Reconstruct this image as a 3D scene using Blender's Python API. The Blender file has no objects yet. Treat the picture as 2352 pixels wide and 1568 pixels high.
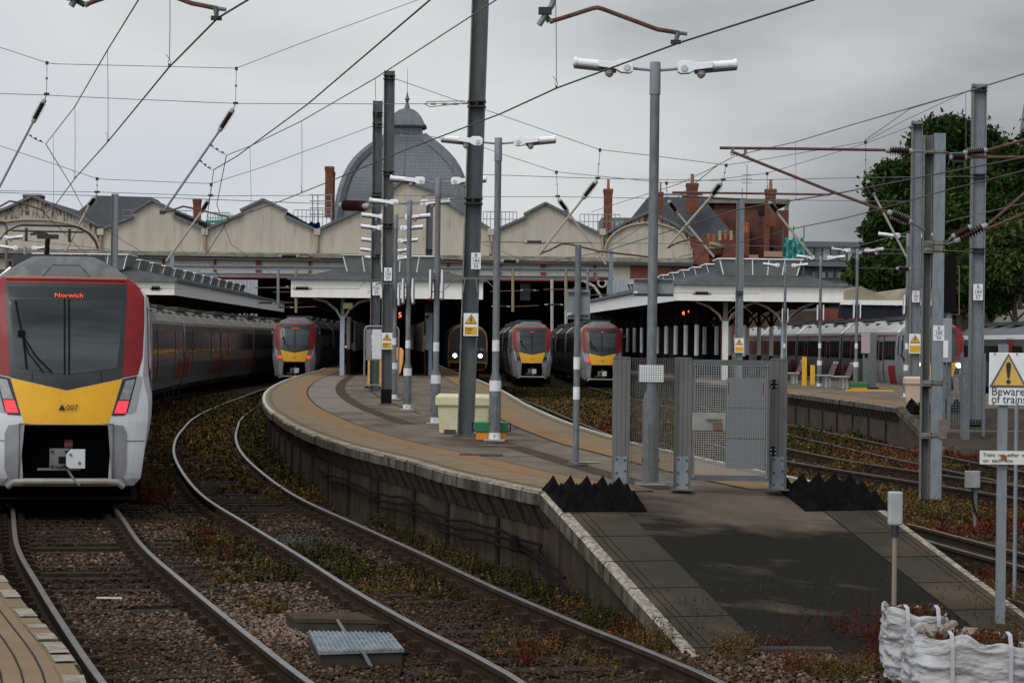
import bpy, bmesh, math, random
import numpy as np
from mathutils import Vector, Matrix
from mathutils import noise as NZ
random.seed(7)
RNG = np.random.default_rng(7)
SC = bpy.context.scene
COL = SC.collection
PI = math.pi

# ------------------------------------------------------------------ camera (level, rolled 0.7 degrees), rail tops at z = 0
CAM_Z = 2.55
ROLL = 0.0125
F = 5827.0                      # focal length in units of a 2352 pixel wide picture
cd = bpy.data.cameras.new('camera')
cam = bpy.data.objects.new('camera', cd); COL.objects.link(cam)
cd.sensor_width = 22.2; cd.lens = 55.0; cd.sensor_fit = 'HORIZONTAL'
cd.clip_start = 0.2; cd.clip_end = 5000
right = Vector((math.cos(ROLL), 0, math.sin(ROLL))); back = Vector((0, -1, 0)); up = back.cross(right)
m = Matrix((right, up, back)).transposed().to_4x4(); m.translation = Vector((0, 0, CAM_Z))
cam.matrix_world = m
SC.camera = cam

# ------------------------------------------------------------------ overcast sky
SUN_EL = math.radians(48); SUN_ROT = math.radians(215)
world = bpy.data.worlds.new("World"); SC.world = world; world.use_nodes = True
nt = world.node_tree; N = nt.nodes; L = nt.links
for n in list(N): N.remove(n)
out = N.new('ShaderNodeOutputWorld'); bg = N.new('ShaderNodeBackground'); bg2 = N.new('ShaderNodeBackground'); add = N.new('ShaderNodeAddShader')
sky = N.new('ShaderNodeTexSky'); sky.sky_type = 'NISHITA'; sky.sun_disc = False
sky.sun_elevation = SUN_EL; sky.sun_rotation = SUN_ROT; sky.air_density = 1.5; sky.dust_density = 6
L.new(sky.outputs[0], bg2.inputs[0]); bg2.inputs[1].default_value = 0.012
tc = N.new('ShaderNodeTexCoord'); sep = N.new('ShaderNodeSeparateXYZ'); L.new(tc.outputs['Generated'], sep.inputs[0])
mp = N.new('ShaderNodeMapping'); mp.inputs['Scale'].default_value = (5, 5, 15); L.new(tc.outputs['Generated'], mp.inputs[0])
nz = N.new('ShaderNodeTexNoise'); nz.inputs['Scale'].default_value = 1.1; nz.inputs['Detail'].default_value = 5; nz.inputs['Roughness'].default_value = 0.45
L.new(mp.outputs[0], nz.inputs['Vector'])
mrx = N.new('ShaderNodeMapRange'); mrx.inputs[1].default_value = -0.22; mrx.inputs[2].default_value = 0.22; L.new(sep.outputs[0], mrx.inputs[0])
nadd = N.new('ShaderNodeMath'); nadd.operation = 'MULTIPLY_ADD'; nadd.inputs[1].default_value = 1.3; nadd.inputs[2].default_value = -0.65; L.new(nz.outputs[0], nadd.inputs[0])
msum = N.new('ShaderNodeMath'); msum.operation = 'ADD'; L.new(mrx.outputs[0], msum.inputs[0]); L.new(nadd.outputs[0], msum.inputs[1])
cr = N.new('ShaderNodeValToRGB'); L.new(msum.outputs[0], cr.inputs[0])
e = cr.color_ramp.elements; e[0].position = 0.0; e[0].color = (0.590, 0.630, 0.690, 1)
e[1].position = 1.0; e[1].color = (0.225, 0.235, 0.247, 1)
k = e.new(0.32); k.color = (0.665, 0.680, 0.692, 1)
k = e.new(0.62); k.color = (0.500, 0.516, 0.530, 1)
# brighter towards the zenith and behind the camera, as an overcast sky is
mz = N.new('ShaderNodeMapRange'); mz.inputs[1].default_value = 0.12; mz.inputs[2].default_value = 0.9; mz.inputs[3].default_value = 1.0; mz.inputs[4].default_value = 1.25; L.new(sep.outputs[2], mz.inputs[0])
my = N.new('ShaderNodeMapRange'); my.inputs[1].default_value = 0.4; my.inputs[2].default_value = -0.6; my.inputs[3].default_value = 1.0; my.inputs[4].default_value = 2.05; L.new(sep.outputs[1], my.inputs[0])
mm = N.new('ShaderNodeMath'); mm.operation = 'MULTIPLY'; L.new(mz.outputs[0], mm.inputs[0]); L.new(my.outputs[0], mm.inputs[1])
L.new(cr.outputs[0], bg.inputs[0]); L.new(mm.outputs[0], bg.inputs[1])
L.new(bg.outputs[0], add.inputs[0]); L.new(bg2.outputs[0], add.inputs[1]); L.new(add.outputs[0], out.inputs[0])

sd = bpy.data.lights.new('sun', 'SUN'); sd.energy = 0.7; sd.angle = math.radians(14); sd.color = (1.0, 0.97, 0.92)
so = bpy.data.objects.new('sun', sd); COL.objects.link(so)
sdir = Vector((math.sin(SUN_ROT) * math.cos(SUN_EL), math.cos(SUN_ROT) * math.cos(SUN_EL), math.sin(SUN_EL)))
so.rotation_euler = sdir.to_track_quat('Z', 'Y').to_euler()
vs = SC.view_settings; vs.view_transform = 'Standard'; vs.look = 'None'; vs.exposure = 0.0; vs.gamma = 1.0; vs.use_curve_mapping = False
SC.cycles.max_bounces = 5; SC.cycles.diffuse_bounces = 3; SC.cycles.glossy_bounces = 3; SC.cycles.transparent_max_bounces = 8

# ------------------------------------------------------------------ where a line of sight meets a plane
def rs(u, v):
    p = u - 1176.0; q = v - 784.0
    return p * math.cos(ROLL) + q * math.sin(ROLL), -p * math.sin(ROLL) + q * math.cos(ROLL)
def W(u, v, Y):                 # point at distance Y
    r, s = rs(u, v)
    return Vector((r * Y / F, Y, CAM_Z - s * Y / F))
def G(u, v, z=0.0):             # point at height z
    r, s = rs(u, v)
    Y = F * (CAM_Z - z) / s
    return Vector((r * Y / F, Y, z))

# ------------------------------------------------------------------ materials
MATS = {}
def mat(name, c, rough=0.7, metal=0.0, c2=None, scale=4.0, detail=4.0, stretch=(1, 1, 1), bump=0.0, bscale=None, emit=None, estr=1.0,
        c3=None, scale3=0.6, lo=0.35, hi=0.65, lo3=0.45, hi3=0.6, spec=None, coat=0.0, alpha=None):
    if name in MATS: return MATS[name]
    mt = bpy.data.materials.new(name); mt.use_nodes = True; t = mt.node_tree; n = t.nodes; l = t.links
    b = n['Principled BSDF']; b.inputs['Roughness'].default_value = rough; b.inputs['Metallic'].default_value = metal
    b.inputs['Base Color'].default_value = (*c, 1)
    b.inputs['Specular IOR Level'].default_value = spec if spec is not None else (0.12 if rough > .6 else 0.3)
    if coat: b.inputs['Coat Weight'].default_value = coat; b.inputs['Coat Roughness'].default_value = 0.08
    tcn = None
    def coords():
        nonlocal tcn
        if tcn is None:
            g = n.new('ShaderNodeNewGeometry'); tcn = n.new('ShaderNodeMapping'); tcn.inputs['Scale'].default_value = stretch
            l.new(g.outputs['Position'], tcn.inputs[0])
        return tcn.outputs[0]
    col = None
    if c2 is not None:
        z = n.new('ShaderNodeTexNoise'); z.inputs['Scale'].default_value = scale; z.inputs['Detail'].default_value = detail; z.inputs['Roughness'].default_value = 0.62
        l.new(coords(), z.inputs['Vector'])
        r = n.new('ShaderNodeMapRange'); r.inputs[1].default_value = lo; r.inputs[2].default_value = hi; l.new(z.outputs[0], r.inputs[0])
        mx = n.new('ShaderNodeMix'); mx.data_type = 'RGBA'; l.new(r.outputs[0], mx.inputs[0]); mx.inputs[6].default_value = (*c, 1); mx.inputs[7].default_value = (*c2, 1)
        col = mx.outputs[2]
    if c3 is not None:
        z = n.new('ShaderNodeTexNoise'); z.inputs['Scale'].default_value = scale3; z.inputs['Detail'].default_value = 6; z.inputs['Roughness'].default_value = 0.6
        l.new(coords(), z.inputs['Vector'])
        r = n.new('ShaderNodeMapRange'); r.inputs[1].default_value = lo3; r.inputs[2].default_value = hi3; l.new(z.outputs[0], r.inputs[0])
        mx = n.new('ShaderNodeMix'); mx.data_type = 'RGBA'; l.new(r.outputs[0], mx.inputs[0])
        if col is not None: l.new(col, mx.inputs[6])
        else: mx.inputs[6].default_value = (*c, 1)
        mx.inputs[7].default_value = (*c3, 1); col = mx.outputs[2]
    if col is not None: l.new(col, b.inputs['Base Color'])
    if bump:
        z = n.new('ShaderNodeTexNoise'); z.inputs['Scale'].default_value = bscale or scale * 4; z.inputs['Detail'].default_value = 5
        l.new(coords(), z.inputs['Vector'])
        bp = n.new('ShaderNodeBump'); bp.inputs['Strength'].default_value = bump; bp.inputs['Distance'].default_value = 0.02; l.new(z.outputs[0], bp.inputs['Height']); l.new(bp.outputs[0], b.inputs['Normal'])
    if emit is not None:
        b.inputs['Emission Color'].default_value = (*emit, 1); b.inputs['Emission Strength'].default_value = estr
    if alpha is not None: b.inputs['Alpha'].default_value = alpha
    MATS[name] = mt; return mt

def brickmat(name, c1, c2, cm, sx=4.4, offset_rot=0.0):
    mt = bpy.data.materials.new(name); mt.use_nodes = True; t = mt.node_tree; n = t.nodes; l = t.links
    b = n['Principled BSDF']; b.inputs['Roughness'].default_value = 0.9; b.inputs['Specular IOR Level'].default_value = .12
    g = n.new('ShaderNodeNewGeometry'); s = n.new('ShaderNodeSeparateXYZ'); l.new(g.outputs['Position'], s.inputs[0])
    a = n.new('ShaderNodeMath'); a.operation = 'ADD'; l.new(s.outputs[0], a.inputs[0]); l.new(s.outputs[1], a.inputs[1])
    cb = n.new('ShaderNodeCombineXYZ'); l.new(a.outputs[0], cb.inputs[0]); l.new(s.outputs[2], cb.inputs[1])
    br = n.new('ShaderNodeTexBrick'); l.new(cb.outputs[0], br.inputs['Vector'])
    br.inputs['Scale'].default_value = 1.0; br.inputs['Brick Width'].default_value = 0.225; br.inputs['Row Height'].default_value = 0.075; br.inputs['Mortar Size'].default_value = 0.008
    br.inputs['Color1'].default_value = (*c1, 1); br.inputs['Color2'].default_value = (*c2, 1); br.inputs['Mortar'].default_value = (*cm, 1)
    z = n.new('ShaderNodeTexNoise'); z.inputs['Scale'].default_value = 1.3; z.inputs['Detail'].default_value = 6; l.new(g.outputs['Position'], z.inputs['Vector'])
    r = n.new('ShaderNodeMapRange'); r.inputs[1].default_value = 0.35; r.inputs[2].default_value = 0.7; r.inputs[3].default_value = 0; r.inputs[4].default_value = 0.6; l.new(z.outputs[0], r.inputs[0])
    mx = n.new('ShaderNodeMix'); mx.data_type = 'RGBA'; l.new(r.outputs[0], mx.inputs[0]); l.new(br.outputs[0], mx.inputs[6]); mx.inputs[7].default_value = (c1[0] * .35, c1[1] * .4, c1[2] * .45, 1)
    l.new(mx.outputs[2], b.inputs['Base Color']); return mt

GALV = mat('galvanised_steel', (0.105, 0.115, 0.118), 0.6, 0.15, c2=(0.165, 0.178, 0.182), scale=22, stretch=(1, 1, .3), c3=(0.17, 0.18, 0.18), scale3=1.2, lo3=.5, hi3=.75)
GALVL = mat('pale_galvanised_steel', (0.165, 0.19, 0.212), 0.6, 0.12, c2=(0.225, 0.25, 0.27), scale=16, stretch=(1, 1, .3), c3=(0.22, 0.22, 0.21), scale3=2, lo3=.52, hi3=.8)
MAST = mat('weathered_mast_steel', (0.078, 0.088, 0.092), 0.65, 0.12, c2=(0.108, 0.119, 0.124), scale=9, stretch=(1, 1, .25), c3=(0.13, 0.125, 0.10), scale3=2.0, lo3=.5, hi3=.75)
MASTED = mat('dirty_steel_edge', (0.14, 0.135, 0.11), 0.8, 0.1, c2=(0.22, 0.21, 0.18), scale=12)
DARKST = mat('dark_steel', (0.04, 0.04, 0.042), 0.6, 0.3)
RAILDULL = mat('dull_rail_head', (0.075, 0.062, 0.05), 0.5, 0.4, c2=(0.13, 0.115, 0.10), scale=3)
RAILTOP = mat('worn_rail_head', (0.125, 0.118, 0.108), 0.38, 0.7, c2=(0.20, 0.19, 0.178), scale=3, stretch=(1, 1, 1))
RUST = mat('rusty_rail_side', (0.022, 0.015, 0.010), 0.9, 0.0, c2=(0.044, 0.027, 0.015), scale=6)
RUSTY = mat('rusty_rail_head', (0.12, 0.075, 0.045), 0.6, 0.4, c2=(0.2, .15, .11), scale=5)
WOOD = mat('old_sleeper_timber', (0.020, 0.016, 0.012), 0.95, c2=(0.042, 0.033, 0.024), scale=14, stretch=(1, 1, 1), bump=.4)
WHITE = mat('white_enamel', (0.78, 0.79, 0.80), 0.45, c2=(0.70, 0.71, 0.71), scale=8)
WHITEL = mat('white_lamp_housing', (0.82, 0.83, 0.85), 0.4)
WHITEP = mat('white_band_paint', (0.72, 0.73, 0.74), 0.5, c2=(0.6, 0.61, 0.61), scale=15)
BLACK = mat('black', (0.005, 0.005, 0.0055), 0.7, spec=.1)
BLACKR = mat('black_rubber', (0.0035, 0.0036, 0.0038), 0.9, c2=(0.008, 0.0075, 0.007), scale=5, bump=.3, spec=.03)
INK = mat('dark_lettering', (0.03, 0.03, 0.032), 0.6)
YEL = mat('warning_yellow', (0.72, 0.40, 0.02), 0.5, c2=(0.64, 0.35, 0.02), scale=5)
YELF = mat('faded_warning_yellow', (0.66, 0.42, 0.10), 0.55, c2=(0.58, 0.37, 0.10), scale=5)
INS = mat('brown_porcelain', (0.035, 0.015, 0.013), 0.25, c2=(0.05, .02, .018), scale=9)
CAP = mat('insulator_end_cap', (0.30, 0.305, 0.295), 0.6, 0.1)
REDTUBE = mat('red_oxide_tube', (0.095, 0.042, 0.034), 0.8, c2=(0.13, 0.08, 0.066), scale=12)
WIRE = mat('copper_wire', (0.055, 0.045, 0.045), 0.55, 0.3)
WIREG = mat('steel_wire', (0.14, 0.14, 0.14), 0.55, 0.3)
REDL = mat('red_tail_light', (0.5, 0.01, 0.01), 0.4, emit=(1.0, 0.03, 0.04), estr=2.2)
LEDR = mat('orange_red_led', (0.3, 0.02, 0.01), 0.4, emit=(1.0, 0.08, 0.03), estr=1.4)
HEADL = mat('white_headlight', (0.8, 0.8, 0.8), 0.3, emit=(0.86, 0.88, 1.0), estr=14)
HEADW = mat('warm_headlight', (0.8, 0.8, 0.8), 0.3, emit=(1.0, 0.78, 0.5), estr=9)
ORANGL = mat('orange_lamp', (0.6, 0.2, 0.05), 0.4, emit=(1.0, 0.25, 0.06), estr=3)
CREAM = mat('stained_cream_cladding', (0.47, 0.43, 0.35), 0.85, c2=(0.40, 0.365, 0.295), scale=.8, stretch=(2.4, 1, .4), c3=(0.28, 0.23, 0.175), scale3=.9, lo3=.57, hi3=.80)
CREAMP = mat('peeling_cream_board', (0.38, 0.34, 0.27), 0.9, c2=(0.075, 0.065, 0.055), scale=1.8, stretch=(2.2, 1, .5), lo=.46, hi=.58)
FASCIA = mat('white_fascia_boards', (0.83, 0.81, 0.76), 0.7, c2=(0.76, 0.745, 0.70), scale=1.6, stretch=(3, 3, .5))
SLATE = mat('slate_roof', (0.050, 0.053, 0.056), 0.85, c2=(0.072, 0.075, 0.078), scale=2.5, stretch=(1, 1, 2), bump=.2)
ROOFG = mat('grey_roof_felt', (0.070, 0.072, 0.073), 0.85, c2=(0.088, 0.09, 0.09), scale=.8, c3=(.125, .125, .12), scale3=.5, lo3=.6, hi3=.75)
DARK = mat('dark_interior', (0.015, 0.014, 0.013), 0.9)  # near-black: the dark of enclosed spaces put into the colour
BRICK = brickmat('red_brick', (0.24, 0.072, 0.045), (0.17, 0.055, 0.04), (0.16, 0.12, 0.10))
BRICKD = brickmat('dark_red_brick', (0.17, 0.055, 0.04), (0.12, 0.045, 0.035), (0.10, 0.08, 0.07))
BRICKO = brickmat('sooty_brick', (0.10, 0.07, 0.05), (0.07, 0.052, 0.04), (0.06, 0.05, 0.04))
GLASSD = mat('dark_glass', (0.010, 0.012, 0.013), 0.12, 0.0, spec=0.25)

# ------------------------------------------------------------------ mesh building
class MB:
    def __init__(s): s.v = []; s.f = []; s.m = []; s.mats = []
    def mi(s, m):
        if m not in s.mats: s.mats.append(m)
        return s.mats.index(m)
    def add(s, vs, fs, m):
        o = len(s.v); s.v.extend([tuple(x) for x in vs]); k = s.mi(m)
        for f in fs: s.f.append(tuple(i + o for i in f)); s.m.append(k)
        return s
    def box(s, c, d, m, rz=0.0, rot=None):
        c = Vector(c); hx, hy, hz = d[0] / 2, d[1] / 2, d[2] / 2
        R = rot if rot is not None else Matrix.Rotation(rz, 3, 'Z')
        vs = [c + R @ Vector((x, y, z)) for z in (-hz, hz) for x, y in ((-hx, -hy), (hx, -hy), (hx, hy), (-hx, hy))]
        return s.add(vs, [(3, 2, 1, 0), (4, 5, 6, 7), (0, 1, 5, 4), (1, 2, 6, 5), (2, 3, 7, 6), (3, 0, 4, 7)], m)
    def beam(s, p, q, w, h, m):      # rectangular bar from p to q
        p = Vector(p); q = Vector(q); d = q - p; L_ = d.length; x = d.normalized()
        upv = Vector((0, 0, 1)) if abs(x.z) < .98 else Vector((0, 1, 0))
        y = upv.cross(x).normalized(); z = x.cross(y)
        return s.box((p + q) / 2, (L_, w, h), m, rot=Matrix((x, y, z)).transposed())
    def tube(s, pts, r, m, n=8, caps=True):
        pts = [Vector(p) for p in pts]; vs = []; k = len(pts); prev = None
        rr = r if isinstance(r, (list, tuple)) else [r] * k
        for i, p in enumerate(pts):
            if i == 0: t = pts[1] - pts[0]
            elif i == k - 1: t = pts[-1] - pts[-2]
            else: t = (pts[i + 1] - p).normalized() + (p - pts[i - 1]).normalized()
            t = t.normalized() if t.length > 1e-9 else Vector((0, 0, 1))
            if prev is None:
                a = Vector((0, 0, 1)) if abs(t.z) < .9 else Vector((1, 0, 0)); x = a.cross(t).normalized()
            else:
                x = (prev - t * prev.dot(t)); x = x.normalized() if x.length > 1e-6 else Vector((1, 0, 0)).cross(t).normalized()
            prev = x; y = t.cross(x)
            for j in range(n):
                a = 2 * PI * j / n; vs.append(p + (x * math.cos(a) + y * math.sin(a)) * rr[i])
        fs = [(i * n + j, i * n + (j + 1) % n, (i + 1) * n + (j + 1) % n, (i + 1) * n + j) for i in range(k - 1) for j in range(n)]
        if caps: fs += [tuple(range(n - 1, -1, -1)), tuple(range((k - 1) * n, k * n))]
        return s.add(vs, fs, m)
    def lathe(s, p, q, prof, m, n=12):   # profile (t along p-q in metres, radius)
        p = Vector(p); q = Vector(q); x = (q - p).normalized()
        return s.tube([p + x * t for t, r in prof], [r for t, r in prof], m, n)
    def prism(s, poly, a, b, m):     # poly = (x, z) outline, from y=a to y=b (rectified)
        n = len(poly); vs = [(x, a, z) for x, z in poly] + [(x, b, z) for x, z in poly]
        return s.add(vs, [tuple(range(n)), tuple(range(2 * n - 1, n - 1, -1))] + [(i + n, (i + 1) % n + n, (i + 1) % n, i) for i in range(n)], m)
    def loft(s, rings, m, closed=True, caps=False):
        n = len(rings[0]); vs = [p for r in rings for p in r]; fs = []
        for i in range(len(rings) - 1):
            for j in range(n if closed else n - 1):
                a = i * n + j; b = i * n + (j + 1) % n; fs.append((a, b, b + n, a + n))
        if caps: fs += [tuple(range(n - 1, -1, -1)), tuple(range(len(vs) - n, len(vs)))]
        return s.add(vs, fs, m)
    def ins(s, p, q, r=0.075, sheds=8):    # porcelain rod insulator with end caps
        p = Vector(p); q = Vector(q); L_ = (q - p).length; c = L_ * .16
        s.lathe(p, q, [(0, r * .35), (c * .4, r * .55), (c, r * .55)], CAP, 8)
        s.lathe(q, p, [(0, r * .35), (c * .4, r * .55), (c, r * .55)], CAP, 8)
        prof = [(c, r * .45)]; st = (L_ - 2 * c) / sheds
        for i in range(sheds):
            t = c + st * i; prof += [(t + st * .15, r * .45), (t + st * .45, r), (t + st * .62, r * .5)]
        prof.append((L_ - c, r * .45)); s.lathe(p, q, prof, INS, 10); return s
    def build(s, name, root=None, smooth=False, origin=None, bevel=0.0, world=True, autosmooth=None):
        me = bpy.data.meshes.new(name)
        off = Vector((0, 0, 0))
        if world:
            if root is not None: off = root_loc(root)
            elif origin is not None: off = Vector(origin)
        me.from_pydata([(x - off.x, y - off.y, z - off.z) for x, y, z in s.v], [], s.f)
        for k in s.mats: me.materials.append(k)
        me.polygons.foreach_set('material_index', s.m)
        bm = bmesh.new(); bm.from_mesh(me); bmesh.ops.recalc_face_normals(bm, faces=bm.faces); bm.to_mesh(me); bm.free()
        if smooth: me.polygons.foreach_set('use_smooth', [True] * len(me.polygons))
        o = bpy.data.objects.new(name, me); COL.objects.link(o)
        if root is not None: o.parent = root
        elif origin is not None: o.location = origin
        if bevel:
            b = o.modifiers.new('bevel', 'BEVEL'); b.width = bevel; b.segments = 2; b.limit_method = 'ANGLE'; b.angle_limit = math.radians(40)
        if smooth and autosmooth is not False:
            es = o.modifiers.new('split', 'EDGE_SPLIT'); es.split_angle = math.radians(autosmooth or 38)
        return o

def root_loc(o):
    v = Vector((0, 0, 0))
    while o is not None: v = v + o.location; o = o.parent
    return v
def thing(name, label, cat, loc=(0, 0, 0), rz=0.0, group=None, kind=None):
    o = bpy.data.objects.new(name, None); COL.objects.link(o); o.location = loc; o.rotation_euler = (0, 0, rz); o.empty_display_size = .2
    return tag(o, label, cat, group, kind)
def tag(o, label, cat, group=None, kind=None):
    if label: o['label'] = label
    if cat: o['category'] = cat
    if group: o['group'] = group
    if kind: o['kind'] = kind
    return o
def copy_tree(o, parent=None):
    c = o.copy(); COL.objects.link(c)
    if parent is not None: c.parent = parent
    for ch in KIDS(o): copy_tree(ch, c)
    return c
def KIDS(o): return [x for x in bpy.data.objects if x.parent == o]

def text(name, body, size, root, loc, m, rx=PI / 2, rz=0.0, align='CENTER', ext=0.002, sx=1.0):
    cu = bpy.data.curves.new(name, 'FONT'); cu.body = body; cu.size = size; cu.align_x = align; cu.align_y = 'CENTER'; cu.extrude = ext; cu.resolution_u = 3
    o = bpy.data.objects.new(name, cu)
    COL.objects.link(o); dg = bpy.context.evaluated_depsgraph_get(); me = bpy.data.meshes.new_from_object(o.evaluated_get(dg))
    bpy.data.objects.remove(o); me.materials.clear(); me.materials.append(m)
    o = bpy.data.objects.new(name, me); COL.objects.link(o)
    if root is not None: o.parent = root
    o.location = loc; o.rotation_euler = (rx, 0, rz); o.scale = (sx, 1, 1); return o

# smooth line through points, by arc length
class Path:
    def __init__(s, pts, step=1.0):
        P = [Vector((p[0], p[1], 0)) for p in pts]; P = [P[0] * 2 - P[1]] + P + [P[-1] * 2 - P[-2]]; o = []
        for i in range(1, len(P) - 2):
            n = max(2, int((P[i + 1] - P[i]).length / step))
            for j in range(n):
                t = j / n; a, b, c, d = P[i - 1], P[i], P[i + 1], P[i + 2]
                o.append(0.5 * ((2 * b) + (c - a) * t + (2 * a - 5 * b + 4 * c - d) * t * t + (3 * b - a - 3 * c + d) * t ** 3))
        o.append(P[-2]); s.p = o; s.s = [0.0]
        for i in range(1, len(o)): s.s.append(s.s[-1] + (o[i] - o[i - 1]).length)
        s.len = s.s[-1]
    def at(s, d):
        d = max(0.0, min(s.len - 1e-6, d)); lo = 0; hi = len(s.s) - 1
        while hi - lo > 1:
            k = (lo + hi) // 2
            if s.s[k] <= d: lo = k
            else: hi = k
        t = (d - s.s[lo]) / max(1e-9, s.s[hi] - s.s[lo]); return s.p[lo].lerp(s.p[hi], t)
    def tan(s, d): return (s.at(d + .6) - s.at(d - .6)).normalized()
    def nrm(s, d): t = s.tan(d); return Vector((t.y, -t.x, 0))      # to the right when walking along
    def off(s, d, w, z=0.0): p = s.at(d) + s.nrm(d) * w; return Vector((p.x, p.y, z))
    def atY(s, Y):
        for i in range(len(s.p) - 1):
            if (s.p[i].y - Y) * (s.p[i + 1].y - Y) <= 0:
                t = (Y - s.p[i].y) / ((s.p[i + 1].y - s.p[i].y) or 1); return s.s[i] + t * (s.s[i + 1] - s.s[i])
        return 0.0 if abs(s.p[0].y - Y) < abs(s.p[-1].y - Y) else s.len
    def xy(s, Y): return s.at(s.atY(Y))
# ================================================================== SETTING: ground, platforms, tracks
ZP = 0.92; ZG = -0.21
def Gp(l, z): return [G(u, v, z) for u, v in l]
_z2 = lambda zx, zy: (544.5 + .2701 * zx, 786.5 + .2701 * zy)
LE = Gp([_z2(x, y) for x, y in ((2100, 1162), (1800, 1100), (1400, 985), (1060, 905), (800, 835), (500, 720), (350, 635), (240, 550), (212, 465), (250, 400), (350, 340), (500, 285), (700, 230))], ZP)
LE = [Vector((0.325, 27.7, 0))] + LE[1:] + [Vector((-11.3, 160, 0)), Vector((-11.9, 200, 0))]
RE = [Vector(p_) for p_ in ((3.97, 28.9, 0), (3.56, 31.0, 0), (2.98, 34.8, 0), (2.50, 38.2, 0), (1.96, 42.3, 0), (1.27, 50.5, 0), (.83, 58, 0), (.36, 68, 0), (-.28, 84.6, 0))] + [ Vector((-1.37, 106.7, 0)), Vector((-3.3, 140, 0)), Vector((-4.6, 165, 0)), Vector((-6.2, 200, 0))]
PL = Path(LE); PR = Path(RE)
RD = Vector((0.225, -0.974, 0)); RDL = 5.75                         # ramp direction and length
def gmat():
    return mat('ballast_and_soil', (0.026, 0.017, 0.010), 0.95, c2=(0.054, 0.035, 0.021), scale=7, detail=8, c3=(0.030, 0.027, 0.012), scale3=0.35, lo3=.48, hi3=.62, bump=1.0, bscale=26)
GM = gmat()
n = 24
mb = MB()
xs = [-900, -200, -60, -25, -14, -8, -4, 0, 4, 8, 14, 22, 30, 60, 200, 900]; ys = [-60, 0, 8, 14, 18, 24, 30, 40, 60, 90, 150, 300, 1600]
mb.add([(x, y, ZG) for y in ys for x in xs], [(j * len(xs) + i, j * len(xs) + i + 1, (j + 1) * len(xs) + i + 1, (j + 1) * len(xs) + i) for j in range(len(ys) - 1) for i in range(len(xs) - 1)], GM)
tag(mb.build('ground'), 'brown ballast and bare soil of the station throat', None, kind='structure')

ASPH = mat('worn_platform_asphalt', (0.110, 0.084, 0.058), 0.85, c2=(0.185, 0.152, 0.113), scale=1.0, stretch=(1, .35, 1), detail=7, c3=(0.075, 0.053, 0.040), scale3=.7, lo3=.5, hi3=.66, bump=.25, bscale=60)
SLAB = mat('pinkish_paving_slabs', (0.190, 0.132, 0.074), 0.85, c2=(0.225, 0.163, 0.100), scale=2.2, detail=6, c3=(0.13, .095, .065), scale3=.9, lo3=.55, hi3=.75, bump=.2, bscale=50)
TACT = mat('tan_tactile_paving', (0.245, 0.145, 0.062), 0.85, c2=(0.20, 0.122, 0.060), scale=2.5, detail=6, c3=(0.19, .14, .10), scale3=.8, lo3=.52, hi3=.7)
TRENCH = mat('dark_red_trench_infill', (0.066, 0.040, 0.028), 0.9, c2=(0.05, 0.032, 0.022), scale=3)
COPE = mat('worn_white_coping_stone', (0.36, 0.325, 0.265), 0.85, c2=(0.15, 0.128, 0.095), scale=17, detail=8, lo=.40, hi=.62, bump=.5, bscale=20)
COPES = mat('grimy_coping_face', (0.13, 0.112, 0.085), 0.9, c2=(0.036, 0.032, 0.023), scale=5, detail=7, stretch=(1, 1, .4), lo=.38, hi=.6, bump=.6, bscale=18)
CORB = mat('stained_corbel_course', (0.060, 0.053, 0.038), 0.9, c2=(0.026, 0.023, 0.016), scale=6, stretch=(1.6, 1.6, .3), lo=.4, hi=.6, bump=.5)
WALLM = mat('dirty_platform_wall', (0.066, 0.048, 0.032), 0.92, c2=(0.018, 0.015, 0.010), scale=2.4, detail=9, stretch=(1.3, 1.3, .35), c3=(0.07, 0.042, 0.028), scale3=.9, lo3=.55, hi3=.7, bump=.6, bscale=14)
JOINT = mat('dark_joint', (0.028, 0.023, 0.018), 0.95)
PAINTG = mat('faded_paint_line', (0.33, 0.34, 0.34), 0.8, c2=(.25, .24, .23), scale=8)

def strip(path, d0, d1, a, b, z, m, mbx=None, step=.6):
    q = mbx or MB(); k = max(2, int((d1 - d0) / step)); r = []
    for i in range(k + 1):
        d = d0 + (d1 - d0) * i / k; r.append([path.off(d, a, z), path.off(d, b, z)])
    q.loft(r, m, closed=False); return q
def curb(path, d0, d1, side, z, blk=.75, topw=.135, over=0.0, faces=True, m1=None):
    """separate worn coping stones; side = +1 when the platform is to the right of the path"""
    q = MB(); d = d0
    rnd = random.Random(3)
    while d < d1:
        L_ = min(blk * rnd.uniform(.85, 1.15), d1 - d)
        if L_ < .1: break
        e0 = d + .012; e1 = d + L_ - .012; dz = rnd.uniform(-.005, .004); o = rnd.uniform(-.012, .012)
        k = 2; rings = []
        for i in range(k + 1):
            dd = e0 + (e1 - e0) * i / k
            P_ = lambda w, zz: path.off(dd, side * w, zz)
            rings.append([P_(topw, z + dz), P_(.025 - over + o, z + dz), P_(-over + o, z - .03 + dz), P_(-over + o, z - .16), P_(topw, z - .16)])
        q.loft(rings, m1 or COPE, closed=True, caps=True)
        # side face darker than the top
        for f in range(len(q.f) - (5 * k + 2), len(q.f)): pass
        d += L_
    # assign the grimy material to faces that look sideways
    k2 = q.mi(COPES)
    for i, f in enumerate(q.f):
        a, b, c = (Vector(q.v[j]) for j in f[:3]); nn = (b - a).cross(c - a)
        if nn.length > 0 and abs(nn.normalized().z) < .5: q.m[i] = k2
    return q
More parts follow.
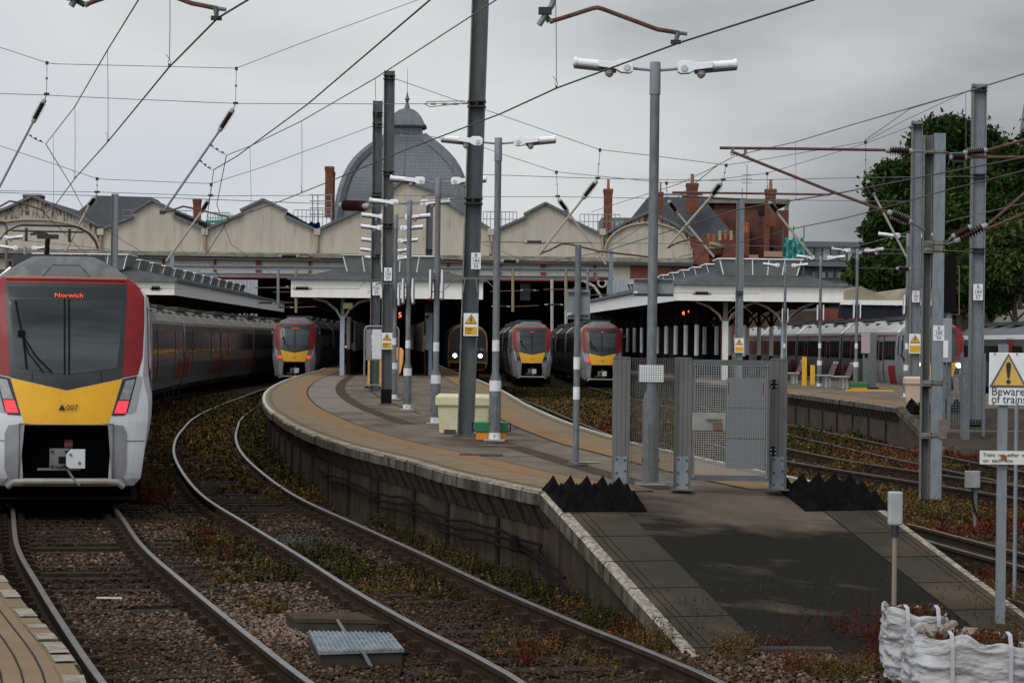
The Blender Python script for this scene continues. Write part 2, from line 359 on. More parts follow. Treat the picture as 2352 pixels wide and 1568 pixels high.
def wall(path, d0, d1, side, z, zg=-.3, back=.16, m=WALLM):
    """corbel course sloping back under the coping, then a wall with buttress piers"""
    q = MB(); k = max(2, int((d1 - d0) / .5))
    rows = []
    for i in range(k + 1):
        d = d0 + (d1 - d0) * i / k; rows.append([path.off(d, side * w, zz) for w, zz in ((.04, z - .16), (back, z - .42), (back + .02, z - .425))])
    q.loft(rows, CORB, closed=False)
    rows = [[path.off(d0 + (d1 - d0) * i / k, side * w, zz) for w, zz in ((back + .02, z - .425), (back + .02, zg))] for i in range(k + 1)]
    q.loft(rows, m, closed=False)
    d = d0 + .4
    while d < d1 - .5:                                     # raised joints of the corbel stones and piers
        a = path.off(d, side * .03, z - .165); b = path.off(d, side * (back - .012), z - .42)
        q.beam(a, b, .035, .03, JOINT)
        d += .62
    d = d0 + 2.2
    while d < d1 - 1:
        a = path.off(d, side * (back - .01), z - .44); b = path.off(d, side * (back - .01), zg); q.beam(a, b, .04, .06, JOINT); d += 2.6
    return q

plat = thing('platform', 'long curving island platform between the curved tracks', None, (0, 0, 0), kind='structure')
mb = MB(); rows = []
Ys = [29 + i * 1.5 for i in range(10)] + [44 + i * 4 for i in range(40)]
rows.append([Vector((PL.p[0].x, PL.p[0].y, ZP - .008)), Vector((1.5, 28.1, ZP - .008)), Vector((2.6, 28.5, ZP - .008)), Vector((PR.p[0].x, PR.p[0].y, ZP - .008))])
for Y in Ys:
    YR = max(Y, 28.95) + max(0, (40 - Y)) * .1; a = PL.xy(Y); b = PR.xy(YR)
    rows.append([a.lerp(b, t).to_3d() + Vector((0, 0, ZP - .008)) for t in (0, .33, .66, 1)])
mb.loft(rows, ASPH, closed=False); mb.build('asphalt_surface', plat)
q = strip(PL, 0, PL.len, .13, .86, ZP - .002, SLAB); strip(PR, 0, PR.len, -.86, -.13, ZP - .002, SLAB, q); q.build('paving_slabs', plat)
q = strip(PL, 0, PL.len, .86, 1.28, ZP, TACT); strip(PR, 0, PR.len, -1.28, -.86, ZP, TACT, q); q.build('tactile_paving', plat)
q = strip(PL, 0, PL.len, 1.28, 1.325, ZP - .003, JOINT); strip(PR, 0, PR.len, -1.325, -1.28, ZP - .003, JOINT, q)
for w in (.20, .25): strip(PL, 0, PL.len, w, w + .012, ZP + .001, JOINT, q); strip(PR, 0, PR.len, -w - .012, -w, ZP + .001, JOINT, q)
q.build('joint_lines', plat)
q = strip(PL, PL.atY(49), PL.atY(125), 2.2, 2.52, ZP - .004, TRENCH); strip(PR, 0, PR.atY(47), -2.4, -2.08, ZP - .004, TRENCH, q)
strip(PL, PL.atY(56), PL.atY(100), 3.3, 3.36, ZP - .003, JOINT, q); q.build('trench_infill', plat)
q = MB()
for Y in (36.5, 47, 63, 72, 95): a = PL.atY(Y); q.loft([[PL.off(a, w, ZP + .002), PL.off(a + .09, w, ZP + .002)] for w in (.3, .6, 1.0)], PAINTG, closed=False)
for Y in (38.5, 52, 66): a = PR.atY(Y); q.loft([[PR.off(a, -w, ZP + .002), PR.off(a + .09, -w, ZP + .002)] for w in (.3, .6, 1.0)], PAINTG, closed=False)
q.build('painted_cross_lines', plat)
strip(PL, PL.atY(57), PL.atY(112), 1.33, 2.19, ZP - .004, mat('pale_asphalt_patch', (.215, .185, .15), .85, c2=(.165, .14, .115), scale=1.1, detail=7, c3=(.11, .085, .065), scale3=.35, lo3=.56, hi3=.7)).build('pale_repair_patch', plat)
SJ = mat('slab_joint', (.105, .074, .046), .95)
q = MB()
for P_, sg in ((PL, 1), (PR, -1)):
    d = .5
    while d < P_.atY(75):
        q.loft([[P_.off(d, sg * w, ZP + .0015), P_.off(d + .014, sg * w, ZP + .0015)] for w in (.14, .855)], SJ, closed=False); d += .91
q.build('slab_joints', plat)
CP_ = mat('pale_cement_and_sheen', (.30, .28, .24), .9, c2=(.20, .17, .14), scale=5, lo=.4, hi=.6)  # pale cement patches; the one beside the slim pole is a painted grey sheen
for u, v, w_, d_ in ((1152, 1023, .75, .10), (1120, 1031, .9, .05), (935, 944, .5, .16), (1000, 980, .5, .2), (1345, 1061, .5, .22), (770, 935, .8, .3), (905, 915, .5, .4), (1190, 1045, .5, .06), (1010, 962, .7, .25)):
    g_ = G(u, v, ZP); r_ = random.Random(u); q = MB(); q.add([(g_.x + w_ / 2 * math.cos(a) * r_.uniform(.75, 1.1), g_.y + d_ * math.sin(a) * r_.uniform(.7, 1.2), ZP + .003) for a in [2 * PI * k / 14 for k in range(14)]], [tuple(range(14))], CP_); q.build('cement_and_sheen_patch', plat)
q = MB(); g_ = G(1105, 1044, ZP); q.box((g_.x, g_.y, ZP), (.62, .5, .006), TRENCH); q.build('inspection_cover', plat)
WEL = mat('white_edge_paint', (.52, .51, .46), .75, c2=(.30, .27, .22), scale=5, detail=7, lo=.45, hi=.7)
q = strip(PR, 0, PR.len, -.085, -.015, ZP + .006, WEL); strip(PL, PL.atY(56), PL.len, .02, .085, ZP + .006, WEL, q); q.build('white_edge_line', plat)
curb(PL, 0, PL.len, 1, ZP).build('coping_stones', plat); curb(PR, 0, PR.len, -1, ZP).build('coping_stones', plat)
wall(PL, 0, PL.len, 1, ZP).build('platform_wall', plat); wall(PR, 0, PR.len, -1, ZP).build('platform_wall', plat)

# the ramp at the near end
RAMPA = mat('dark_wet_ramp_asphalt', (0.026, 0.0245, 0.021), 0.85, c2=(0.036, 0.033, 0.028), scale=1.1, detail=7, c3=(0.052, 0.046, .04), scale3=.8, stretch=(.35, 1, 1), lo3=.52, hi3=.7, bump=.3, bscale=60)
RAMPS = mat('mossy_concrete_slabs', (0.052, 0.043, 0.029), 0.9, c2=(0.036, 0.033, 0.024), scale=1.5, detail=6, c3=(0.085, .060, .038), scale3=.9, lo3=.52, hi3=.66, bump=.3, bscale=40)
L0 = Vector((PL.p[0].x, PL.p[0].y, 0)); R0 = Vector((PR.p[0].x, PR.p[0].y, 0)); WD = (R0 - L0).normalized()
def rp(side, t, w, dz=0.0):     # ramp point: t metres down, w metres in from that side's edge
    o = (L0 if side < 0 else R0) + RD * t + WD * (w if side < 0 else -w)
    return Vector((o.x, o.y, ZP - .2 * max(0, t) * (1 if t > 0 else 0) + dz))
ramp = thing('platform_ramp', 'dark sloping ramp down from the end of the island platform', None, (0, 0, 0), kind='structure')
mb = MB(); ts = [0, .25, .6, 1.0] + [1.0 + i * .43 for i in range(1, 12)]
TOPA = mat('ramp_asphalt_wet_stain', (0.125, 0.098, 0.072), 0.85, c2=(0.085, 0.066, 0.05), scale=2.0, detail=7, bump=.25, bscale=60)
def wet_stain(mt, y0, y1):      # a ragged damp stain that covers the lower part of the ramp
    n = mt.node_tree.nodes; l = mt.node_tree.links; b = n['Principled BSDF']; old = b.inputs['Base Color'].links[0].from_socket
    g = n.new('ShaderNodeNewGeometry'); mp = n.new('ShaderNodeMapping'); mp.inputs['Scale'].default_value = (.6, 1.3, 1); l.new(g.outputs['Position'], mp.inputs[0])
    z = n.new('ShaderNodeTexNoise'); z.inputs['Scale'].default_value = 1.1; z.inputs['Detail'].default_value = 7; z.inputs['Roughness'].default_value = .6; l.new(mp.outputs[0], z.inputs['Vector'])
    s = n.new('ShaderNodeSeparateXYZ'); l.new(g.outputs['Position'], s.inputs[0]); r = n.new('ShaderNodeMapRange'); r.inputs[1].default_value = y0; r.inputs[2].default_value = y1; l.new(s.outputs[1], r.inputs[0])
    a = n.new('ShaderNodeMath'); a.operation = 'MULTIPLY_ADD'; l.new(z.outputs[0], a.inputs[0]); a.inputs[1].default_value = 3.4; l.new(r.outputs[0], a.inputs[2])
    r2 = n.new('ShaderNodeMapRange'); r2.inputs[1].default_value = 1.72; r2.inputs[2].default_value = 2.45; l.new(a.outputs[0], r2.inputs[0])
    mx = n.new('ShaderNodeMix'); mx.data_type = 'RGBA'; l.new(r2.outputs[0], mx.inputs[0]); l.new(old, mx.inputs[6]); mx.inputs[7].default_value = (0.0100, 0.0092, 0.0068, 1); l.new(mx.outputs[2], b.inputs['Base Color'])
wet_stain(TOPA, 27.9, 25.9)
mb.loft([[rp(-1, t, .78, -.006), rp(1, t, .78, -.006)] for t in ts], TOPA, closed=False); mb.build('ramp_asphalt', ramp)
q = MB()
for side in (-1, 1):
    for i in range(7):
        t0 = i * .89 + .01; t1 = (i + 1) * .89 - .01
        t1 = min(t1, RDL)
        for (w0, w1) in ((.125, .205), (.215, .285), (.295, .77)):
            q.loft([[rp(side, t0, w0), rp(side, t0, w1)], [rp(side, t1, w0), rp(side, t1, w1)]], RAMPS, closed=False)
q.build('ramp_slabs', ramp)
q = MB(); q.loft([[rp(-1, t, .12, -.012), rp(-1, t, .79, -.012)] for t in (0, RDL)], JOINT, closed=False); q.loft([[rp(1, t, .12, -.012), rp(1, t, .79, -.012)] for t in (0, RDL)], JOINT, closed=False); q.build('slab_bedding', ramp)
for side in (-1, 1):
    q = MB(); rnd = random.Random(5)
    for i in range(7):
        t0 = i * .89 + .012; t1 = min((i + 1) * .89 - .012, RDL); o = rnd.uniform(-.01, .01)
        ring = lambda t: [rp(side, t, .12), rp(side, t, .03 + o), rp(side, t, o, -.03), rp(side, t, o, -.18), rp(side, t, .12, -.18)]
        q.loft([ring(t0), ring((t0 + t1) / 2), ring(t1)], COPE, caps=True)
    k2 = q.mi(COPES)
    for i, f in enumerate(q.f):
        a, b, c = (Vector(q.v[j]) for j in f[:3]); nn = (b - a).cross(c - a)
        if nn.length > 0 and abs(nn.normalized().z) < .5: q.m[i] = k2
    q.build('ramp_coping', ramp)
    q = MB(); q.loft([[rp(side, t, .12, -.17), Vector((rp(side, t, .14).x, rp(side, t, .14).y, -.3))] for t in (0, 1, 2, 3, 4, RDL)], WALLM, closed=False); q.build('ramp_wall', ramp)

# right-hand island platform
RE2 = [Vector((10.35, 68.3, 0)), Vector((9.95, 77.4, 0)), Vector((9.45, 87, 0)), Vector((8.65, 102, 0)), Vector((8.0, 115, 0)), Vector((7.0, 137, 0)), Vector((6.4, 160, 0)), Vector((5.6, 200, 0))]
P2 = Path(RE2)
plat2 = thing('platform', 'second island platform beyond the grassy tracks on the right', None, (0, 0, 0), kind='structure')
RB2 = [Vector((17.3, 66.5, 0)), Vector((17.0, 80, 0)), Vector((16.7, 100, 0)), Vector((16.2, 120, 0)), Vector((15.6, 150, 0)), Vector((14.8, 200, 0))]; P2R = Path(RB2)
mb = MB(); mb.loft([[P2.xy(max(68.3, Y)).to_3d() + Vector((0, 0, ZP - .008)), P2R.xy(Y - .8).to_3d() + Vector((0, 0, ZP - .008))] for Y in [68.3] + [70 + 5 * i for i in range(27)]], ASPH, closed=False); mb.build('asphalt_surface', plat2)
strip(P2, 0, P2.len, .28, .86, ZP - .002, SLAB).build('paving_slabs', plat2)
strip(P2, 0, P2.len, .86, 1.28, ZP, TACT).build('tactile_paving', plat2)
curb(P2, 0, P2.len, 1, ZP).build('coping_stones', plat2)
wall(P2, 0, P2.len, 1, ZP, m=BRICKO).build('platform_wall', plat2)
# its ramp
q = MB(); A = Vector((10.35, 68.3, ZP)); B = Vector((17.3, 67.2, ZP)); dn = Vector((.06, -.998, 0))
q.loft([[A + dn * t + Vector((.25, 0, -.19 * t)), B + dn * t + Vector((0, 0, -.19 * t))] for t in (0, 1, 2, 3, 4, 5.8)], mat('brown_ramp_asphalt', (.036, .030, .022), .9, c2=(.07, .055, .04), scale=.7, detail=6), closed=False); q.build('ramp_asphalt', plat2)
q = MB()
for i in range(6):
    t0 = i * .95 + .01; t1 = (i + 1) * .95 - .01
    rg = lambda t: [A + dn * t + Vector((x, 0, -.19 * t + z)) for x, z in ((.26, 0.003), (0, 0.003), (0, -.16), (.26, -.16))]
    q.loft([rg(t0), rg(t1)], COPES, caps=True)
q.build('ramp_coping', plat2)
q = MB(); q.loft([[A + dn * t + Vector((.1, 0, -.19 * t - .15)), Vector(((A + dn * t).x + .1, (A + dn * t).y, -.3))] for t in (0, 2, 4, 5.8)], BRICKO, closed=False); q.build('ramp_wall', plat2)

# near platform at the left edge of the view, where the camera stands, running on along the first track
T1 = Path([(1.2, 2), (-.35, 11.9), (-1.28, 15.4), (-2.24, 18.85), (-3.05, 22), (-4.12, 26.3), (-5.25, 31), (-6.5, 37.1), (-8.75, 48), (-10.7, 58), (-13.2, 78), (-14.9, 98), (-15.7, 118), (-16.0, 140), (-16.1, 165), (-16.2, 200)])
NE = Path([T1.off(d, -1.565) for d in np.linspace(.5, T1.len - .5, 60)])
plat3 = thing('platform', 'worn platform edge in the bottom left corner', None, (0, 0, 0), kind='structure')
strip(NE, 0, NE.len, -6, -.13, ZP - .006, SLAB).build('paving_slabs', plat3)
q = MB()
for w in (.20, .30, .40): strip(NE, 0, 40, -w - .010, -w, ZP - .002, JOINT, q)
q.build('joint_lines', plat3)
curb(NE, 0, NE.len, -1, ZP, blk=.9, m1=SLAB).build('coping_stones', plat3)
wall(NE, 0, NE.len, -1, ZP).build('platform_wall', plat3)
q = MB(); rnd = random.Random(11); d = 1.0
WP = mat('flaking_white_paint', (0.29, 0.27, 0.23), 0.8, c2=(0.19, 0.145, 0.095), scale=11, detail=8, lo=.5, hi=.62)
while d < 60:
    l_ = rnd.uniform(.15, .75); strip(NE, d, d + l_, -.125, -.022, ZP + .007, WP, q, step=.2); d += l_ + rnd.uniform(.1, .8)
q.build('white_edge_blocks', plat3)

# ------------------------------------------------------------------ tracks
T2L = [(521, 929.7), (459, 954), (421, 983.7), (402, 1008), (399.7, 1035), (416, 1072.8), (459, 1118.7), (513, 1162), (586, 1208), (633.6, 1236.5), (717, 1290.6), (814.6, 1350), (920, 1409), (1030.7, 1477), (1138.7, 1531), (1238.6, 1566)]
T2R = [(566, 956.7), (544.5, 981), (547, 1024), (571.5, 1059), (625.5, 1108), (679.6, 1145.7), (760.6, 1183.5), (828, 1207.9), (895.6, 1239), (976.7, 1274), (1084.7, 1325.7), (1146.8, 1355), (1257.5, 1404), (1365.6, 1444.5), (1473.6, 1485), (1662.7, 1566)]
PLf = Path([G(u, v) for u, v in reversed(T2L)]); PRf = Path([G(u, v) for u, v in reversed(T2R)])
c2 = []
for Y in (19.6, 22.5, 26, 30, 35, 41, 48, 56, 64, 72):
    a = PLf.xy(Y); b = PRf.xy(Y) if Y < 76 else None
    t_ = PLf.nrm(PLf.atY(Y))
    c = a + t_ * .75
    if b is not None: c = (c + b + PRf.nrm(PRf.atY(Y)) * -.75) / 2
    c2.append((c.x, c.y))
T2 = Path([(2.6, 8), (1.55, 15.3)] + c2 + [(-9.35, 81), (-10.2, 94), (-10.95, 110), (-11.8, 130), (-12.35, 145), (-12.9, 165), (-13.4, 200)])
T3 = Path([(6.9, 20), (6.1, 24.5), (5.2, 30), (4.75, 33.5), (3.95, 41), (3.3, 50), (2.6, 60), (1.3, 83), (.25, 103), (-1.9, 140), (-3.0, 172), (-4.2, 200)])
T4 = Path([(13.5, 25), (11.2, 34), (9.15, 44.5), (7.7, 51.5), (6.7, 57), (5.9, 65), (5.3, 75), (4.3, 100), (2.6, 130), (1.2, 154), (.2, 200)])
T5 = Path([(11.6, 30), (10.8, 40), (9.9, 52), (9.1, 64), (8.5, 76), (7.7, 90), (6.8, 108), (5.4, 140), (5.0, 160), (4.2, 200)])
T6 = Path([(20.2, 60), (19.2, 85), (18.18, 108), (17.9, 130), (17.4, 160), (16.6, 200)])
T7 = Path([(17.2, 28), (19.5, 45), (23, 75), (24.5, 100), (25, 130), (25, 180)])
def rail_mesh(path, d0, d1, w, top, side):
    q = MB(); k = max(2, int((d1 - d0) / .6)); head = []; rest = []
    for i in range(k + 1):
        d = d0 + (d1 - d0) * i / k; P_ = lambda x, z: path.off(d, w + x, z)
        head.append([P_(-.031, -.006), P_(-.024, -.001), P_(.024, -.001), P_(.031, -.006)])
        rest.append([P_(x, z) for x, z in ((.031, -.006), (.034, -.045), (.010, -.055), (.010, -.135), (.07, -.15), (.07, -.165), (-.07, -.165), (-.07, -.15), (-.010, -.135), (-.010, -.055), (-.034, -.045), (-.031, -.006))])
    q.loft(head, top, closed=False); q.loft(rest, side, closed=False); return q
def sleeper_proto():
    q = MB(); q.box((0, 0, -.235), (2.55, .25, .13), WOOD)
    for s in (-1, 1):
        q.box((s * .755, 0, -.155), (.36, .20, .03), RUST); 
        for k in (-1, 1): q.box((s * .755 + k * .11, 0, -.115), (.07, .13, .07), RUST); q.tube([(s * .755 + k * .155, .06, -.14), (s * .755 + k * .155, .06, -.10)], .02, RUST, 6)
    o = q.build('sleeper', None, world=False); return o
SLP = sleeper_proto(); SLP_used = False
def track(path, label, d0, d1, s0, s1, top=RAILTOP, side=RUST, gr='railway tracks'):
    global SLP_used
    t = thing('railway_track', label, 'track', (0, 0, 0), group=gr)
    for w in (-.7525, .7525): rail_mesh(path, d0, d1, w, top, side).build('rail', t)
    d = s0; n = 0
    while d < s1 and n < 98:
        o = SLP.copy() if SLP_used else SLP
        if SLP_used: COL.objects.link(o)
        SLP_used = True
        p = path.at(d); tn = path.tan(d); o.parent = t; o.location = (p.x, p.y, random.uniform(-.012, .004)); o.rotation_euler = (0, 0, math.atan2(tn.y, tn.x) - PI / 2 + random.uniform(-.01, .01))
        d += .70; n += 1
    return t
track(T1, 'track with polished rails running under the big train on the left', 6, T1.len, T1.atY(13), T1.atY(46))
track(T2, 'sharply curved track hugging the left side of the island platform', 4, T2.len, T2.atY(17), T2.atY(88))
track(T3, 'track along the right side of the island platform and its ramp', 0, T3.len, T3.atY(24), T3.atY(75), top=RAILDULL)
track(T4, 'rust brown track crossing the right foreground behind the gate', 0, T4.atY(66), T4.atY(32), T4.atY(64), top=RAILDULL)
track(T5, 'track at the foot of the right hand platform wall', 0, T5.len, T5.atY(40), T5.atY(90), top=RAILDULL)
track(T6, 'track under the white train with lit headlights', 0, T6.len, T6.atY(70), T6.atY(110), top=RAILDULL)
track(T7, 'far right track beyond the warning sign', 0, T7.len, T7.atY(30), T7.atY(80), top=RAILDULL)
# rusty spare rails lying beside the third track
q = rail_mesh(T3, T3.atY(36.5), T3.atY(22), 1.35, RUSTY, RUST); tag(q.build('spare_rail'), 'rusty brown loose rail lying beside the track at lower right', 'rail')

# ------------------------------------------------------------------ ballast stones (loose, uncountable)
def colormat(name, stops, rough=.9, bump=0.0):
    mt = bpy.data.materials.new(name); mt.use_nodes = True; t = mt.node_tree; n = t.nodes; l = t.links; b = n['Principled BSDF']; b.inputs['Roughness'].default_value = rough; b.inputs['Specular IOR Level'].default_value = .1
    a = n.new('ShaderNodeAttribute'); a.attribute_name = 'tone'; r = n.new('ShaderNodeValToRGB'); l.new(a.outputs['Fac'], r.inputs[0])
    el = r.color_ramp.elements; el[0].position = stops[0][0]; el[0].color = (*stops[0][1], 1); el[1].position = stops[-1][0]; el[1].color = (*stops[-1][1], 1)
    for p, c in stops[1:-1]: k = el.new(p); k.color = (*c, 1)
    l.new(r.outputs[0], b.inputs['Base Color']); return mt
def np_mesh(name, V, Fc, nper, m, tone=None, smooth=False):
    me = bpy.data.meshes.new(name); me.vertices.add(len(V)); me.vertices.foreach_set('co', V.astype(np.float32).ravel())
    me.loops.add(Fc.size); me.loops.foreach_set('vertex_index', Fc.astype(np.int32).ravel())
    me.polygons.add(len(Fc)); me.polygons.foreach_set('loop_start', np.arange(0, Fc.size, nper, dtype=np.int32))
    me.polygons.foreach_set('loop_total', np.full(len(Fc), nper, dtype=np.int32)); me.update(calc_edges=True)
    if tone is not None: at = me.attributes.new('tone', 'FLOAT', 'POINT'); at.data.foreach_set('value', tone.astype(np.float32))
    me.materials.append(m); o = bpy.data.objects.new(name, me); COL.objects.link(o); return o
def interpx(path, Y):
    ps = np.array([(p.x, p.y) for p in path.p]); o = np.argsort(ps[:, 1]); return np.interp(Y, ps[o, 1], ps[o, 0])
def inside_platform(X, Y):
    a = (X > interpx(PL, Y) + .1) & (X < interpx(PR, Y) - .1) & (Y > 28.3)
    # ramp
    t = (Y - 28.2) / -.974; lx = .325 + .225 * t; b = (Y <= 28.6) & (Y > 22.6) & (X > lx + .1) & (X < lx + 3.5)
    c = (X < interpx(NE, Y) - .1); d = (X > interpx(P2, Y) + .1) & (Y > 62.5) & (X < interpx(P2R, Y))
    return a | b | c | d
def vnoise(x, y, s, seed=0):
    r = np.random.default_rng(seed); g = r.random((256, 256)); X = x / s; Y = y / s; xi = np.floor(X).astype(int); yi = np.floor(Y).astype(int); fx = X - xi; fy = Y - yi
    fx = fx * fx * (3 - 2 * fx); fy = fy * fy * (3 - 2 * fy); g_ = lambda a, b: g[a % 256, b % 256]
    return (g_(xi, yi) * (1 - fx) + g_(xi + 1, yi) * fx) * (1 - fy) + (g_(xi, yi + 1) * (1 - fx) + g_(xi + 1, yi + 1) * fx) * fy
def stones(nn, y0, y1, x0, x1, size, seed):
    r = np.random.default_rng(seed); Y = r.uniform(y0, y1, nn); X = r.uniform(x0, x1, nn) + 0 * Y
    u = 1176 + X / Y * F; keep = (u > -40) & (u < 2400) & ~inside_platform(X, Y) & (vnoise(X, Y, 1.7, 5) > .18)
    X = X[keep]; Y = Y[keep]; n_ = len(X)
    base = np.array([(1, 0, 0), (0, 1, 0), (-1, 0, 0), (0, -1, 0), (0, 0, 1), (0, 0, -1)], float); fc = np.array([(0, 1, 4), (1, 2, 4), (2, 3, 4), (3, 0, 4), (1, 0, 5), (2, 1, 5), (3, 2, 5), (0, 3, 5)])
    # chamfered: add jitter per vertex, random scale and turn
    V = np.repeat(base[None], n_, 0) * r.uniform(.55, 1.1, (n_, 6, 1)); V[:, :, 2] *= .6
    V[:, 4, :2] += r.uniform(-.35, .35, (n_, 2)); sz = size * r.uniform(.55, 1.5, (n_, 1, 1)) * .62; V = V * sz
    a = r.uniform(0, 6.28, n_); ca, sa = np.cos(a)[:, None], np.sin(a)[:, None]; x = V[:, :, 0] * ca - V[:, :, 1] * sa; y = V[:, :, 0] * sa + V[:, :, 1] * ca; V[:, :, 0] = x; V[:, :, 1] = y
    b = r.uniform(-.7, .7, n_); cb, sb = np.cos(b)[:, None], np.sin(b)[:, None]; x = V[:, :, 0] * cb - V[:, :, 2] * sb; z = V[:, :, 0] * sb + V[:, :, 2] * cb; V[:, :, 0] = x; V[:, :, 2] = z
    V += np.stack([X, Y, np.full(n_, ZG + .012) + r.uniform(0, .03, n_)], -1)[:, None, :]
    Fc = (fc[None] + (np.arange(n_) * 6)[:, None, None]).reshape(-1, 3)
    # paler heaps between the first two tracks, greyer patch inside the second, browner elsewhere
    tn = np.clip(.12 + .42 * vnoise(X, Y, 2.2, 8) + r.normal(0, .16, n_), 0, .8)
    pale = np.exp(-((X + 1.9) ** 2 / .9 + (Y - 22.8) ** 2 / 5)) + .9 * np.exp(-((X + 5.1) ** 2 / .5 + (Y - 33.3) ** 2 / 10)) + .5 * np.exp(-((X + 2.6) ** 2 / 1.2 + (Y - 28) ** 2 / 60)) + .45 * np.exp(-((X - 2.2) ** 2 / 1.5 + (Y - 20) ** 2 / 3))
    tn = np.clip(tn + pale * .38, 0, .85); gy = np.exp(-((X + 2.85) ** 2 / .45 + (Y - 33.4) ** 2 / 5)); tn = np.where(gy + r.normal(0, .12, n_) > .5, .93 + .07 * r.random(n_), tn)
    return V.reshape(-1, 3), Fc, np.repeat(tn, 6)
STM = colormat('ballast_stone', [(0, (0.014, 0.008, 0.0045)), (.35, (0.044, 0.0265, 0.015)), (.6, (0.098, 0.062, 0.040)), (.85, (0.23, 0.165, 0.125)), (.92, (.042, .046, .042)), (1.0, (.085, .09, .085))], .9)
VV = []; FF = []; TT = []; off = 0
for a in ((88000, 16.5, 26, -7, 8.5, .046, 1), (66000, 26, 38, -9, 13, .052, 2), (36000, 38, 62, -13, 16, .078, 3), (9000, 62, 95, -16, 12, .12, 4)):
    V, Fc, T = stones(*a); VV.append(V); FF.append(Fc + off); TT.append(T); off += len(V)
o = np_mesh('ballast', np.concatenate(VV), np.concatenate(FF), 3, STM, np.concatenate(TT)); tag(o, 'loose brown and pinkish ballast stones', None, kind='stuff')

# ------------------------------------------------------------------ weeds and grass
WM = {'green': colormat('green_weed', [(0, (.014, .014, .005)), (.5, (.034, .032, .009)), (.9, (.072, .062, .014)), (1, (.28, .20, .02))]),
      'dry': colormat('dry_grass', [(0, (.036, .022, .008)), (.6, (.105, .064, .021)), (1, (.24, .16, .05))]),
      'red': colormat('rust_red_weed', [(0, (.030, .008, .005)), (.6, (.105, .020, .011)), (1, (.16, .05, .02))])}
TUFT = {'green': [], 'dry': [], 'red': []}     # x, y, z, height, spread
def patch(u, v, ru, rv, nn, kind, h, z=ZG + .02):
    nn = int(nn * (.8 if kind == 'red' else .75)); rv *= 1.15; ru *= 1.1
    for _ in range(nn):
        a = random.uniform(0, 6.28); r_ = math.sqrt(random.random()); g = G(u + math.cos(a) * r_ * ru, v + math.sin(a) * r_ * rv, z)
        if NZ.noise(Vector((g.x * 1.9, g.y * 1.3, 3.0))) < -.10 and random.random() < .9: continue
        TUFT[kind].append((g.x, g.y, z, h * random.choice((.5, .7, .9, 1.1, 1.9)) * random.uniform(.7, 1.2), 1))
def build_tufts(name, kind, blades, label, wid=.012):
    T = np.array(TUFT[kind]); n_ = len(T); r = np.random.default_rng(len(name)); B = blades
    base = np.repeat(T[:, None, :3], B, 1); h = T[:, 3][:, None] * r.uniform(.45, 1.1, (n_, B)); sp = T[:, 3][:, None] * .55
    a = r.uniform(0, 6.28, (n_, B)); lean = r.uniform(.05, 1.0, (n_, B)) * sp * .9; rad = r.uniform(0, 1, (n_, B)) * sp * 1.3
    w = np.clip(T[:, 1][:, None] * .00030, .005, .028) * r.uniform(.6, 1.5, (n_, B)); b = r.uniform(0, 3.14, (n_, B))
    bx = base[..., 0] + np.cos(a) * rad; by = base[..., 1] + np.sin(a) * rad; bz = base[..., 2]
    # a leafy sprig: one stalk triangle and two leaf quads along it
    tx = bx + np.cos(a) * lean; ty = by + np.sin(a) * lean; tz = bz + h
    def P3(x, y, z): return np.stack([x, y, z], -1)
    dx = np.cos(b) * w; dy = np.sin(b) * w
    v = [P3(bx - dx * .4, by - dy * .4, bz), P3(bx + dx * .4, by + dy * .4, bz), P3(tx, ty, tz)]
    for f, s in ((.45, 1.5), (.8, 1.3)):
        mx = bx + (tx - bx) * f; my = by + (ty - by) * f; mzz = bz + h * f
        v += [P3(mx - dx * s, my - dy * s, mzz + w * .4), P3(mx + dx * s, my + dy * s, mzz + w * .2), P3(mx + dy * s, my - dx * s, mzz + w * 1.7)]
    V = np.stack(v, 2).reshape(-1, 3); Fc = np.arange(len(V)).reshape(-1, 3); tn = np.clip(r.beta(2, 2.5, (n_, B)) * .9 + (r.random((n_, B)) > .965) * .5, 0, 1)
    tag(np_mesh(name, V, Fc, 3, WM[kind], np.repeat(tn.ravel(), 9)), label, None, kind='stuff')
# ================================================================== TRAINS
TW = mat('grimy_white_bodywork', (0.66, 0.67, 0.70), 0.42, c2=(0.56, 0.57, 0.59), scale=1.6, detail=6, c3=(0.30, 0.29, 0.28), scale3=1.3, lo3=.60, hi3=.85, coat=.12)
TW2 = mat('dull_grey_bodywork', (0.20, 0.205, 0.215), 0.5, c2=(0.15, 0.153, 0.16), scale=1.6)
TG = mat('grey_cab_roof', (0.115, 0.118, 0.124), 0.6, c2=(0.085, 0.088, 0.092), scale=3, stretch=(2, 1, .6), c3=(0.15, 0.15, 0.15), scale3=2)
TR = mat('dull_red_paint', (0.25, 0.009, 0.012), 0.5, c2=(0.165, 0.010, 0.012), scale=2.2, detail=5, coat=.05)
TY = mat('yellow_end_panel', (0.80, 0.42, 0.018), 0.45, c2=(0.73, 0.37, 0.02), scale=2.5, detail=6, coat=.05, c3=(.46, .25, .03), scale3=9, lo3=.60, hi3=.80)
TK = mat('black_windscreen_surround', (0.024, 0.026, 0.028), 0.35, c2=(.034, .036, .038), scale=2)
TGL = mat('windscreen_glass', (0.020, 0.025, 0.026), 0.16, 0.0, spec=.12, c2=(0.075, 0.089, 0.091), scale=.55, stretch=(.3, 1, 2.4))
TGH = mat('windscreen_header_glass', (0.030, 0.036, 0.037), 0.15, spec=.15)
TS = mat('grey_coach_side', (0.10, 0.102, 0.105), 0.5, c2=(0.072, 0.073, 0.075), scale=1.6, c3=(.085, .083, .08), scale3=2, lo3=.55, hi3=.8, coat=.08)
TSR = mat('dirty_coach_roof', (0.25, 0.235, 0.20), 0.75, c2=(0.15, 0.14, 0.12), scale=1.5, stretch=(.5, .5, 1))
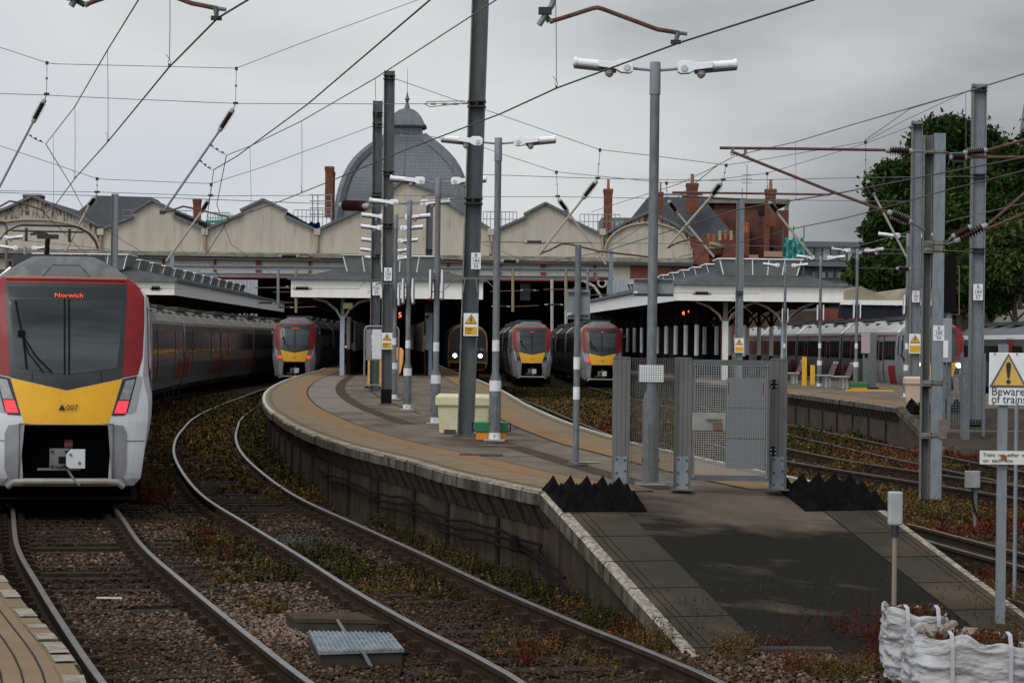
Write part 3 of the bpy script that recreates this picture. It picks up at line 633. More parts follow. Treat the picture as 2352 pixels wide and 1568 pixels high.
TRIM = mat('bumper_trim', (0.38, 0.36, 0.31), 0.5, c2=(0.28, 0.25, 0.21), scale=4)
LENS = mat('lamp_lens', (0.13, 0.14, 0.145), 0.15, c2=(0.25, 0.26, 0.265), scale=14, spec=.9, coat=.8)
COUP = mat('coupler_metal', (0.20, 0.20, 0.19), 0.55, 0.4)
def lerp_tab(tab, z):
    if z <= tab[0][0]: return tab[0][1]
    for (a, x), (b, y) in zip(tab, tab[1:]):
        if z <= b: return x + (y - x) * (z - a) / (b - a)
    return tab[-1][1]
HWF = [(.35, 1.0), (.46, 1.10), (.81, 1.14), (1.07, 1.17), (1.32, 1.20), (1.6, 1.20), (1.95, 1.12), (2.25, 1.14), (2.8, 1.165), (3.15, 1.17), (3.26, 1.11), (3.42, .93), (3.59, .70), (3.72, .50), (3.76, .40)]
HWB = [(.35, 1.05), (.46, 1.16), (.81, 1.22), (1.07, 1.30), (1.32, 1.345), (1.58, 1.36), (1.93, 1.36), (2.25, 1.355), (3.02, 1.32), (3.15, 1.28), (3.26, 1.2), (3.42, 1.03), (3.59, .80), (3.72, .58), (3.76, .46)]
FA = [(.35, .10), (.46, .03), (.8, 0), (1.3, 0), (1.95, .10), (2.6, .36), (3.15, .62), (3.42, .78), (3.6, 1.05), (3.72, 1.45), (3.76, 1.7)]
def smooth_tab(tab, z, w=.05): return (lerp_tab(tab, z - w) + 2 * lerp_tab(tab, z) + lerp_tab(tab, z + w)) / 4
def FY(x, z):
    h = lerp_tab(HWF, z); q = min(1.0, abs(x) / max(h, .3))
    return smooth_tab(FA, z, .08) + .10 * x * x + .10 * q ** 5
def panel(q, poly, off, m, cell=.09):
    """an outline in (x, z) laid on the curved front"""
    bm = bmesh.new(); f = bm.faces.new([bm.verts.new((x, 0, z)) for x, z in poly]); bmesh.ops.triangulate(bm, faces=[f])
    for _ in range(6):
        e = [e for e in bm.edges if e.calc_length() > cell * 1.4]
        if not e: break
        bmesh.ops.subdivide_edges(bm, edges=e, cuts=1); bmesh.ops.triangulate(bm, faces=[f for f in bm.faces if len(f.verts) > 3])
    bm.verts.index_update(); q.add([(v.co.x, FY(v.co.x, v.co.z) - off, v.co.z) for v in bm.verts], [tuple(v.index for v in f.verts) for f in bm.faces], m); bm.free()
def mirror(poly): return [(-x, z) for x, z in reversed(poly)]
CAB_LEN = 2.6
def cab_parts():
    P = {}
    zs = sorted(set([.35, .40, .46, .55, .65, .75, .85, .95, 1.05, 1.15, 1.25] + [1.3 + .065 * i for i in range(11)] + [1.95 + .075 * i for i in range(17)] + [3.18, 3.26, 3.34, 3.42, 3.5, 3.6, 3.66, 3.72, 3.76]))
    cs = [-1, -.97, -.92, -.85, -.75, -.66, -.56, -.42, -.28, -.14, 0, .14, .28, .42, .56, .66, .75, .85, .92, .97, 1]
    q = MB()
    def fp(c, z): x = c * lerp_tab(HWF, z); return (x, FY(x, z), z)
    for a, b in zip(zs, zs[1:]):
        for c, d in zip(cs, cs[1:]):
            if c >= -.561 and d <= .561 and a >= .459 and b <= 1.251: continue
            q.add([fp(c, a), fp(d, a), fp(d, b), fp(c, b)], [(0, 1, 2, 3)], TG if a >= 3.415 else (TR if a >= 3.25 else TW))
    # side shell from the rim of the front back to the full body width
    for sd_ in (-1, 1):
        st = 9; rows = []
        for k in range(st):
            t = k / (st - 1); e = 1 - (1 - t) ** 2.2; row = []
            for z in zs:
                xf = lerp_tab(HWF, z); xb = smooth_tab(HWB, z); yf = FY(xf, z)
                row.append((sd_ * (xf + (xb - xf) * e), yf + (CAB_LEN - yf) * t ** 1.15, z))
            rows.append(row)
        for k in range(st - 1):
            for i in range(len(zs) - 1):
                q.add([rows[k][i], rows[k + 1][i], rows[k + 1][i + 1], rows[k][i + 1]], [(0, 1, 2, 3)], TG if zs[i] >= 3.415 else (TR if zs[i] >= 3.25 and k < 3 else TW))
    q.add([fp(c, 3.76) for c in cs] + [(c * .46, CAB_LEN, 3.76) for c in cs], [(i, i + 1, i + 1 + len(cs), i + len(cs)) for i in range(len(cs) - 1)], TG)
    bmw = MB(); bmw.v = q.v; bmw.f = q.f; bmw.m = q.m; bmw.mats = q.mats; P['cab'] = (bmw, True)
    # recess behind the coupler opening
    q = MB(); xs_ = .56 * 1.19
    q.add([(-.68, .02, .45), (.68, .02, .45), (.68, .02, 1.27), (-.68, .02, 1.27), (-.62, .9, .45), (.62, .9, .45), (.62, .9, 1.27), (-.62, .9, 1.27)], [(0, 1, 5, 4), (1, 2, 6, 5), (2, 3, 7, 6), (3, 0, 4, 7), (4, 5, 6, 7)], BLACK); P['coupler_recess'] = (q, False)
    for s in (-1, 1):      # bevelled grey-white frame round the opening
        q = MB()
        pl = [(.665, .47), (.83, .47), (.88, .60), (.885, 1.12), (.83, 1.24), (.60, 1.262), (.60, 1.235), (.652, 1.20), (.668, 1.12)]
        panel(q, pl if s > 0 else mirror(pl), .010, mat('bevel_grey', (0.30, 0.30, 0.31), .5, c2=(.22, .22, .225), scale=2)); P['opening_frame%d' % s] = (q, False)
    for k_, x_ in enumerate((-.5, .5)):
        qs = MB(); panel(qs, [(x_ - .004, 2.03), (x_ - .004, 1.87), (x_ + .004, 1.87), (x_ + .004, 2.03)], .0125, BLACK); P['surround_seam%d' % k_] = (qs, False)
    q = MB(); panel(q, [(-.90, 3.335), (-.815, 1.935), (0, 1.755), (.815, 1.935), (.90, 3.335)], .008, TK); P['windscreen_surround'] = (q, True)
    q = MB(); panel(q, [(-.845, 3.09), (-.735, 2.10), (-.70, 2.075), (0, 1.985), (.70, 2.075), (.735, 2.10), (.845, 3.09)], .016, TGL); panel(q, [(-.855, 3.275), (-.847, 3.105), (.847, 3.105), (.855, 3.275)], .016, TGH)
    P['windscreen'] = (q, True)
    q = MB(); 
    for x in (-.033, .033): panel(q, [(x - .013, 3.10), (x - .013, 1.99), (x + .013, 1.99), (x + .013, 3.10)], .021, BLACK)
    panel(q, [(-.84, 3.105), (-.84, 3.085), (.84, 3.085), (.84, 3.105)], .020, TK); P['windscreen_divider'] = (q, False)
    q = MB()
    for s in (-1, 1):
        pl = [(.80, 1.935), (1.045, 1.985), (1.12, 2.25), (1.155, 2.8), (1.158, 3.15), (1.10, 3.255), (.92, 3.405), (.88, 3.405), (.88, 3.3)]
        panel(q, pl if s > 0 else mirror(pl), .005, TR)
    panel(q, [(-.89, 3.405), (-.89, 3.32), (.89, 3.32), (.89, 3.405)], .006, TR); P['red_panel'] = (q, True)
    q = MB(); panel(q, [(-.90, 3.428), (-.90, 3.409), (.90, 3.409), (.90, 3.428)], .009, mat('orange_pinstripe', (0.45, 0.14, 0.03), .5))
    panel(q, [(-.88, 3.385), (-.88, 3.37), (.88, 3.37), (.88, 3.385)], .010, BLACK); P['pinstripe'] = (q, False)
    q = MB(); panel(q, [(-.81, 1.925), (-.605, 1.257), (.605, 1.257), (.81, 1.925), (0, 1.748)], .006, TY); P['yellow_panel'] = (q, True)
    for s in (-1, 1):
        f_ = (lambda p: p) if s > 0 else mirror
        q = MB(); panel(q, f_([(.815, 1.925), (1.03, 1.972), (.885, 1.43), (.84, 1.395), (.655, 1.385)]), .012, TK)
        panel(q, f_([(.86, 1.90), (1.00, 1.925), (.915, 1.62), (.765, 1.62)]), .022, LENS)
        P['lamp_cluster%d' % s] = (q, False)
        q = MB(); panel(q, f_([(.752, 1.60), (.905, 1.60), (.86, 1.425), (.695, 1.425)]), .024, REDL); P['tail_light%d' % s] = (q, False)
        q = MB(); panel(q, f_([(1.035, 1.972), (1.11, 1.955), (1.0, 1.46), (.93, 1.425), (.895, 1.43)]), .014, mat('pale_grey_fin', (.36, .37, .38), .45)); P['lamp_fin%d' % s] = (q, False)
        # seams
        q = MB(); panel(q, f_([(.69, 1.018), (.69, 1.008), (1.15, 1.008), (1.15, 1.018)]), .006, BLACK)
        panel(q, f_([(.82, .46), (.92, .36), (.93, .36), (.835, .46)]), .010, BLACK); P['seam%d' % s] = (q, False)
        # cab side window (dark diamond)
        def sp(y, z):
            xf = lerp_tab(HWF, z); xb = smooth_tab(HWB, z); yf = FY(xf, z); t = max(0, (y - yf) / (CAB_LEN - yf)) ** (1 / 1.15); e = 1 - (1 - t) ** 2.2; return (s * (xf + (xb - xf) * e + .006), y, z)
        q = MB(); q.add([sp(y, z) for y, z in ((.92, 3.0), (2.3, 3.0), (2.3, 2.2), (1.3, 1.98), (.98, 1.72), (.76, 2.1), (.8, 2.6), (1.5, 3.0), (1.5, 2.5), (1.5, 2.1))], [(9, 3, 4, 5), (9, 5, 6, 8), (8, 6, 0, 7), (7, 1, 2, 9)], GLASSD); P['cab_window%d' % s] = (q, False)
    q = MB(); q.tube([(-.83, .06, .34), (-.74, .0, .415), (-.62, -.012, .425), (.62, -.012, .425), (.74, .0, .415), (.83, .06, .34)], .045, TRIM, 8); P['bumper_bar'] = (q, True)
    q = MB(); panel(q, [(-.36, 3.435), (-.21, 3.62), (.21, 3.62), (.36, 3.435), (.34, 3.435), (.20, 3.605), (-.20, 3.605), (-.34, 3.435)], .006, DARKST)
    panel(q, [(-.33, 3.44), (-.195, 3.60), (.195, 3.60), (.33, 3.44)], .003, mat('hatch_grey', (.11, .115, .12), .6)); P['roof_hatch'] = (q, False)
    # coupler head
    q = MB(); q.box((-.10, .10, .76), (.27, .16, .28), COUP); q.tube([(-.09, .02, .75), (-.09, -.07, .75)], .105, COUP, 16); q.box((-.06, -.075, .74), (.1, .03, .1), BLACK)
    q.box((-.1, .06, .60), (.62, .12, .03), COUP); q.tube([(.02, .0, .60), (.12, -.04, .45), (.2, -.06, .37)], .02, COUP, 6); q.tube([(-.02, .25, .93), (.10, .25, .93)], .10, mat('dark_red_hose', (.10, .02, .02), .6), 10)
    for x, z in ((-.2, .86), (-.2, .64), (.0, .86)): q.tube([(x, .02, z), (x, -.0, z)], .022, DARKST, 8)
    P['coupler'] = (q, False)
    q = MB(); q.prism([(.0, .66), (.05, .62), (.27, .62), (.27, .90), (.06, .90), (.0, .82)], -.10, -.075, mat('white_coupler_plate', (.62, .63, .64), .4)); 
    for x, z in ((.06, .82), (.19, .70)): q.tube([(x, -.10, z), (x, -.115, z)], .022, COUP, 8)
    P['coupler_plate'] = (q, False)
    # wiper
    def on(x, z, o=.05): return (x, FY(x, z) - o, z)
    q = MB(); q.tube([on(-.22, 2.02), on(-.45, 2.25), on(-.62, 2.52), on(-.66, 2.62)], .011, BLACK, 6); q.tube([on(-.34, 2.02), on(-.56, 2.3), on(-.66, 2.58)], .010, BLACK, 6)
    q.tube([on(-.745, 3.06, .03), on(-.70, 2.8, .035), on(-.64, 2.55, .04), on(-.60, 2.25, .035), on(-.58, 2.07, .03)], .014, BLACK, 6); q.box(on(-.66, 2.58), (.10, .03, .09), BLACK); P['wiper'] = (q, False)
    for s in (-1, 1): q = MB(); q.box((s * 1.345, 1.5, 2.9), (.07, .10, .16), mat('camera_grey', (.3, .3, .31), .5)); P['camera_pod%d' % s] = (q, False)
    q = MB(); q.box((0, 1.6, .22), (2.1, 2.6, .16), BLACK); q.box((0, .45, .26), (1.9, .3, .15), BLACK)
    q.box((0, 1.2, .12), (2.3, .25, .16), BLACK)
    for s in (-1, 1): q.box((s * 1.08, 1.5, .40), (.18, .5, .8), BLACK); q.box((s * .75, .75, .16), (.14, .1, .22), BLACK)
    P['underframe'] = (q, False)
    return P
CABP = cab_parts()
SEC = [(-1.22, .55), (-1.24, .81), (-1.36, 1.45), (-1.36, 2.2), (-1.32, 3.02), (-1.26, 3.18), (-1.02, 3.42), (-.78, 3.59), (-.56, 3.72), (-.40, 3.76)]
SEC = SEC + [(-x, z) for x, z in reversed(SEC)]
def wheelset(q, y, r=.42):
    for s in (-1, 1): q.tube([(s * .68, y, r), (s * .80, y, r)], r, DARKST, 16)
    q.tube([(-.7, y, r), (.7, y, r)], .09, DARKST, 8)
def coach(ln, seed, bogie=True):
    """one coach, its near end at y=0; returns (part name -> builder)"""
    r = random.Random(seed); P = {}
    q = MB(); rings = [[(x, y, z) for x, z in SEC] for y in (.25, ln - .25)]
    n = len(SEC)
    for j in range(n - 1):
        z = (SEC[j][1] + SEC[j + 1][1]) / 2; q.add([rings[0][j], rings[1][j], rings[1][j + 1], rings[0][j + 1]], [(0, 1, 2, 3)], TSR if z > 3.1 else TS)
    for y in (.25, ln - .25): q.add([(x, y, z) for x, z in SEC], [tuple(range(n))], TK)
    P['coach_body'] = q
    q = MB(); q.box((0, 0, 2.0), (2.2, .5, 2.6), TK); P['gangway'] = q
    for s in (-1, 1):
        def sd(y0, y1, z0, z1, m, o=.008, q=None):
            q = q or MB(); xz = lambda z: s * ((1.36 if z < 2.2 else 1.36 - (z - 2.2) * .049) + o) if z >= 1.45 else s * (1.24 + (z - .81) * .1875 + o)
            zz = [z0] + [z for z in (1.45, 2.2) if z0 < z < z1] + [z1]
            q.loft([[(xz(z), y0, z) for z in zz], [(xz(z), y1, z) for z in zz]], m, closed=False); return q
        q = sd(.6, ln - .6, 1.95, 2.78, GLASSD); y = 1.2
        P['window_band%d' % s] = q
        q = MB(); y = .7
        while y < ln - .7: sd(y, y + .05, 1.97, 2.76, mat('bright_pillar', (.30, .30, .30), .3, .6), .014, q); y += .85
        P['window_pillars%d' % s] = q
        for yy in (ln * .22, ln * .72):
            q = sd(yy, yy + 1.3, .95, 2.95, TS, .016); sd(yy - .14, yy, .95, 3.02, TR, .018, q); sd(yy + 1.3, yy + 1.44, .95, 3.02, TR, .018, q); sd(yy + .15, yy + 1.15, 1.9, 2.75, GLASSD, .022, q); P['door%d_%d' % (s, int(yy))] = q
        q = sd(.3, ln - .3, 3.0, 3.05, TR, .01); P['red_line%d' % s] = q
        q = MB(); sd(.5, 2.4, .85, 1.7, TR, .012, q); P['red_flash%d' % s] = q
        q = MB(); sd(ln - 3.4, ln - 1.2, .85, 1.6, TR, .012, q); P['red_flash_%d' % s] = q
        q = MB(); q.tube([(s * 1.37, .2, 1.9), (s * 1.365, .2, 2.6), (s * 1.3, .2, 3.15), (s * .8, .2, 3.6)], .03, mat('bright_pillar', (.3, .3, .3)), 6); P['end_pillar%d' % s] = q
    q = MB(); q.box((0, ln * .3, 3.80), (1.5, ln * .28, .18), mat('roof_pod', (.07, .07, .073), .8)); P['roof_pod'] = q
    q = MB(); q.box((0, ln * .75, 3.79), (1.4, ln * .22, .16), MATS['roof_pod']); P['roof_pod_'] = q
    q = MB(); q.box((0, ln * .5, 3.765), (1.1, ln * .9, .02), MATS['roof_pod'])
    for k in range(5): q.box((0, ln * (.1 + .19 * k), 3.56), (2.0, .06, .1), MATS['roof_pod'])
    P['roof_equipment'] = q
    q = MB(); q.box((0, ln / 2, .62), (2.3, ln - 6, .5), BLACK)
    for yb in (2.2, ln - 2.2):
        q.box((0, yb, .5), (2.2, 3.0, .28), DARKST)
        for s in (-1, 1): q.box((s * 1.08, yb, .55), (.15, 2.9, .25), DARKST); q.box((s * 1.1, yb, .75), (.2, .5, .5), BLACK)
    P['bogie_frame'] = q
    for i, yb in enumerate((1.1, 3.3, ln - 3.3, ln - 1.1)): w = MB(); wheelset(w, yb); P['wheelset%d' % i] = w
    return P
COACHP = {}
def base(nm): return nm.rstrip('-0123456789_')
PROTO = {}
def emit(key, P, parent, loc=(0, 0, 0), rz=0.0, skip=()):
    """link (or copy, sharing the mesh) the parts of a cab or coach under parent"""
    first = key not in PROTO
    if first: PROTO[key] = {}
    for nm, val in P.items():
        if any(base(nm) == s_ for s_ in skip): continue
        mbx, sm = val if isinstance(val, tuple) else (val, False)
        if nm not in PROTO[key]:
            o = mbx.build(base(nm), None, smooth=sm, world=False); PROTO[key][nm] = o
        else:
            o = PROTO[key][nm].copy(); COL.objects.link(o)
        o.parent = parent; o.location = loc; o.rotation_euler = (0, 0, rz)
def emu(path, Y0, ncoach, label, number, led, tail=(True, True), head=None, ln=17.5, gr='multiple unit trains', plate=True, straight=False):
    d0 = path.atY(Y0); p = path.at(d0); tn = path.tan(d0 + 1.5); rz = math.atan2(tn.y, tn.x) - PI / 2
    t = thing('electric_train', label, 'train', (p.x, p.y, 0), rz, gr)
    skip = ['tail_light'] if not any(tail) else []
    if not plate: skip.append('coupler_plate')
    emit('cab', CABP, t, skip=skip)
    if any(tail) and not all(tail):
        for o in [c for c in KIDS(t) if c.name.startswith('tail_light')]:
            if (o.data.vertices[0].co.x > 0) != tail[1]: bpy.data.objects.remove(o)
    if number: text('unit_number', number, .115, t, (.02, FY(0, 1.50) - .03, 1.50), INK, ext=.001)
    if led: text('destination_display', led, .088, t, (.03, FY(0, 3.15) - .035, 3.15), LEDR, ext=.002, sx=1.35)
    if head is not None:
        for s in (-1, 1):
            q = MB(); x = s * .86; q.lathe((x, FY(x, 1.76) - .0, 1.76), (x, FY(x, 1.76) - .1, 1.76), [(0, .11), (.03, .11), (.045, .06)], head[0] if s < 0 else head[1], 16); q.build('headlight', t, world=False)
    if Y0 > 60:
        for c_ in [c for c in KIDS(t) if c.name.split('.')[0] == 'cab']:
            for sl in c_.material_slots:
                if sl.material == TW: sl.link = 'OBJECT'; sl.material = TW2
    # coaches follow the curve
    inv = Matrix.Rotation(-rz, 3, 'Z'); d = d0 + CAB_LEN - .25
    for i in range(ncoach):
        k = ('c', ln if i else ln); a = path.at(d); b = path.at(d + ln)
        if ln not in COACHP: COACHP[ln] = coach(ln, 3)
        v = b - a; ang = math.atan2(v.y, v.x) - PI / 2; loc = inv @ (a - p)
        e = bpy.data.objects.new('coach', None); COL.objects.link(e); e.parent = t; e.location = loc; e.rotation_euler = (0, 0, ang - rz)
        emit(k, COACHP[ln], e); d += ln
    if 120 < Y0:      # darker coach sides, roofs and red of the trains standing in the platforms
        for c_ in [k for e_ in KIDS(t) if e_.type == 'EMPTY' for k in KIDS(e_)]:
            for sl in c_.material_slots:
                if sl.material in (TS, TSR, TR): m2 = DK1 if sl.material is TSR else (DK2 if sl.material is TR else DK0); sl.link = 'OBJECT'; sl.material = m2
    if Y0 == 108:      # the clean silvery train on the far platform
        for c_ in [k for e_ in KIDS(t) if e_.type == 'EMPTY' for k in KIDS(e_)]:
            for sl in c_.material_slots:
                if sl.material in (TS, TSR): m2 = SV1 if sl.material is TSR else SV0; sl.link = 'OBJECT'; sl.material = m2
    return t
SV0 = mat('silver_coach_side', (.23, .235, .24), .5, c2=(.18, .185, .19), scale=1.5); SV1 = mat('pale_coach_roof', (.46, .455, .44), .7, c2=(.34, .335, .32), scale=1.2)
DK0 = mat('dark_coach_side', (.018, .018, .019), .7); DK1 = mat('dark_coach_roof', (.035, .034, .032), .8, c2=(.055, .053, .05), scale=2); DK2 = mat('dark_coach_red', (.035, .008, .008), .7)  # darker versions of the coach side, roof and red colours
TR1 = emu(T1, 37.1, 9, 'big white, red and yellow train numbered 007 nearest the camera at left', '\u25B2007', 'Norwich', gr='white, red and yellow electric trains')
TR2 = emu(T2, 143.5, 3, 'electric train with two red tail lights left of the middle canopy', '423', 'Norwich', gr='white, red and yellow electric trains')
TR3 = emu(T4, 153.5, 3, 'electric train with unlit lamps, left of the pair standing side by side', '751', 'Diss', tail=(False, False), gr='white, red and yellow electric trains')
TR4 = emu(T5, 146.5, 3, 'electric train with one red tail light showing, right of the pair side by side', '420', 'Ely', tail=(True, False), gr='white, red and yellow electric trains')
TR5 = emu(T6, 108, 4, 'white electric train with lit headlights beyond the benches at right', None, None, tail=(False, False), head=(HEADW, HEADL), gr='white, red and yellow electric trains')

# roof pantograph of the first train (stands on its second coach)
q = MB(); pc = T1.xy(50); tn = T1.tan(T1.atY(50)); rz = math.atan2(tn.y, tn.x) - PI / 2; R = Matrix.Rotation(rz, 3, 'Z')
def pp(x, y, z): return pc + R @ Vector((x, y, 0)) + Vector((0, 0, z))
PM = mat('pantograph_steel', (.06, .05, .045), .6, .3)
for y in (-.18, .18):
    q.tube([pp(-.98, y, 4.28), (pp(-.93, y, 4.42)), pp(-.8, y, 4.58), pp(-.6, y, 4.69), pp(-.5, y, 4.715), pp(.5, y, 4.715), pp(.6, y, 4.69), pp(.8, y, 4.58), pp(.93, y, 4.42), pp(.98, y, 4.28)], .014, PM, 6)
q.tube([pp(-.7, 0, 4.60), pp(.7, 0, 4.60)], .02, PM, 6)
for x in (-.42, .42): q.tube([pp(x, 0, 4.66), pp(x, 0, 4.40)], .03, PM, 8)
q.box(pp(0, 0, 4.50), (.42, .1, .09), PM, rz); q.tube([pp(0, 0, 4.48), pp(0, .55, 4.2), pp(0, 1.1, 3.98)], [.05, .05, .07], PM, 8); q.tube([pp(0, 1.1, 3.98), pp(0, .2, 3.85)], .05, PM, 8); q.box(pp(0, .4, 3.84), (.9, 1.3, .08), PM, rz)
inv = TR1.matrix_world
bpy.context.view_layer.update(); mi_ = TR1.matrix_world.inverted(); q.v = [tuple(mi_ @ Vector(v)) for v in q.v]; q.build('pantograph', TR1, world=False)
q = MB()
for x in (-.62, -.5, -.38): q.ins((0, 0, 0), (0, 0, .01)) if False else q.lathe((x - .1, 13.2, 3.82), (x - .1, 13.2, 4.02), [(0, .03), (.03, .07), (.06, .03), (.1, .07), (.13, .03), (.17, .07), (.2, .03)], INS, 10)
q.build('roof_insulators', TR1, world=False)

# yellow-fronted diesel unit
def dmu(path, Y0):
    p = path.xy(Y0); tn = path.tan(path.atY(Y0)); rz = math.atan2(tn.y, tn.x) - PI / 2
    t = thing('diesel_train', 'yellow fronted diesel train with two lit headlights behind the tall mast', 'train', (p.x, p.y, 0), rz)
    outl = [(-1.36, 1.0), (-1.36, 2.6), (-1.25, 3.15), (-.95, 3.5), (-.5, 3.72), (0, 3.78), (.5, 3.72), (.95, 3.5), (1.25, 3.15), (1.36, 2.6), (1.36, 1.0), (1.15, .55), (-1.15, .55)]
    q = MB(); q.prism(outl, 0, 22, mat('dmu_dark_blue', (.03, .035, .05), .5)); q.build('coach_body', t, world=False)
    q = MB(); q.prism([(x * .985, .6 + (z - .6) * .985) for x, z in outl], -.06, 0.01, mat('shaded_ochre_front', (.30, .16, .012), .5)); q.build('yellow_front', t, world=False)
    q = MB(); q.prism([(-1.22, 1.85), (-1.24, 2.8), (-1.06, 3.22), (-.6, 3.46), (.6, 3.46), (1.06, 3.22), (1.24, 2.8), (1.22, 1.85)], -.09, -.058, GLASSD); q.build('windscreen', t, world=False)
    q = MB(); q.box((0, -.075, 1.52), (2.56, .06, .6), TK); q.box((0, -.08, .84), (2.4, .06, .40), BLACK); q.build('lamp_band', t, world=False)
    q = MB(); q.tube([(-1.3, -.08, 1.0), (-1.26, -.08, .72), (-1.05, -.08, .58), (1.05, -.08, .58), (1.26, -.08, .72), (1.3, -.08, 1.0)], .035, TR, 6); q.build('red_trim', t, world=False)
    for s in (-1, 1):
        q = MB(); q.lathe((s * .86, -.10, 1.55), (s * .86, -.16, 1.55), [(0, .13), (.03, .13), (.05, .07)], HEADL, 14); q.build('headlight', t, world=False)
    text('unit_number', '156 906', .2, t, (.78, -.12, 1.98), mat('pale_lettering', (.5, .5, .5), .6))
    q = MB()
    for y in (1.5, 4): wheelset(q, y)
    q.build('wheelset', t, world=False)
dmu(T3, 172)

# coaches standing at the far right
t7 = thing('electric_train', 'grey train with white roof edge behind the warning sign at far right', 'train', (0, 0, 0), 0)
d = T7.atY(78); 
for i in range(3):
    a = T7.at(d); b = T7.at(d + 19); v = b - a; ang = math.atan2(v.y, v.x) - PI / 2
    q = MB(); sec = [(-1.3, .6), (-1.36, 1.4), (-1.36, 2.9), (-1.28, 3.2), (-.9, 3.5), (0, 3.7), (.9, 3.5), (1.28, 3.2), (1.36, 2.9), (1.36, 1.4), (1.3, .6)]
    q.prism(sec, .3, 18.7, TS); q.v = [tuple(a + Matrix.Rotation(ang, 3, 'Z') @ Vector(x)) for x in q.v]; bd = q.build('coach_body', t7)
    q = MB()
    for s in (-1, 1): q.box((s * 1.37, 9.5, 3.05), (.04, 18.4, .22), WHITEL)
    q.v = [tuple(a + Matrix.Rotation(ang, 3, 'Z') @ Vector(x)) for x in q.v]; q.build('white_roof_edge', t7)
    q = MB()
    for s in (-1, 1):
        q.box((s * 1.365, 9.5, 2.25), (.03, 17, .75), GLASSD); q.box((s * 1.37, 4.0, 2.0), (.04, 1.3, 2.0), TR)
    q.v = [tuple(a + Matrix.Rotation(ang, 3, 'Z') @ Vector(x)) for x in q.v]; q.build('window_band', t7)
    q = MB()
    for k in range(4): q.box((0, 2.5 + 4.5 * k, 3.72), (1.7, 2.6, .16), MATS['roof_pod'])
    q.box((0, 9.5, .45), (2.2, 14, .4), BLACK); q.v = [tuple(a + Matrix.Rotation(ang, 3, 'Z') @ Vector(x)) for x in q.v]; q.build('roof_and_underframe_equipment', t7)
    d += 19
# ================================================================== MASTS
def plate(t, x, y, z, lines, w=.165, h=.28):
    q = MB(); q.box((x, y, z), (w, .012, h), WHITE); pl = q.build('number_plate', t, world=False)
    for i, s in enumerate(lines):
        text('lettering', s, h * .30, t, (x, y - .008, z + h * (.33 - .33 * i)), INK)
    q = MB()
    for k in (.165, -.165): q.box((x, y - .0075, z + h * k), (w * .8, .002, .006), INK)
    q.build('dividing_line', t, world=False)
def warn(t, x, y, z, w=.25, h=.39, full=True):
    q = MB(); q.box((x, y, z), (w, .012, h), WHITE); q.build('warning_sign', t, world=False)
    s = w * .43
    q = MB(); q.prism([(x - s, z + .03 * h), (x + s, z + .03 * h), (x, z + .46 * h)], y - .010, y - .0065, INK)
    k = .82; q.prism([(x - s * k, z + .065 * h), (x + s * k, z + .065 * h), (x, z + .41 * h)], y - .013, y - .0105, YEL); q.build('warning_triangle', t, world=False)
    q = MB(); q.prism([(x + .03 * w, z + .36 * h), (x - .10 * w, z + .21 * h), (x - .01 * w, z + .22 * h), (x - .07 * w, z + .09 * h), (x + .01 * w, z + .13 * h), (x + .09 * w, z + .245 * h), (x + .01 * w, z + .24 * h), (x + .07 * w, z + .34 * h)], y - .016, y - .0135, INK); q.build('lightning_mark', t, world=False)
    q = MB(); q.box((x, y - .008, z - .27 * h), (w * .86, .004, h * .34), YEL); q.build('yellow_panel', t, world=False)
    if full:
        for i, (tx, sz) in enumerate((('Danger', .11), ('Overhead', .065), ('live wires', .065))): text('lettering', tx, h * sz * 1.05, t, (x - w * .38, y - .0125, z - h * (.175 + .095 * i)), INK, align='LEFT')
def mast(u, Y, zf, zt, w, label, lean=0.0, rz=0.0, clamps=(), pl=None, wa=None, cage=None, mt=None, dark=.0):
    loc = W(u, 784, Y); mt = mt or MAST
    t = thing('overhead_line_mast', label, 'mast', (loc.x, Y, zf), rz, 'overhead line masts')
    H = zt - zf; q = MB(); k = lambda z: lean * z
    for s in (-1, 1): q.loft([[(s * w / 2 + a + k(z), b, z) for a, b in ((-.011, -w / 2), (.011, -w / 2), (.011, w / 2), (-.011, w / 2))] for z in (0, H)], MASTED if s < 0 else mt, caps=True)
    q.loft([[(a + k(z), b, z) for a, b in ((-w / 2 + .011, -.012), (w / 2 - .011, -.012), (w / 2 - .011, .012), (-w / 2 + .011, .012))] for z in (0, H)], mt, caps=True)
    q.build('steel_column', t, world=False)
    q = MB(); q.box((0, 0, .01), (w + .16, w + .16, .02), mt)
    if dark: q.box((0, 0, dark / 2), (w + .02, w + .02, dark), BLACK)
    q.build('base_plate', t, world=False)
    for c in clamps:
        q = MB(); z = c - zf
        q.box((k(z), 0, z + .045), (w + .05, w + .05, .022), DARKST); q.box((k(z), 0, z - .045), (w + .05, w + .05, .022), DARKST); q.box((k(z), 0, z), (.03, w + .04, .09), DARKST)
        q.build('clamp', t, world=False)
    if pl: plate(t, pl[2] + k(pl[0] - zf), -w / 2 - .03, pl[0] - zf, pl[1], *(pl[3:] or ()))
    if wa: warn(t, k(wa[0] - zf) + (wa[1] if len(wa) > 1 else 0), -w / 2 - .02, wa[0] - zf, *(wa[2:] or ()))
    if cage:
        q = MB(); z = cage - zf; x0 = k(z)
        q.box((x0, -w / 2 - .05, z), (w + .22, .03, .03), GALV); q.box((x0, w / 2 + .05, z), (w + .22, .03, .03), GALV)
        for s in (-1, 1):
            q.tube([(x0 + s * (w / 2 + .1), -w / 2 - .05, z), (x0 + s * (w / 2 + .36), -w / 2 - .16, z - .25)], .008, GALV, 5)
            q.tube([(x0 + s * w * .35, -w / 2 - .05, z), (x0 + s * w * .45, -w / 2 - .28, z - .24)], .008, GALV, 5)
        q.build('climbing_guard', t, world=False)
    return t
zat = lambda u, v, Y: W(u, v, Y).z
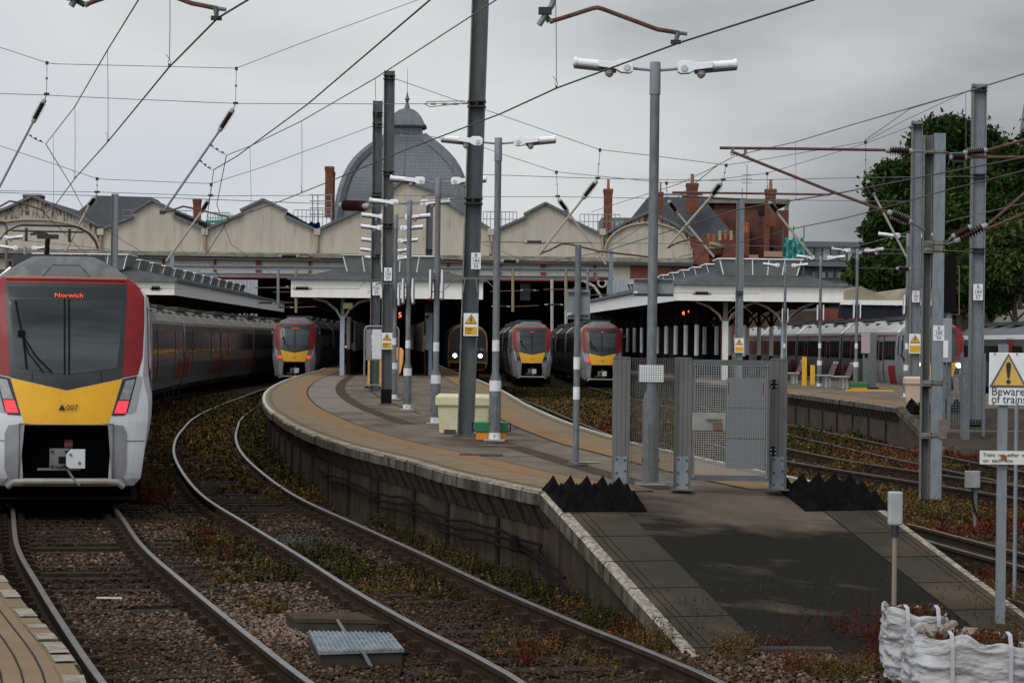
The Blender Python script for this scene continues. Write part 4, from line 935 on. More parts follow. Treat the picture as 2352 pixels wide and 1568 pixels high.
M56 = mast(1072, 43.6, ZP, 9.9, .27, 'tallest dark steel mast with plate 56 behind the yellow grit bin', lean=.0215, clamps=(zat(1098, 240, 43.6), 4.95), pl=(3.92, ('B', '184', '56'), .08), wa=(2.83, .03), cage=3.62)
M57 = mast(889, 64.4, ZP, zat(891, 163, 64.4), .245, 'steel mast with plate 57 and a blackened foot on the island platform', lean=-.003, clamps=(zat(891, 178, 64.4), zat(891, 398, 64.4), zat(891, 518, 64.4)), pl=(zat(891, 630, 64.4), ('B', '184', '57'), .02, .2, .33), wa=(zat(891, 783, 64.4), .01, .27, .42), cage=zat(891, 651, 64.4), dark=.38)
M59 = mast(861, 81, ZP, zat(866, 232, 81), .28, 'steel mast with plate 59 beside the orange barriers', clamps=(zat(866, 262, 81), zat(866, 288, 81), zat(866, 447, 81), zat(862, 588, 81)), pl=(zat(863, 663, 81), ('B', '184', '59'), .04, .26, .42), wa=(zat(862, 786, 81), .0, .33, .5), cage=zat(862, 643, 81))
M61 = mast(983, 121, ZP, zat(989, 468, 121), .30, 'slim distant mast between the second and third lamp posts', clamps=(zat(987, 575, 121), zat(987, 661, 121)), pl=(zat(984, 729, 121), ('B', '185', '02'), .0, .28, .42), wa=(zat(983, 785, 121), .0, .40, .62, False))
MR1 = mast(1697, 105, ZP, zat(1700, 458, 105), .28, 'blue grey mast in front of the right hand canopy roof', clamps=(zat(1699, 672, 105),), wa=(zat(1693, 793, 105), .0, .38, .60, False), cage=zat(1695, 706, 105), mt=GALVL)
MR2 = mast(2100, 75, ZP, zat(2103, 278, 75), .275, 'pale mast with a yellow warning sign above the pink grit bin', clamps=(zat(2102, 290, 75),), pl=(zat(2101, 681, 75), ('B', '184', '59'), .0, .22, .34), wa=(zat(2098, 789, 75), .0, .36, .58, False), cage=zat(2101, 657, 75), mt=GALVL)
MR3 = mast(2242, 66, .42, zat(2247, 193, 66), .33, 'tall mast on a concrete block in front of the trees, plate 57', clamps=(zat(2247, 206, 66), zat(2245, 405, 66), zat(2243, 575, 66)), pl=(zat(2240, 671, 66), ('B', '184', '57'), .0, .25, .42), mt=GALVL, dark=.25)
ML1 = mast(260, 122, ZP, zat(261, 445, 122), .28, 'grey mast rising behind the big train in front of the cream gables', mt=GALVL)
q = MB(); f = W(2242, 784, 66); q.box((f.x + .2, 66, .2), (2.6, 1.6, .43), mat('concrete_block', (.12, .10, .08), .9, c2=(.18, .155, .13), scale=2)); tag(q.build('mast_foundation', origin=(f.x, 66, 0), bevel=.03), 'low concrete block under the tall mast at right', 'foundation')

# double steel mast with twin cantilevers, plate 54
p54 = W(2143, 784, 43.9)
M54 = thing('overhead_line_mast', 'wide pale blue grey double mast with plate 54 carrying two brown insulated arms', 'mast', (p54.x, 43.9, ZG), 0, 'overhead line masts')
H54 = zat(2150, 307, 43.9) - ZG
q = MB()
for s in (-1, 1): q.box((.06 + s * .085, -.06, H54 / 2), (.018, .12, H54), GALVL)
q.box((.065, -.11, H54 / 2), (.185, .018, H54), GALVL); q.build('front_channel', M54, world=False)
q = MB()
for s in (-1, 1): q.box((-.115 + s * .065, .10, (H54 - .02) / 2), (.016, .14, H54 - .02), MASTED)
q.box((-.115, .14, (H54 - .02) / 2), (.13, .016, H54 - .02), MAST); q.build('rear_channel', M54, world=False)
for v in (350, 560, 575, 880, 1000):
    q = MB(); z = zat(2150, v, 43.9) - ZG; q.box((-.01, .02, z), (.34, .28, .10 if v > 500 else .06), MASTED); q.box((.0, -.13, z), (.36, .02, .02), MASTED); q.build('batten_plate', M54, world=False)
q = MB(); q.box((0, 0, .06), (.36, .36, .12), BLACK); q.build('base', M54, world=False)
plate(M54, .075, -.125, zat(2148, 765, 43.9) - ZG, ('B', '184', '54'), .19, .26)
q = MB(); q.box((.17, -.13, zat(2160, 985, 43.9) - ZG), (.12, .06, .32), mat('rusty_switch_box', (.2, .19, .17), .7, c2=(.16, .1, .07), scale=9)); q.build('switch_box', M54, world=False)

# ================================================================== LAMP POSTS
def lamp_proto(name='lamp_post'):
    t = bpy.data.objects.new(name, None); COL.objects.link(t)
    q = MB(); q.lathe((0, 0, 0), (0, 0, 1), [(0.02, .095), (.98, .095), (1.10, .057), (4.6, .055)], GALV, 20); q.build('column', t, smooth=True, world=False)
    q = MB(); q.lathe((0, 0, 4.50), (0, 0, 5), [(0, .064), (.36, .062), (.375, .055)], GALVL, 20); q.build('top_sleeve', t, smooth=True, world=False)
    q = MB(); q.box((0, 0, .012), (.34, .30, .024), mat('concrete_base', (.35, .34, .32), .9)); q.build('base_plate', t, world=False)
    q = MB(); q.box((-.005, -.098, .45), (.07, .012, .5), GALV); q.tube([(-.1, -.03, .28), (.1, -.03, .28)], .02, DARKST, 6); q.build('hatch', t, world=False)
    for z0_, z1_, r_ in ((.80, .97, .0975), (1.44, 1.62, .0590), (.025, .13, .0975)): q = MB(); q.tube([(0, 0, z0_), (0, 0, z1_)], r_, WHITEP, 20); q.build('white_band', t, smooth=True, world=False)
    for s in (-1, 1):
        q = MB(); q.tube([(0, 0, 4.775), (s * .28, 0, 4.80)], .017, GALVL, 8); a = q.build('arm', t, world=False)
        q = MB()
        tl = .085
        P_ = lambda x, z: (s * x, z + (x - .25) * tl)
        q.prism([P_(x, z) for x, z in ((.26, 4.76), (.255, 4.86), (.30, 4.885), (.42, 4.875), (.46, 4.845), (.66, 4.85), (.66, 4.775), (.46, 4.765), (.40, 4.735), (.30, 4.735))], -.075, .075, WHITEL)
        q.tube([(s * .66, 0, 4.81 + .41 * tl), (s * .915, 0, 4.81 + .665 * tl)], .046, WHITEL, 14); q.tube([(s * .905, 0, 4.81 + .655 * tl), (s * .945, 0, 4.813 + .695 * tl)], .056, WHITEL, 14); q.tube([(s * .33, -.077, 4.80), (s * .33, -.09, 4.80)], .04, mat('pale_grey_cover', (.5, .51, .53), .5), 14)
        h = q.build('lamp_head', t, world=False, bevel=.012)
        q = MB(); q.tube([(s * .45, 0, 4.757 + .2 * tl), (s * .94, 0, 4.765 + .69 * tl)], .034, mat('smoky_lamp_lens', (.09, .08, .075), .3), 8); q.lathe((s * .53, 0, 4.78), (s * .53, 0, 4.6), [(0, .05), (.045, .052), (.075, .035), (.09, .01)], mat('sensor_dome', (.28, .25, .22), .5), 12); l = q.build('lamp_lens', h, world=False)
    return t
LP = lamp_proto('lamp_prototype')
def lamp(x, y, z, label, rz=0.0, sc=1.0, bands=True, gr='double headed lamp posts', sign=False, number=None):
    o = copy_tree(LP)
    o.name = 'lamp_post'; o.location = (x, y, z); o.rotation_euler = (0, 0, rz); o.scale = (1, 1, sc) if sc == 1 else (1.0, 1.0, sc)
    tag(o, label, 'lamp post', gr)
    if not bands:
        for c in KIDS(o):
            if c.name.startswith('white_band'): bpy.data.objects.remove(c)
    if sign:
        for s in (-1, 1):
            q = MB(); q.box((s * .115, .0, 2.75), (.018, .46, .56), mat('sign_face_grey', (.42, .42, .43), .5)); q.build('platform_sign', o, world=False)
            q = MB(); q.box((s * .115, -.235, 2.77), (.035, .02, .56), WHITE); q.build('sign_edge', o, world=False)
            q = MB(); q.box((s * .115, -.235, 2.465), (.036, .022, .045), TR); q.build('red_edge_strip', o, world=False)
            for z_ in (2.85, 2.62): q = MB(); q.tube([(0, 0, z_), (s * .11, 0, z_)], .012, DARKST, 6); q.build('sign_bracket', o, world=False)
    if number: text('post_number', number, .06, o, (0, -.102, .075), INK)
    return o
def g(u, v, z=ZP): return G(u, v, z)
# the tall post by the gate goes first, then the row gets smaller down the platform
a = g(1493, 1112); lampA = lamp(a.x, 29.3, ZP, 'tallest lamp post, standing behind the mesh gate', bands=False)
def sign_back(t, x, z, w, h, y=-.08):
    q = MB(); q.box((x, y, z), (w, .012, h), mat('sign_back_grey', (.20, .225, .24), .55, .2, c2=(.235, .26, .275), scale=3)); q.build('sign_back', t, world=False, bevel=.004)
    q = MB()
    for k in (-1, 1): q.box((x, y - .016, z + k * h * .40), (w * .88, .02, .016), DARKST); q.box((x, y - .020, z + k * h * .34), (w * .88, .02, .006), GALV)
    q.build('sign_rail', t, world=False)
zA = lambda v: zat(1500, v, 29.3) - ZP
sign_back(lampA, -.12, zA(660), .20, .205, y=.075); sign_back(lampA, .135, zA(660), .23, .205, y=.075)
q = MB(); q.box((-.09 - .10, .058, zA(672)), (.035, .004, .03), WHITE); q.build('sticker', lampA, world=False)
q = MB(); q.box((-.005, -.068, zA(857)), (.285, .012, .195), WHITE); q.build('white_notice', lampA, world=False)
q = MB(); q.lathe((0, 0, 0), (0, 0, 1), [(0.0, .094), (1.0, .096)], GALV, 20); 
rows = [((1139, 1013), 41.6, 'lamp post beside the yellow grit bin, its head in front of the tall mast', False, '0'),
        ((1002, 975), 49.6, 'lamp post with edge-on platform signs just left of the grit bin', True, '1'),
        ((937, 941), 59.2, 'lamp post with edge-on platform signs left of the slim distant mast', True, '9'),
        ((906, 910), 69.5, 'lamp post half hidden right of mast 57, with a lit orange 5 below its sign', True, None),
        ((897, 893), 76.5, 'lamp post hidden behind the two masts, fifth head pair down the row', False, None),
        ((892, 880), 84.5, 'lamp post hidden behind the two masts, sixth head pair down the row', False, None),
        ((884, 872), 93, 'lamp post hidden behind the two masts, seventh head pair down the row', False, None),
        ((889, 866), 102, 'farthest lamp post of the row, head just above the middle canopy roof', False, None)]
TOPV = {41.6: 317, 49.6: 409, 59.2: 460, 69.5: 493, 76.5: 519, 84.5: 549, 93: 572, 102: 590}
LPS = []
for (uv, Y, lb, sg, nm) in rows:
    p = W(uv[0], 784, Y); zt_ = zat(uv[0], TOPV[Y], Y); LPS.append(lamp(p.x, Y, ZP, lb, rz=-.06, sc=(zt_ - ZP) / 4.87, sign=sg, number=nm))
text('lit_number', '5', .19, LPS[3], (.17, -.25, 2.22), ORANGL, ext=.01)
MATS['orange_lamp'].node_tree.nodes['Principled BSDF'].inputs['Emission Color'].default_value = (1, .12, .04, 1)
for (u, Y, v, lb, sg) in ((1802, 108, 606, 'lamp post left of the yellow bollards on the far platform', True), (1883, 100, 588, 'lamp post between two grey benches on the far platform', True), (1967, 93, 571, 'lamp post with a green and orange box at its foot', True), (2083, 81, 537, 'lamp post half hidden by the mast above the pink grit bin', True)):
    p = W(u, 784, Y); lamp(p.x, Y, ZP, lb, rz=-.05, sc=(zat(u, v, Y) - ZP) / 4.87, sign=sg, gr='double headed lamp posts')
for (u, Y, v, lb) in ((55, 95, 566, 'lamp post showing above the roof of the big train'), (-14, 86, 542, 'lamp post at the left edge of the view, one head showing')):
    p = W(u, 784, Y); lamp(p.x, Y, ZP, lb, sc=(zat(u, v, Y) - ZP) / 4.87)
for i, (u, Y, v, lb) in enumerate(((12, 100, 515, 'old fashioned dark lamp at the left edge of the view'), (109, 112, 540, 'old fashioned dark lamp behind the train pantograph'))):
    p = W(u, 784, Y); zt = zat(u, v, Y); t = thing('street_lamp', lb, 'street lamp', (p.x, Y, ZP), group='dark hooded lamps')
    q = MB(); q.tube([(0, 0, 0), (0, 0, zt - ZP - .1), (-.08, 0, zt - ZP)], .05, GALV, 8); q.build('column', t, world=False)
    q = MB(); q.prism([(-.05, zt - ZP - .06), (-.05, zt - ZP + .10), (-.5, zt - ZP + .16), (-.82, zt - ZP + .05), (-.8, zt - ZP - .02), (-.3, zt - ZP - .0)], -.12, .12, DARKST); q.build('lamp_head', t, world=False)

for o_ in KIDS(LP):
    for g__ in KIDS(o_): bpy.data.objects.remove(g__)
    bpy.data.objects.remove(o_)
bpy.data.objects.remove(LP)
# striped pole with a sign seen from behind
p = g(1322, 1068); POLE = thing('sign_post', 'slim grey pole with two white bands and a square sign seen from behind', 'sign post', (p.x, p.y, ZP))
zz = lambda v: zat(1325, v, p.y) - ZP
q = MB(); q.tube([(0, 0, 0), (.0, 0, zz(562))], .042, GALV, 16); q.build('pole', POLE, smooth=True, world=False)
for a_, b_ in ((820, 848), (888, 917)): q = MB(); q.tube([(0, 0, zz(b_)), (0, 0, zz(a_))], .0445, WHITEP, 16); q.build('white_band', POLE, smooth=True, world=False)
sign_back(POLE, .01, zz(699), .315, .39, y=.06)
q = MB(); q.box((-.105, .05, zz(723)), (.06, .004, .045), WHITE); q.build('sticker', POLE, world=False)
q = MB(); q.tube([(0, 0, .0), (0, 0, .02)], .16, mat('footing_mortar', (.10, .09, .08), .9), 14); q.build('footing', POLE, world=False)

# ================================================================== GATE on the ramp head
fpos = lambda u: G(u, 1126, ZP)
GT = thing('fence_gate', 'grey steel gate and mesh fence panel closing the platform end', 'gate', (fpos(1565).x, fpos(1565).y, ZP))
g0 = fpos(1565); GPM = mat('grey_gate_post', (0.125, 0.128, 0.122), 0.7, 0.05, c2=(0.15, 0.15, 0.142), scale=5, stretch=(1, 1, .3)); GFM = mat('dark_gate_frame', (0.09, 0.098, 0.10), 0.6, .1, c2=(.12, .125, .125), scale=6)
px = []
for u in (1424.5, 1566, 1785.5):
    a = fpos(u); x = a.x - g0.x; y = a.y - g0.y; px.append((x, y)); h = 1.472
    q = MB()
    for dx in (-.073, -.025, .025, .073): q.box((x + dx, y, h / 2), (.046, .05 if abs(dx) > .05 else .06, h), GPM)
    q.box((x, y, h - .004), (.165, .07, .018), GPM); q.build('post', GT, world=False)
    q = MB(); q.box((x, y - .034, .19), (.135, .012, .38), GALVL); q.box((x, y - .03, .012), (.24, .17, .016), GFM)
    for bx, bz in ((-.045, .35), (.045, .34), (.05, .22), (-.045, .20), (-.05, .07), (.05, .07)): q.tube([(x + bx, y - .04, bz), (x + bx, y - .052, bz)], .011, DARKST, 8)
    q.build('post_foot_plate', GT, world=False)
def meshp(x0, x1, z0, z1, y, m, name, sp=.0262, r=.0052, skip=None):
    q = MB(); nx = int(round((x1 - x0) / sp)); nz_ = int(round((z1 - z0) / sp))
    for i in range(nx + 1):
        x = x0 + (x1 - x0) * i / nx
        if skip and skip[0] < x < skip[1]:
            q.box((x, y, (z0 + skip[2]) / 2), (r, r, skip[2] - z0), m); q.box((x, y, (z1 + skip[3]) / 2), (r, r, z1 - skip[3]), m)
        else: q.box((x, y, (z0 + z1) / 2), (r, r, z1 - z0), m)
    for i in range(nz_ + 1):
        z = z0 + (z1 - z0) * i / nz_
        if skip and skip[2] < z < skip[3]: q.box(((x1 + skip[1]) / 2, y + r * .9, z), (x1 - skip[1], r, r), m)
        else: q.box(((x0 + x1) / 2, y + r * .9, z), (x1 - x0, r, r), m)
    return q.build(name, GT, world=False)
MESHM = mat('galvanised_mesh', (0.12, 0.125, 0.12), .55, .3); MESHL = mat('pale_galvanised_mesh', (0.30, 0.315, 0.315), .5, .1)
meshp(px[0][0] + .075, px[1][0] - .075, .09, 1.462, -.0 + px[0][1] / 2, MESHM, 'fence_mesh')
q = MB(); q.box(((px[0][0] + px[1][0]) / 2, px[0][1] / 2, .085), (px[1][0] - px[0][0] - .16, .01, .012), GALV); q.build('mesh_bottom_bar', GT, world=False)
lx0 = px[1][0] + .10; lx1 = px[2][0] - .125; ly = -.005
leaf = MB()
leaf.box(((lx0 + lx1) / 2, ly, 1.425), (lx1 - lx0, .045, .06), GFM); leaf.box(((lx0 + lx1) / 2, ly, .145), (lx1 - lx0, .045, .06), GFM)
leaf.box((lx0 + .018, ly, .785), (.036, .043, 1.22), GFM); leaf.box((lx1 - .018, ly, .785), (.036, .043, 1.22), GFM); lf = leaf.build('gate_frame', GT, world=False)
meshp(lx0 + .03, lx1 - .03, .18, 1.39, ly - .026, MESHL, 'gate_mesh', skip=(lx0 + .0, lx0 + .36, .66, .875))
q = MB(); q.box((lx0 + .19, ly - .01, .768), (.375, .03, .205), mat('lock_box_cream', (.27, .275, .24), .6, c2=(.20, .205, .18), scale=6)); lk = q.build('lock_plate', GT, world=False, bevel=.006)
q = MB(); q.box((lx0 + .24, ly - .045, .80), (.17, .02, .018), COUP); q.box((lx0 + .285, ly - .035, .72), (.10, .02, .085), mat('lock_rust', (.16, .10, .06), .8)); q.build('gate_handle', GT, world=False)
q = MB()
sx0 = lx0 + .385; sx1 = lx1 - .04
for i in range(3): q.box(((sx0 + sx1) / 2, ly + .035, .41 + i * .34 + .0), (sx1 - sx0, .01, .325), mat('back_of_white_panel', (.20, .205, .21), .6, c2=(.17, .175, .18), scale=2))
q.build('notice_board_back', GT, world=False)
for x in (sx0 + .02, sx1 - .03): q = MB(); q.box((x, ly + .028, 1.14), (.022, .003, .12), TR); q.build('red_mark', GT, world=False)
for z in (1.19, .45):
    q = MB(); x = (lx1 + px[2][0] - .083) / 2 + .02; q.box((x, -.045, z), (.075, .04, .085), BLACK); q.box((x, -.05, z), (.04, .04, .11), BLACK)
    for bx in (-.025, .025):
        for bz in (-.022, .022): q.tube([(x + bx, -.065, z + bz), (x + bx, -.075, z + bz)], .009, GALVL, 8)
    q.build('hinge', GT, world=False)
q = MB()
for x, z in ((lx0 + .02, 1.40), (lx1 - .03, 1.40), (lx0 + .02, .16), (lx1 - .03, .16)): q.tube([(x, -.03, z), (x, -.045, z)], .014, GALVL, 8)
q.build('bolt', GT, world=False)

# rubber anti-trespass mats: rows of stepped pyramids lying on the head of the ramp
def witches(label, side, w0, w1, t0, t1, nx, ny):
    c = rp(side, t0, w0); t = thing('rubber_deterrent_mat', label, 'deterrent mat', (c.x, c.y, c.z), group='black rubber pyramid mats')
    for i in range(nx):
        for j in range(ny):
            q = MB(); a0 = w0 + (w1 - w0) * i / nx; a1 = w0 + (w1 - w0) * (i + 1) / nx; b0 = t0 + (t1 - t0) * j / ny; b1 = t0 + (t1 - t0) * (j + 1) / ny
            cs_ = [rp(side, b0, a0, .004), rp(side, b0, a1, .004), rp(side, b1, a1, .004), rp(side, b1, a0, .004)]; ce = sum(cs_, Vector()) / 4; H = .185 * random.uniform(.92, 1.05)
            off_ = Vector((random.uniform(-.012, .012), random.uniform(-.012, .012), 0)); rings = [cs_, [ce + (p_ - ce) * .97 + Vector((0, 0, .015)) for p_ in cs_], [ce + (p_ - ce) * .52 + Vector((0, 0, H * .5)) + off_ * .5 for p_ in cs_], [ce + (p_ - ce) * .47 + Vector((0, 0, H * .5)) + off_ * .5 for p_ in cs_]]
            rings.append([ce + (p_ - ce) * .03 + Vector((0, 0, H)) + off_ for p_ in cs_]); q.loft(rings, BLACKR, caps=True); q.build('pyramid', t)
witches('black rubber pyramid mat left of the gate at the head of the ramp', -1, .05, 1.0, -.12, .86, 5, 3)
witches('black rubber pyramid mat right of the gate at the head of the ramp', 1, -.02, 1.0, -.25, .90, 5, 3)
t = thing('rubber_deterrent_mat', 'distant black rubber pyramid mat in front of the pink grit bin', 'deterrent mat', (10.9, 68, ZP), group='black rubber pyramid mats')
for i in range(5):
    for j in range(3):
        q = MB(); x = 10.75 + i * .30; y = 68.1 - j * .32; z = ZP - .19 * max(0, 68.1 - y); q.loft([[(x + s * k, y + r_ * k, z + h_) for s, r_ in ((-1, -1), (1, -1), (1, 1), (-1, 1))] for k, h_ in ((.15, 0), (.13, .05), (.10, .09), (.07, .17), (.03, .21), (.005, .26))], BLACKR, caps=True); q.build('pyramid', t)

# ================================================================== things on the island platform
def gritbin(loc, w, dp, h, m, label, rz=0.0):
    t = thing('grit_bin', label, 'grit bin', loc, rz, 'plastic grit bins')
    q = MB(); ins = .05; q.loft([[(x * (w / 2 - ins * (1 - z / h)), y * (dp / 2 - ins * (1 - z / h)), z) for x, y in ((-1, -1), (1, -1), (1, 1), (-1, 1))] for z in (0, h * .72)], m, caps=True)
    q.build('bin_body', t, world=False, bevel=.015)
    q = MB(); q.loft([[(x * a_, y * b_, z) for x, y in ((-1, -1), (1, -1), (1, 1), (-1, 1))] for a_, b_, z in ((w / 2 + .02, dp / 2 + .02, h * .70), (w / 2 + .03, dp / 2 + .03, h * .74), (w / 2 + .03, dp / 2 + .03, h * .93), (w / 2 - .02, dp / 2 - .04, h))], m, caps=True); q.build('lid', t, world=False, bevel=.015)
    q = MB(); q.box((-w * .25, -dp / 2 + .035, .035), (w * .22, .03, .07), mat('bin_slot', (.07, .07, .04), .8)); q.build('fork_slot', t, world=False)
    return t
YB = mat('pale_yellow_plastic', (0.70, 0.67, 0.47), 0.5, c2=(0.62, 0.59, 0.38), scale=2.5, c3=(.54, .53, .26), scale3=3, lo3=.55, hi3=.75)
a = W(1067, 784, 44.85); gritbin((a.x, 44.85, ZP), .93, .62, .69, YB, 'large pale yellow grit bin behind the tall mast on the island platform')
a = W(2100, 784, 74.2); gb = gritbin((a.x, 73.6, ZP), .68, .5, .76, mat('faded_pink_plastic', (.56, .42, .33), .55, c2=(.50, .37, .29), scale=2), 'faded pinkish grit bin at the end of the far platform')
def box2(u, Y, label, w):
    a = W(u, 784, Y); t = thing('plastic_box', label, 'box', (a.x, Y, ZP), group='green and orange plastic boxes'); GR = mat('green_plastic', (.015, .16, .06), .5); OR = mat('orange_plastic', (.72, .24, .02), .5)
    q = MB(); q.box((0, 0, .065), (w * .88, .34, .13), OR); q.build('orange_base', t, world=False, bevel=.01)
    q = MB(); q.box((0, 0, .212), (w, .38, .165), GR); q.build('green_lid', t, world=False, bevel=.015)
    for s in (-1, 1): q = MB(); q.tube([(s * w * .47, -.05, .28), (s * w * .56, -.05, .27), (s * w * .56, -.05, .16), (s * w * .48, -.05, .15)], .014, BLACK, 6); q.build('handle', t, world=False)
box2(1131, 41.95, 'green and orange plastic box behind the foot of the lamp post by the yellow bin', .56)
box2(1974, 92.3, 'green and orange plastic box at the foot of a lamp post on the far platform', .62)
q = MB(); a = W(1995, 784, 91.5); q.box((a.x, 91.2, ZP + .03), (1.7, .3, .05), YEL); tag(q.build('yellow_kerb', origin=(a.x, 91.2, ZP)), 'flat yellow strip on the far platform floor', 'kerb')
# framed white notice board and orange barriers
a = g(836, 902); PB = thing('notice_board', 'white notice board in a steel tube frame left of mast 59', 'notice board', (a.x, a.y, ZP)); TU = mat('dull_tube_steel', (.25, .23, .20), .5, .4)
sc_ = a.y / F; wB = 78 * sc_; hB = (902 - 749) * sc_
q = MB(); q.tube([(0, 0, 0), (0, 0, hB - .12), (.04, 0, hB - .03), (.12, 0, hB), (wB - .12, 0, hB), (wB - .04, 0, hB - .03), (wB, 0, hB - .12), (wB, 0, 0)], .03, TU, 8); q.tube([(0, 0, hB * .50), (wB, 0, hB * .50)], .02, TU, 8); q.tube([(0, 0, hB * .12), (wB, 0, hB * .12)], .02, TU, 8); q.build('frame', PB, world=False)
q = MB(); q.box((wB / 2 + .06, 0, hB * .735), (wB - .34, .03, hB * .44), mat('white_board', (.62, .63, .66), .4)); q.box((.13, 0, hB * .735), (.16, .02, hB * .44), mat('grey_board', (.22, .22, .23), .5)); q.build('board', PB, world=False)
for (u, v, lb, wd, hh) in ((849, 892, 'orange barrier leaning behind the notice board', .14, .98), (879, 893, 'orange barrier with pale stickers between the two masts', .30, 1.0)):
    a = g(u, v); q = MB(); q.box((a.x, a.y, ZP + hh / 2), (wd, .08, hh), mat('orange_barrier', (.80, .36, .05), .5)); q.box((a.x - .04, a.y - .02, ZP + .05), (wd + .2, .3, .05), BLACK)
    for k in range(3): q.box((a.x, a.y - .045, ZP + .3 + .25 * k), (wd * .5, .012, .12), mat('barrier_sticker', (.6, .55, .42), .5))
    tag(q.build('barrier', origin=(a.x, a.y, ZP), bevel=.01), lb, 'barrier', 'orange barriers')
a = g(912, 876); q = MB(); q.loft([[(a.x + x, a.y + .05, ZP + z) for x, z in ((-.2, .25), (.12, .3), (.22, .75), (.24, 1.2), (.16, 1.32), (-.2, 1.36))], [(a.x + x, a.y + .3, ZP + z) for x, z in ((-.2, .25), (.12, .3), (.22, .75), (.24, 1.2), (.16, 1.32), (-.2, 1.36))]], mat('orange_bin_plastic', (.82, .38, .12), .45), caps=True); q.box((a.x, a.y + .18, ZP + .13), (.1, .1, .26), DARKST); tag(q.build('litter_bin', origin=(a.x, a.y, ZP), bevel=.03), 'rounded orange bin right of mast 57', 'bin')
# blue pole
a = g(988, 862); q = MB(); q.tube([(a.x, a.y, ZP), (a.x, a.y, ZP + 2.9)], .09, mat('pale_blue_paint', (.25, .36, .46), .6), 8); tag(q.build('pipe_post', origin=(a.x, a.y, ZP)), 'pale blue pipe standing under the middle canopy', 'post')

# ================================================================== far platform furniture
BG = mat('bench_grey', (.38, .39, .39), .5, .3)
for (u, v, lb) in ((1828, 882, 'grey bench left of the yellow bollards'), (1903, 889, 'grey bench behind the middle lamp post of the far platform'), (1942, 893, 'grey bench nearest the green and orange box')):
    a = g(u, v); t = thing('bench', lb, 'bench', (a.x, a.y, ZP), -.05, 'grey platform benches')
    q = MB()
    for i in range(5): q.box((-.36 + .09 * i, .5, .46), (.07, 2.2, .025), BG)
    q.build('seat', t, world=False); q = MB()
    for i in range(5): q.box((.12 + .035 * i, .5, .55 + .085 * i), (.03, 2.2, .06), mat('bench_dark_red', (.14, .05, .05), .6))
    q.build('backrest', t, world=False)
    for y in (-.4, .5, 1.4):
        q = MB(); q.beam((-.42, y, .44), (.12, y, .44), .05, .04, BG); q.beam((.10, y, .44), (.32, y, 1.0), .05, .05, BG); q.beam((-.12, y, .44), (-.12, y, 0), .06, .07, BG); q.beam((.02, y, .44), (.02, y, 0), .04, .05, BG); q.build('leg', t, world=False)
for (u, v, h, lb) in ((1847, 886, 1.15, 'yellow square bollard between the benches'), (1866, 884, .8, 'shorter yellow bollard behind the first')):
    a = g(u, v); q = MB(); q.box((a.x, a.y, ZP + h / 2), (.18, .18, h), YEL); q.box((a.x, a.y, ZP + h + .01), (.20, .20, .02), YELF); tag(q.build('bollard', origin=(a.x, a.y, ZP), bevel=.01), lb, 'bollard', 'yellow bollards')
# grey cabinets and screens
for (u, v, vt, wd, mm_, lb, nm, ct) in ((1987, 893, 765, .30, GALV, 'grey steel post with a pinkish ticket reader box', 'reader_post', 'ticket reader'), (2003, 892, 764, .27, GALV, 'wide grey post right of the ticket reader', 'square_post', 'post')):
    a = g(u, v); h = (v - vt) * a.y / F; t = thing(nm, lb, ct, (a.x, a.y, ZP)); q = MB()
    if nm == 'reader_post':
        q.box((0, 0, h * .33), (.18, .2, h * .66), mm_); q.build('post', t, world=False); q = MB(); q.box((0, 0, h * .82), (.30, .3, h * .36), mat('pinkish_case', (.42, .30, .32), .5)); q.box((0, -.16, h * .6), (.1, .02, .14), BLACK); q.build('reader_case', t, world=False, bevel=.01)
    else: q.box((0, 0, h / 2), (wd, .25, h), mm_); q.box((0, 0, .03), (wd + .2, .4, .06), DARKST); q.build('post', t, world=False)
def panelthing(u0, u1, v0, v1, Y, zf, m, name, label, cat, dp=.3, extra=None):
    p = W((u0 + u1) / 2, (v0 + v1) / 2, Y); w = (u1 - u0) * Y / F; z1 = zat(u0, v0, Y); z0 = zat(u0, v1, Y)
    t = thing(name, label, cat, (p.x, Y, zf)); q = MB(); q.box((p.x, Y, (z0 + z1) / 2), (w, dp, z1 - z0), m); q.build('cabinet', t, bevel=.01)
    if z0 > zf + .1: q = MB(); q.box((p.x - w * .3, Y, (zf + z0) / 2), (.08, .08, z0 - zf), GALV); q.box((p.x + w * .3, Y, (zf + z0) / 2), (.08, .08, z0 - zf), GALV); q.build('leg', t)
    if extra: extra(t, p, z0, z1, w)
    return t
def ex1(t, p, z0, z1, w):
    q = MB(); q.box((p.x - .05, p.y - .16, z1 - .75), (.12, .02, .42), WHITE); q.build('label_plate', t)
panelthing(2165, 2184, 731, 832, 62, ZP - .4, mat('grey_cabinet', (.27, .285, .31), .5), 'equipment_cabinet', 'tall grey equipment cabinet on legs right of the double mast', 'cabinet', extra=ex1)
a = W(2219, 784, 62); q = MB(); q.box((a.x, 62, 1.3), (.17, .2, 2.0), GALV); tag(q.build('square_post', origin=(a.x, 62, .25)), 'grey square post left of the tall mast on the concrete block', 'post')
# mesh fence across the far platform end
FX = thing('mesh_fence', 'grey wire mesh fence across the far platform end', 'fence', (W(2180, 784, 64).x, 64, .5)); q = MB(); xa = W(2166, 784, 64).x; xb = W(2268, 784, 64).x
for x in np.arange(xa, xb, .07): q.box((x, 64.4, 1.45), (.012, .012, 1.7), GALV)
for z in np.arange(.6, 2.31, .07): q.box(((xa + xb) / 2, 64.4, z), (xb - xa, .012, .012), GALV)
q.build('wire_mesh', FX)
for x in (xa, (xa + xb) / 2, xb): q = MB(); q.box((x, 64.4, 1.35), (.07, .07, 2.1), GALV); q.build('post', FX)
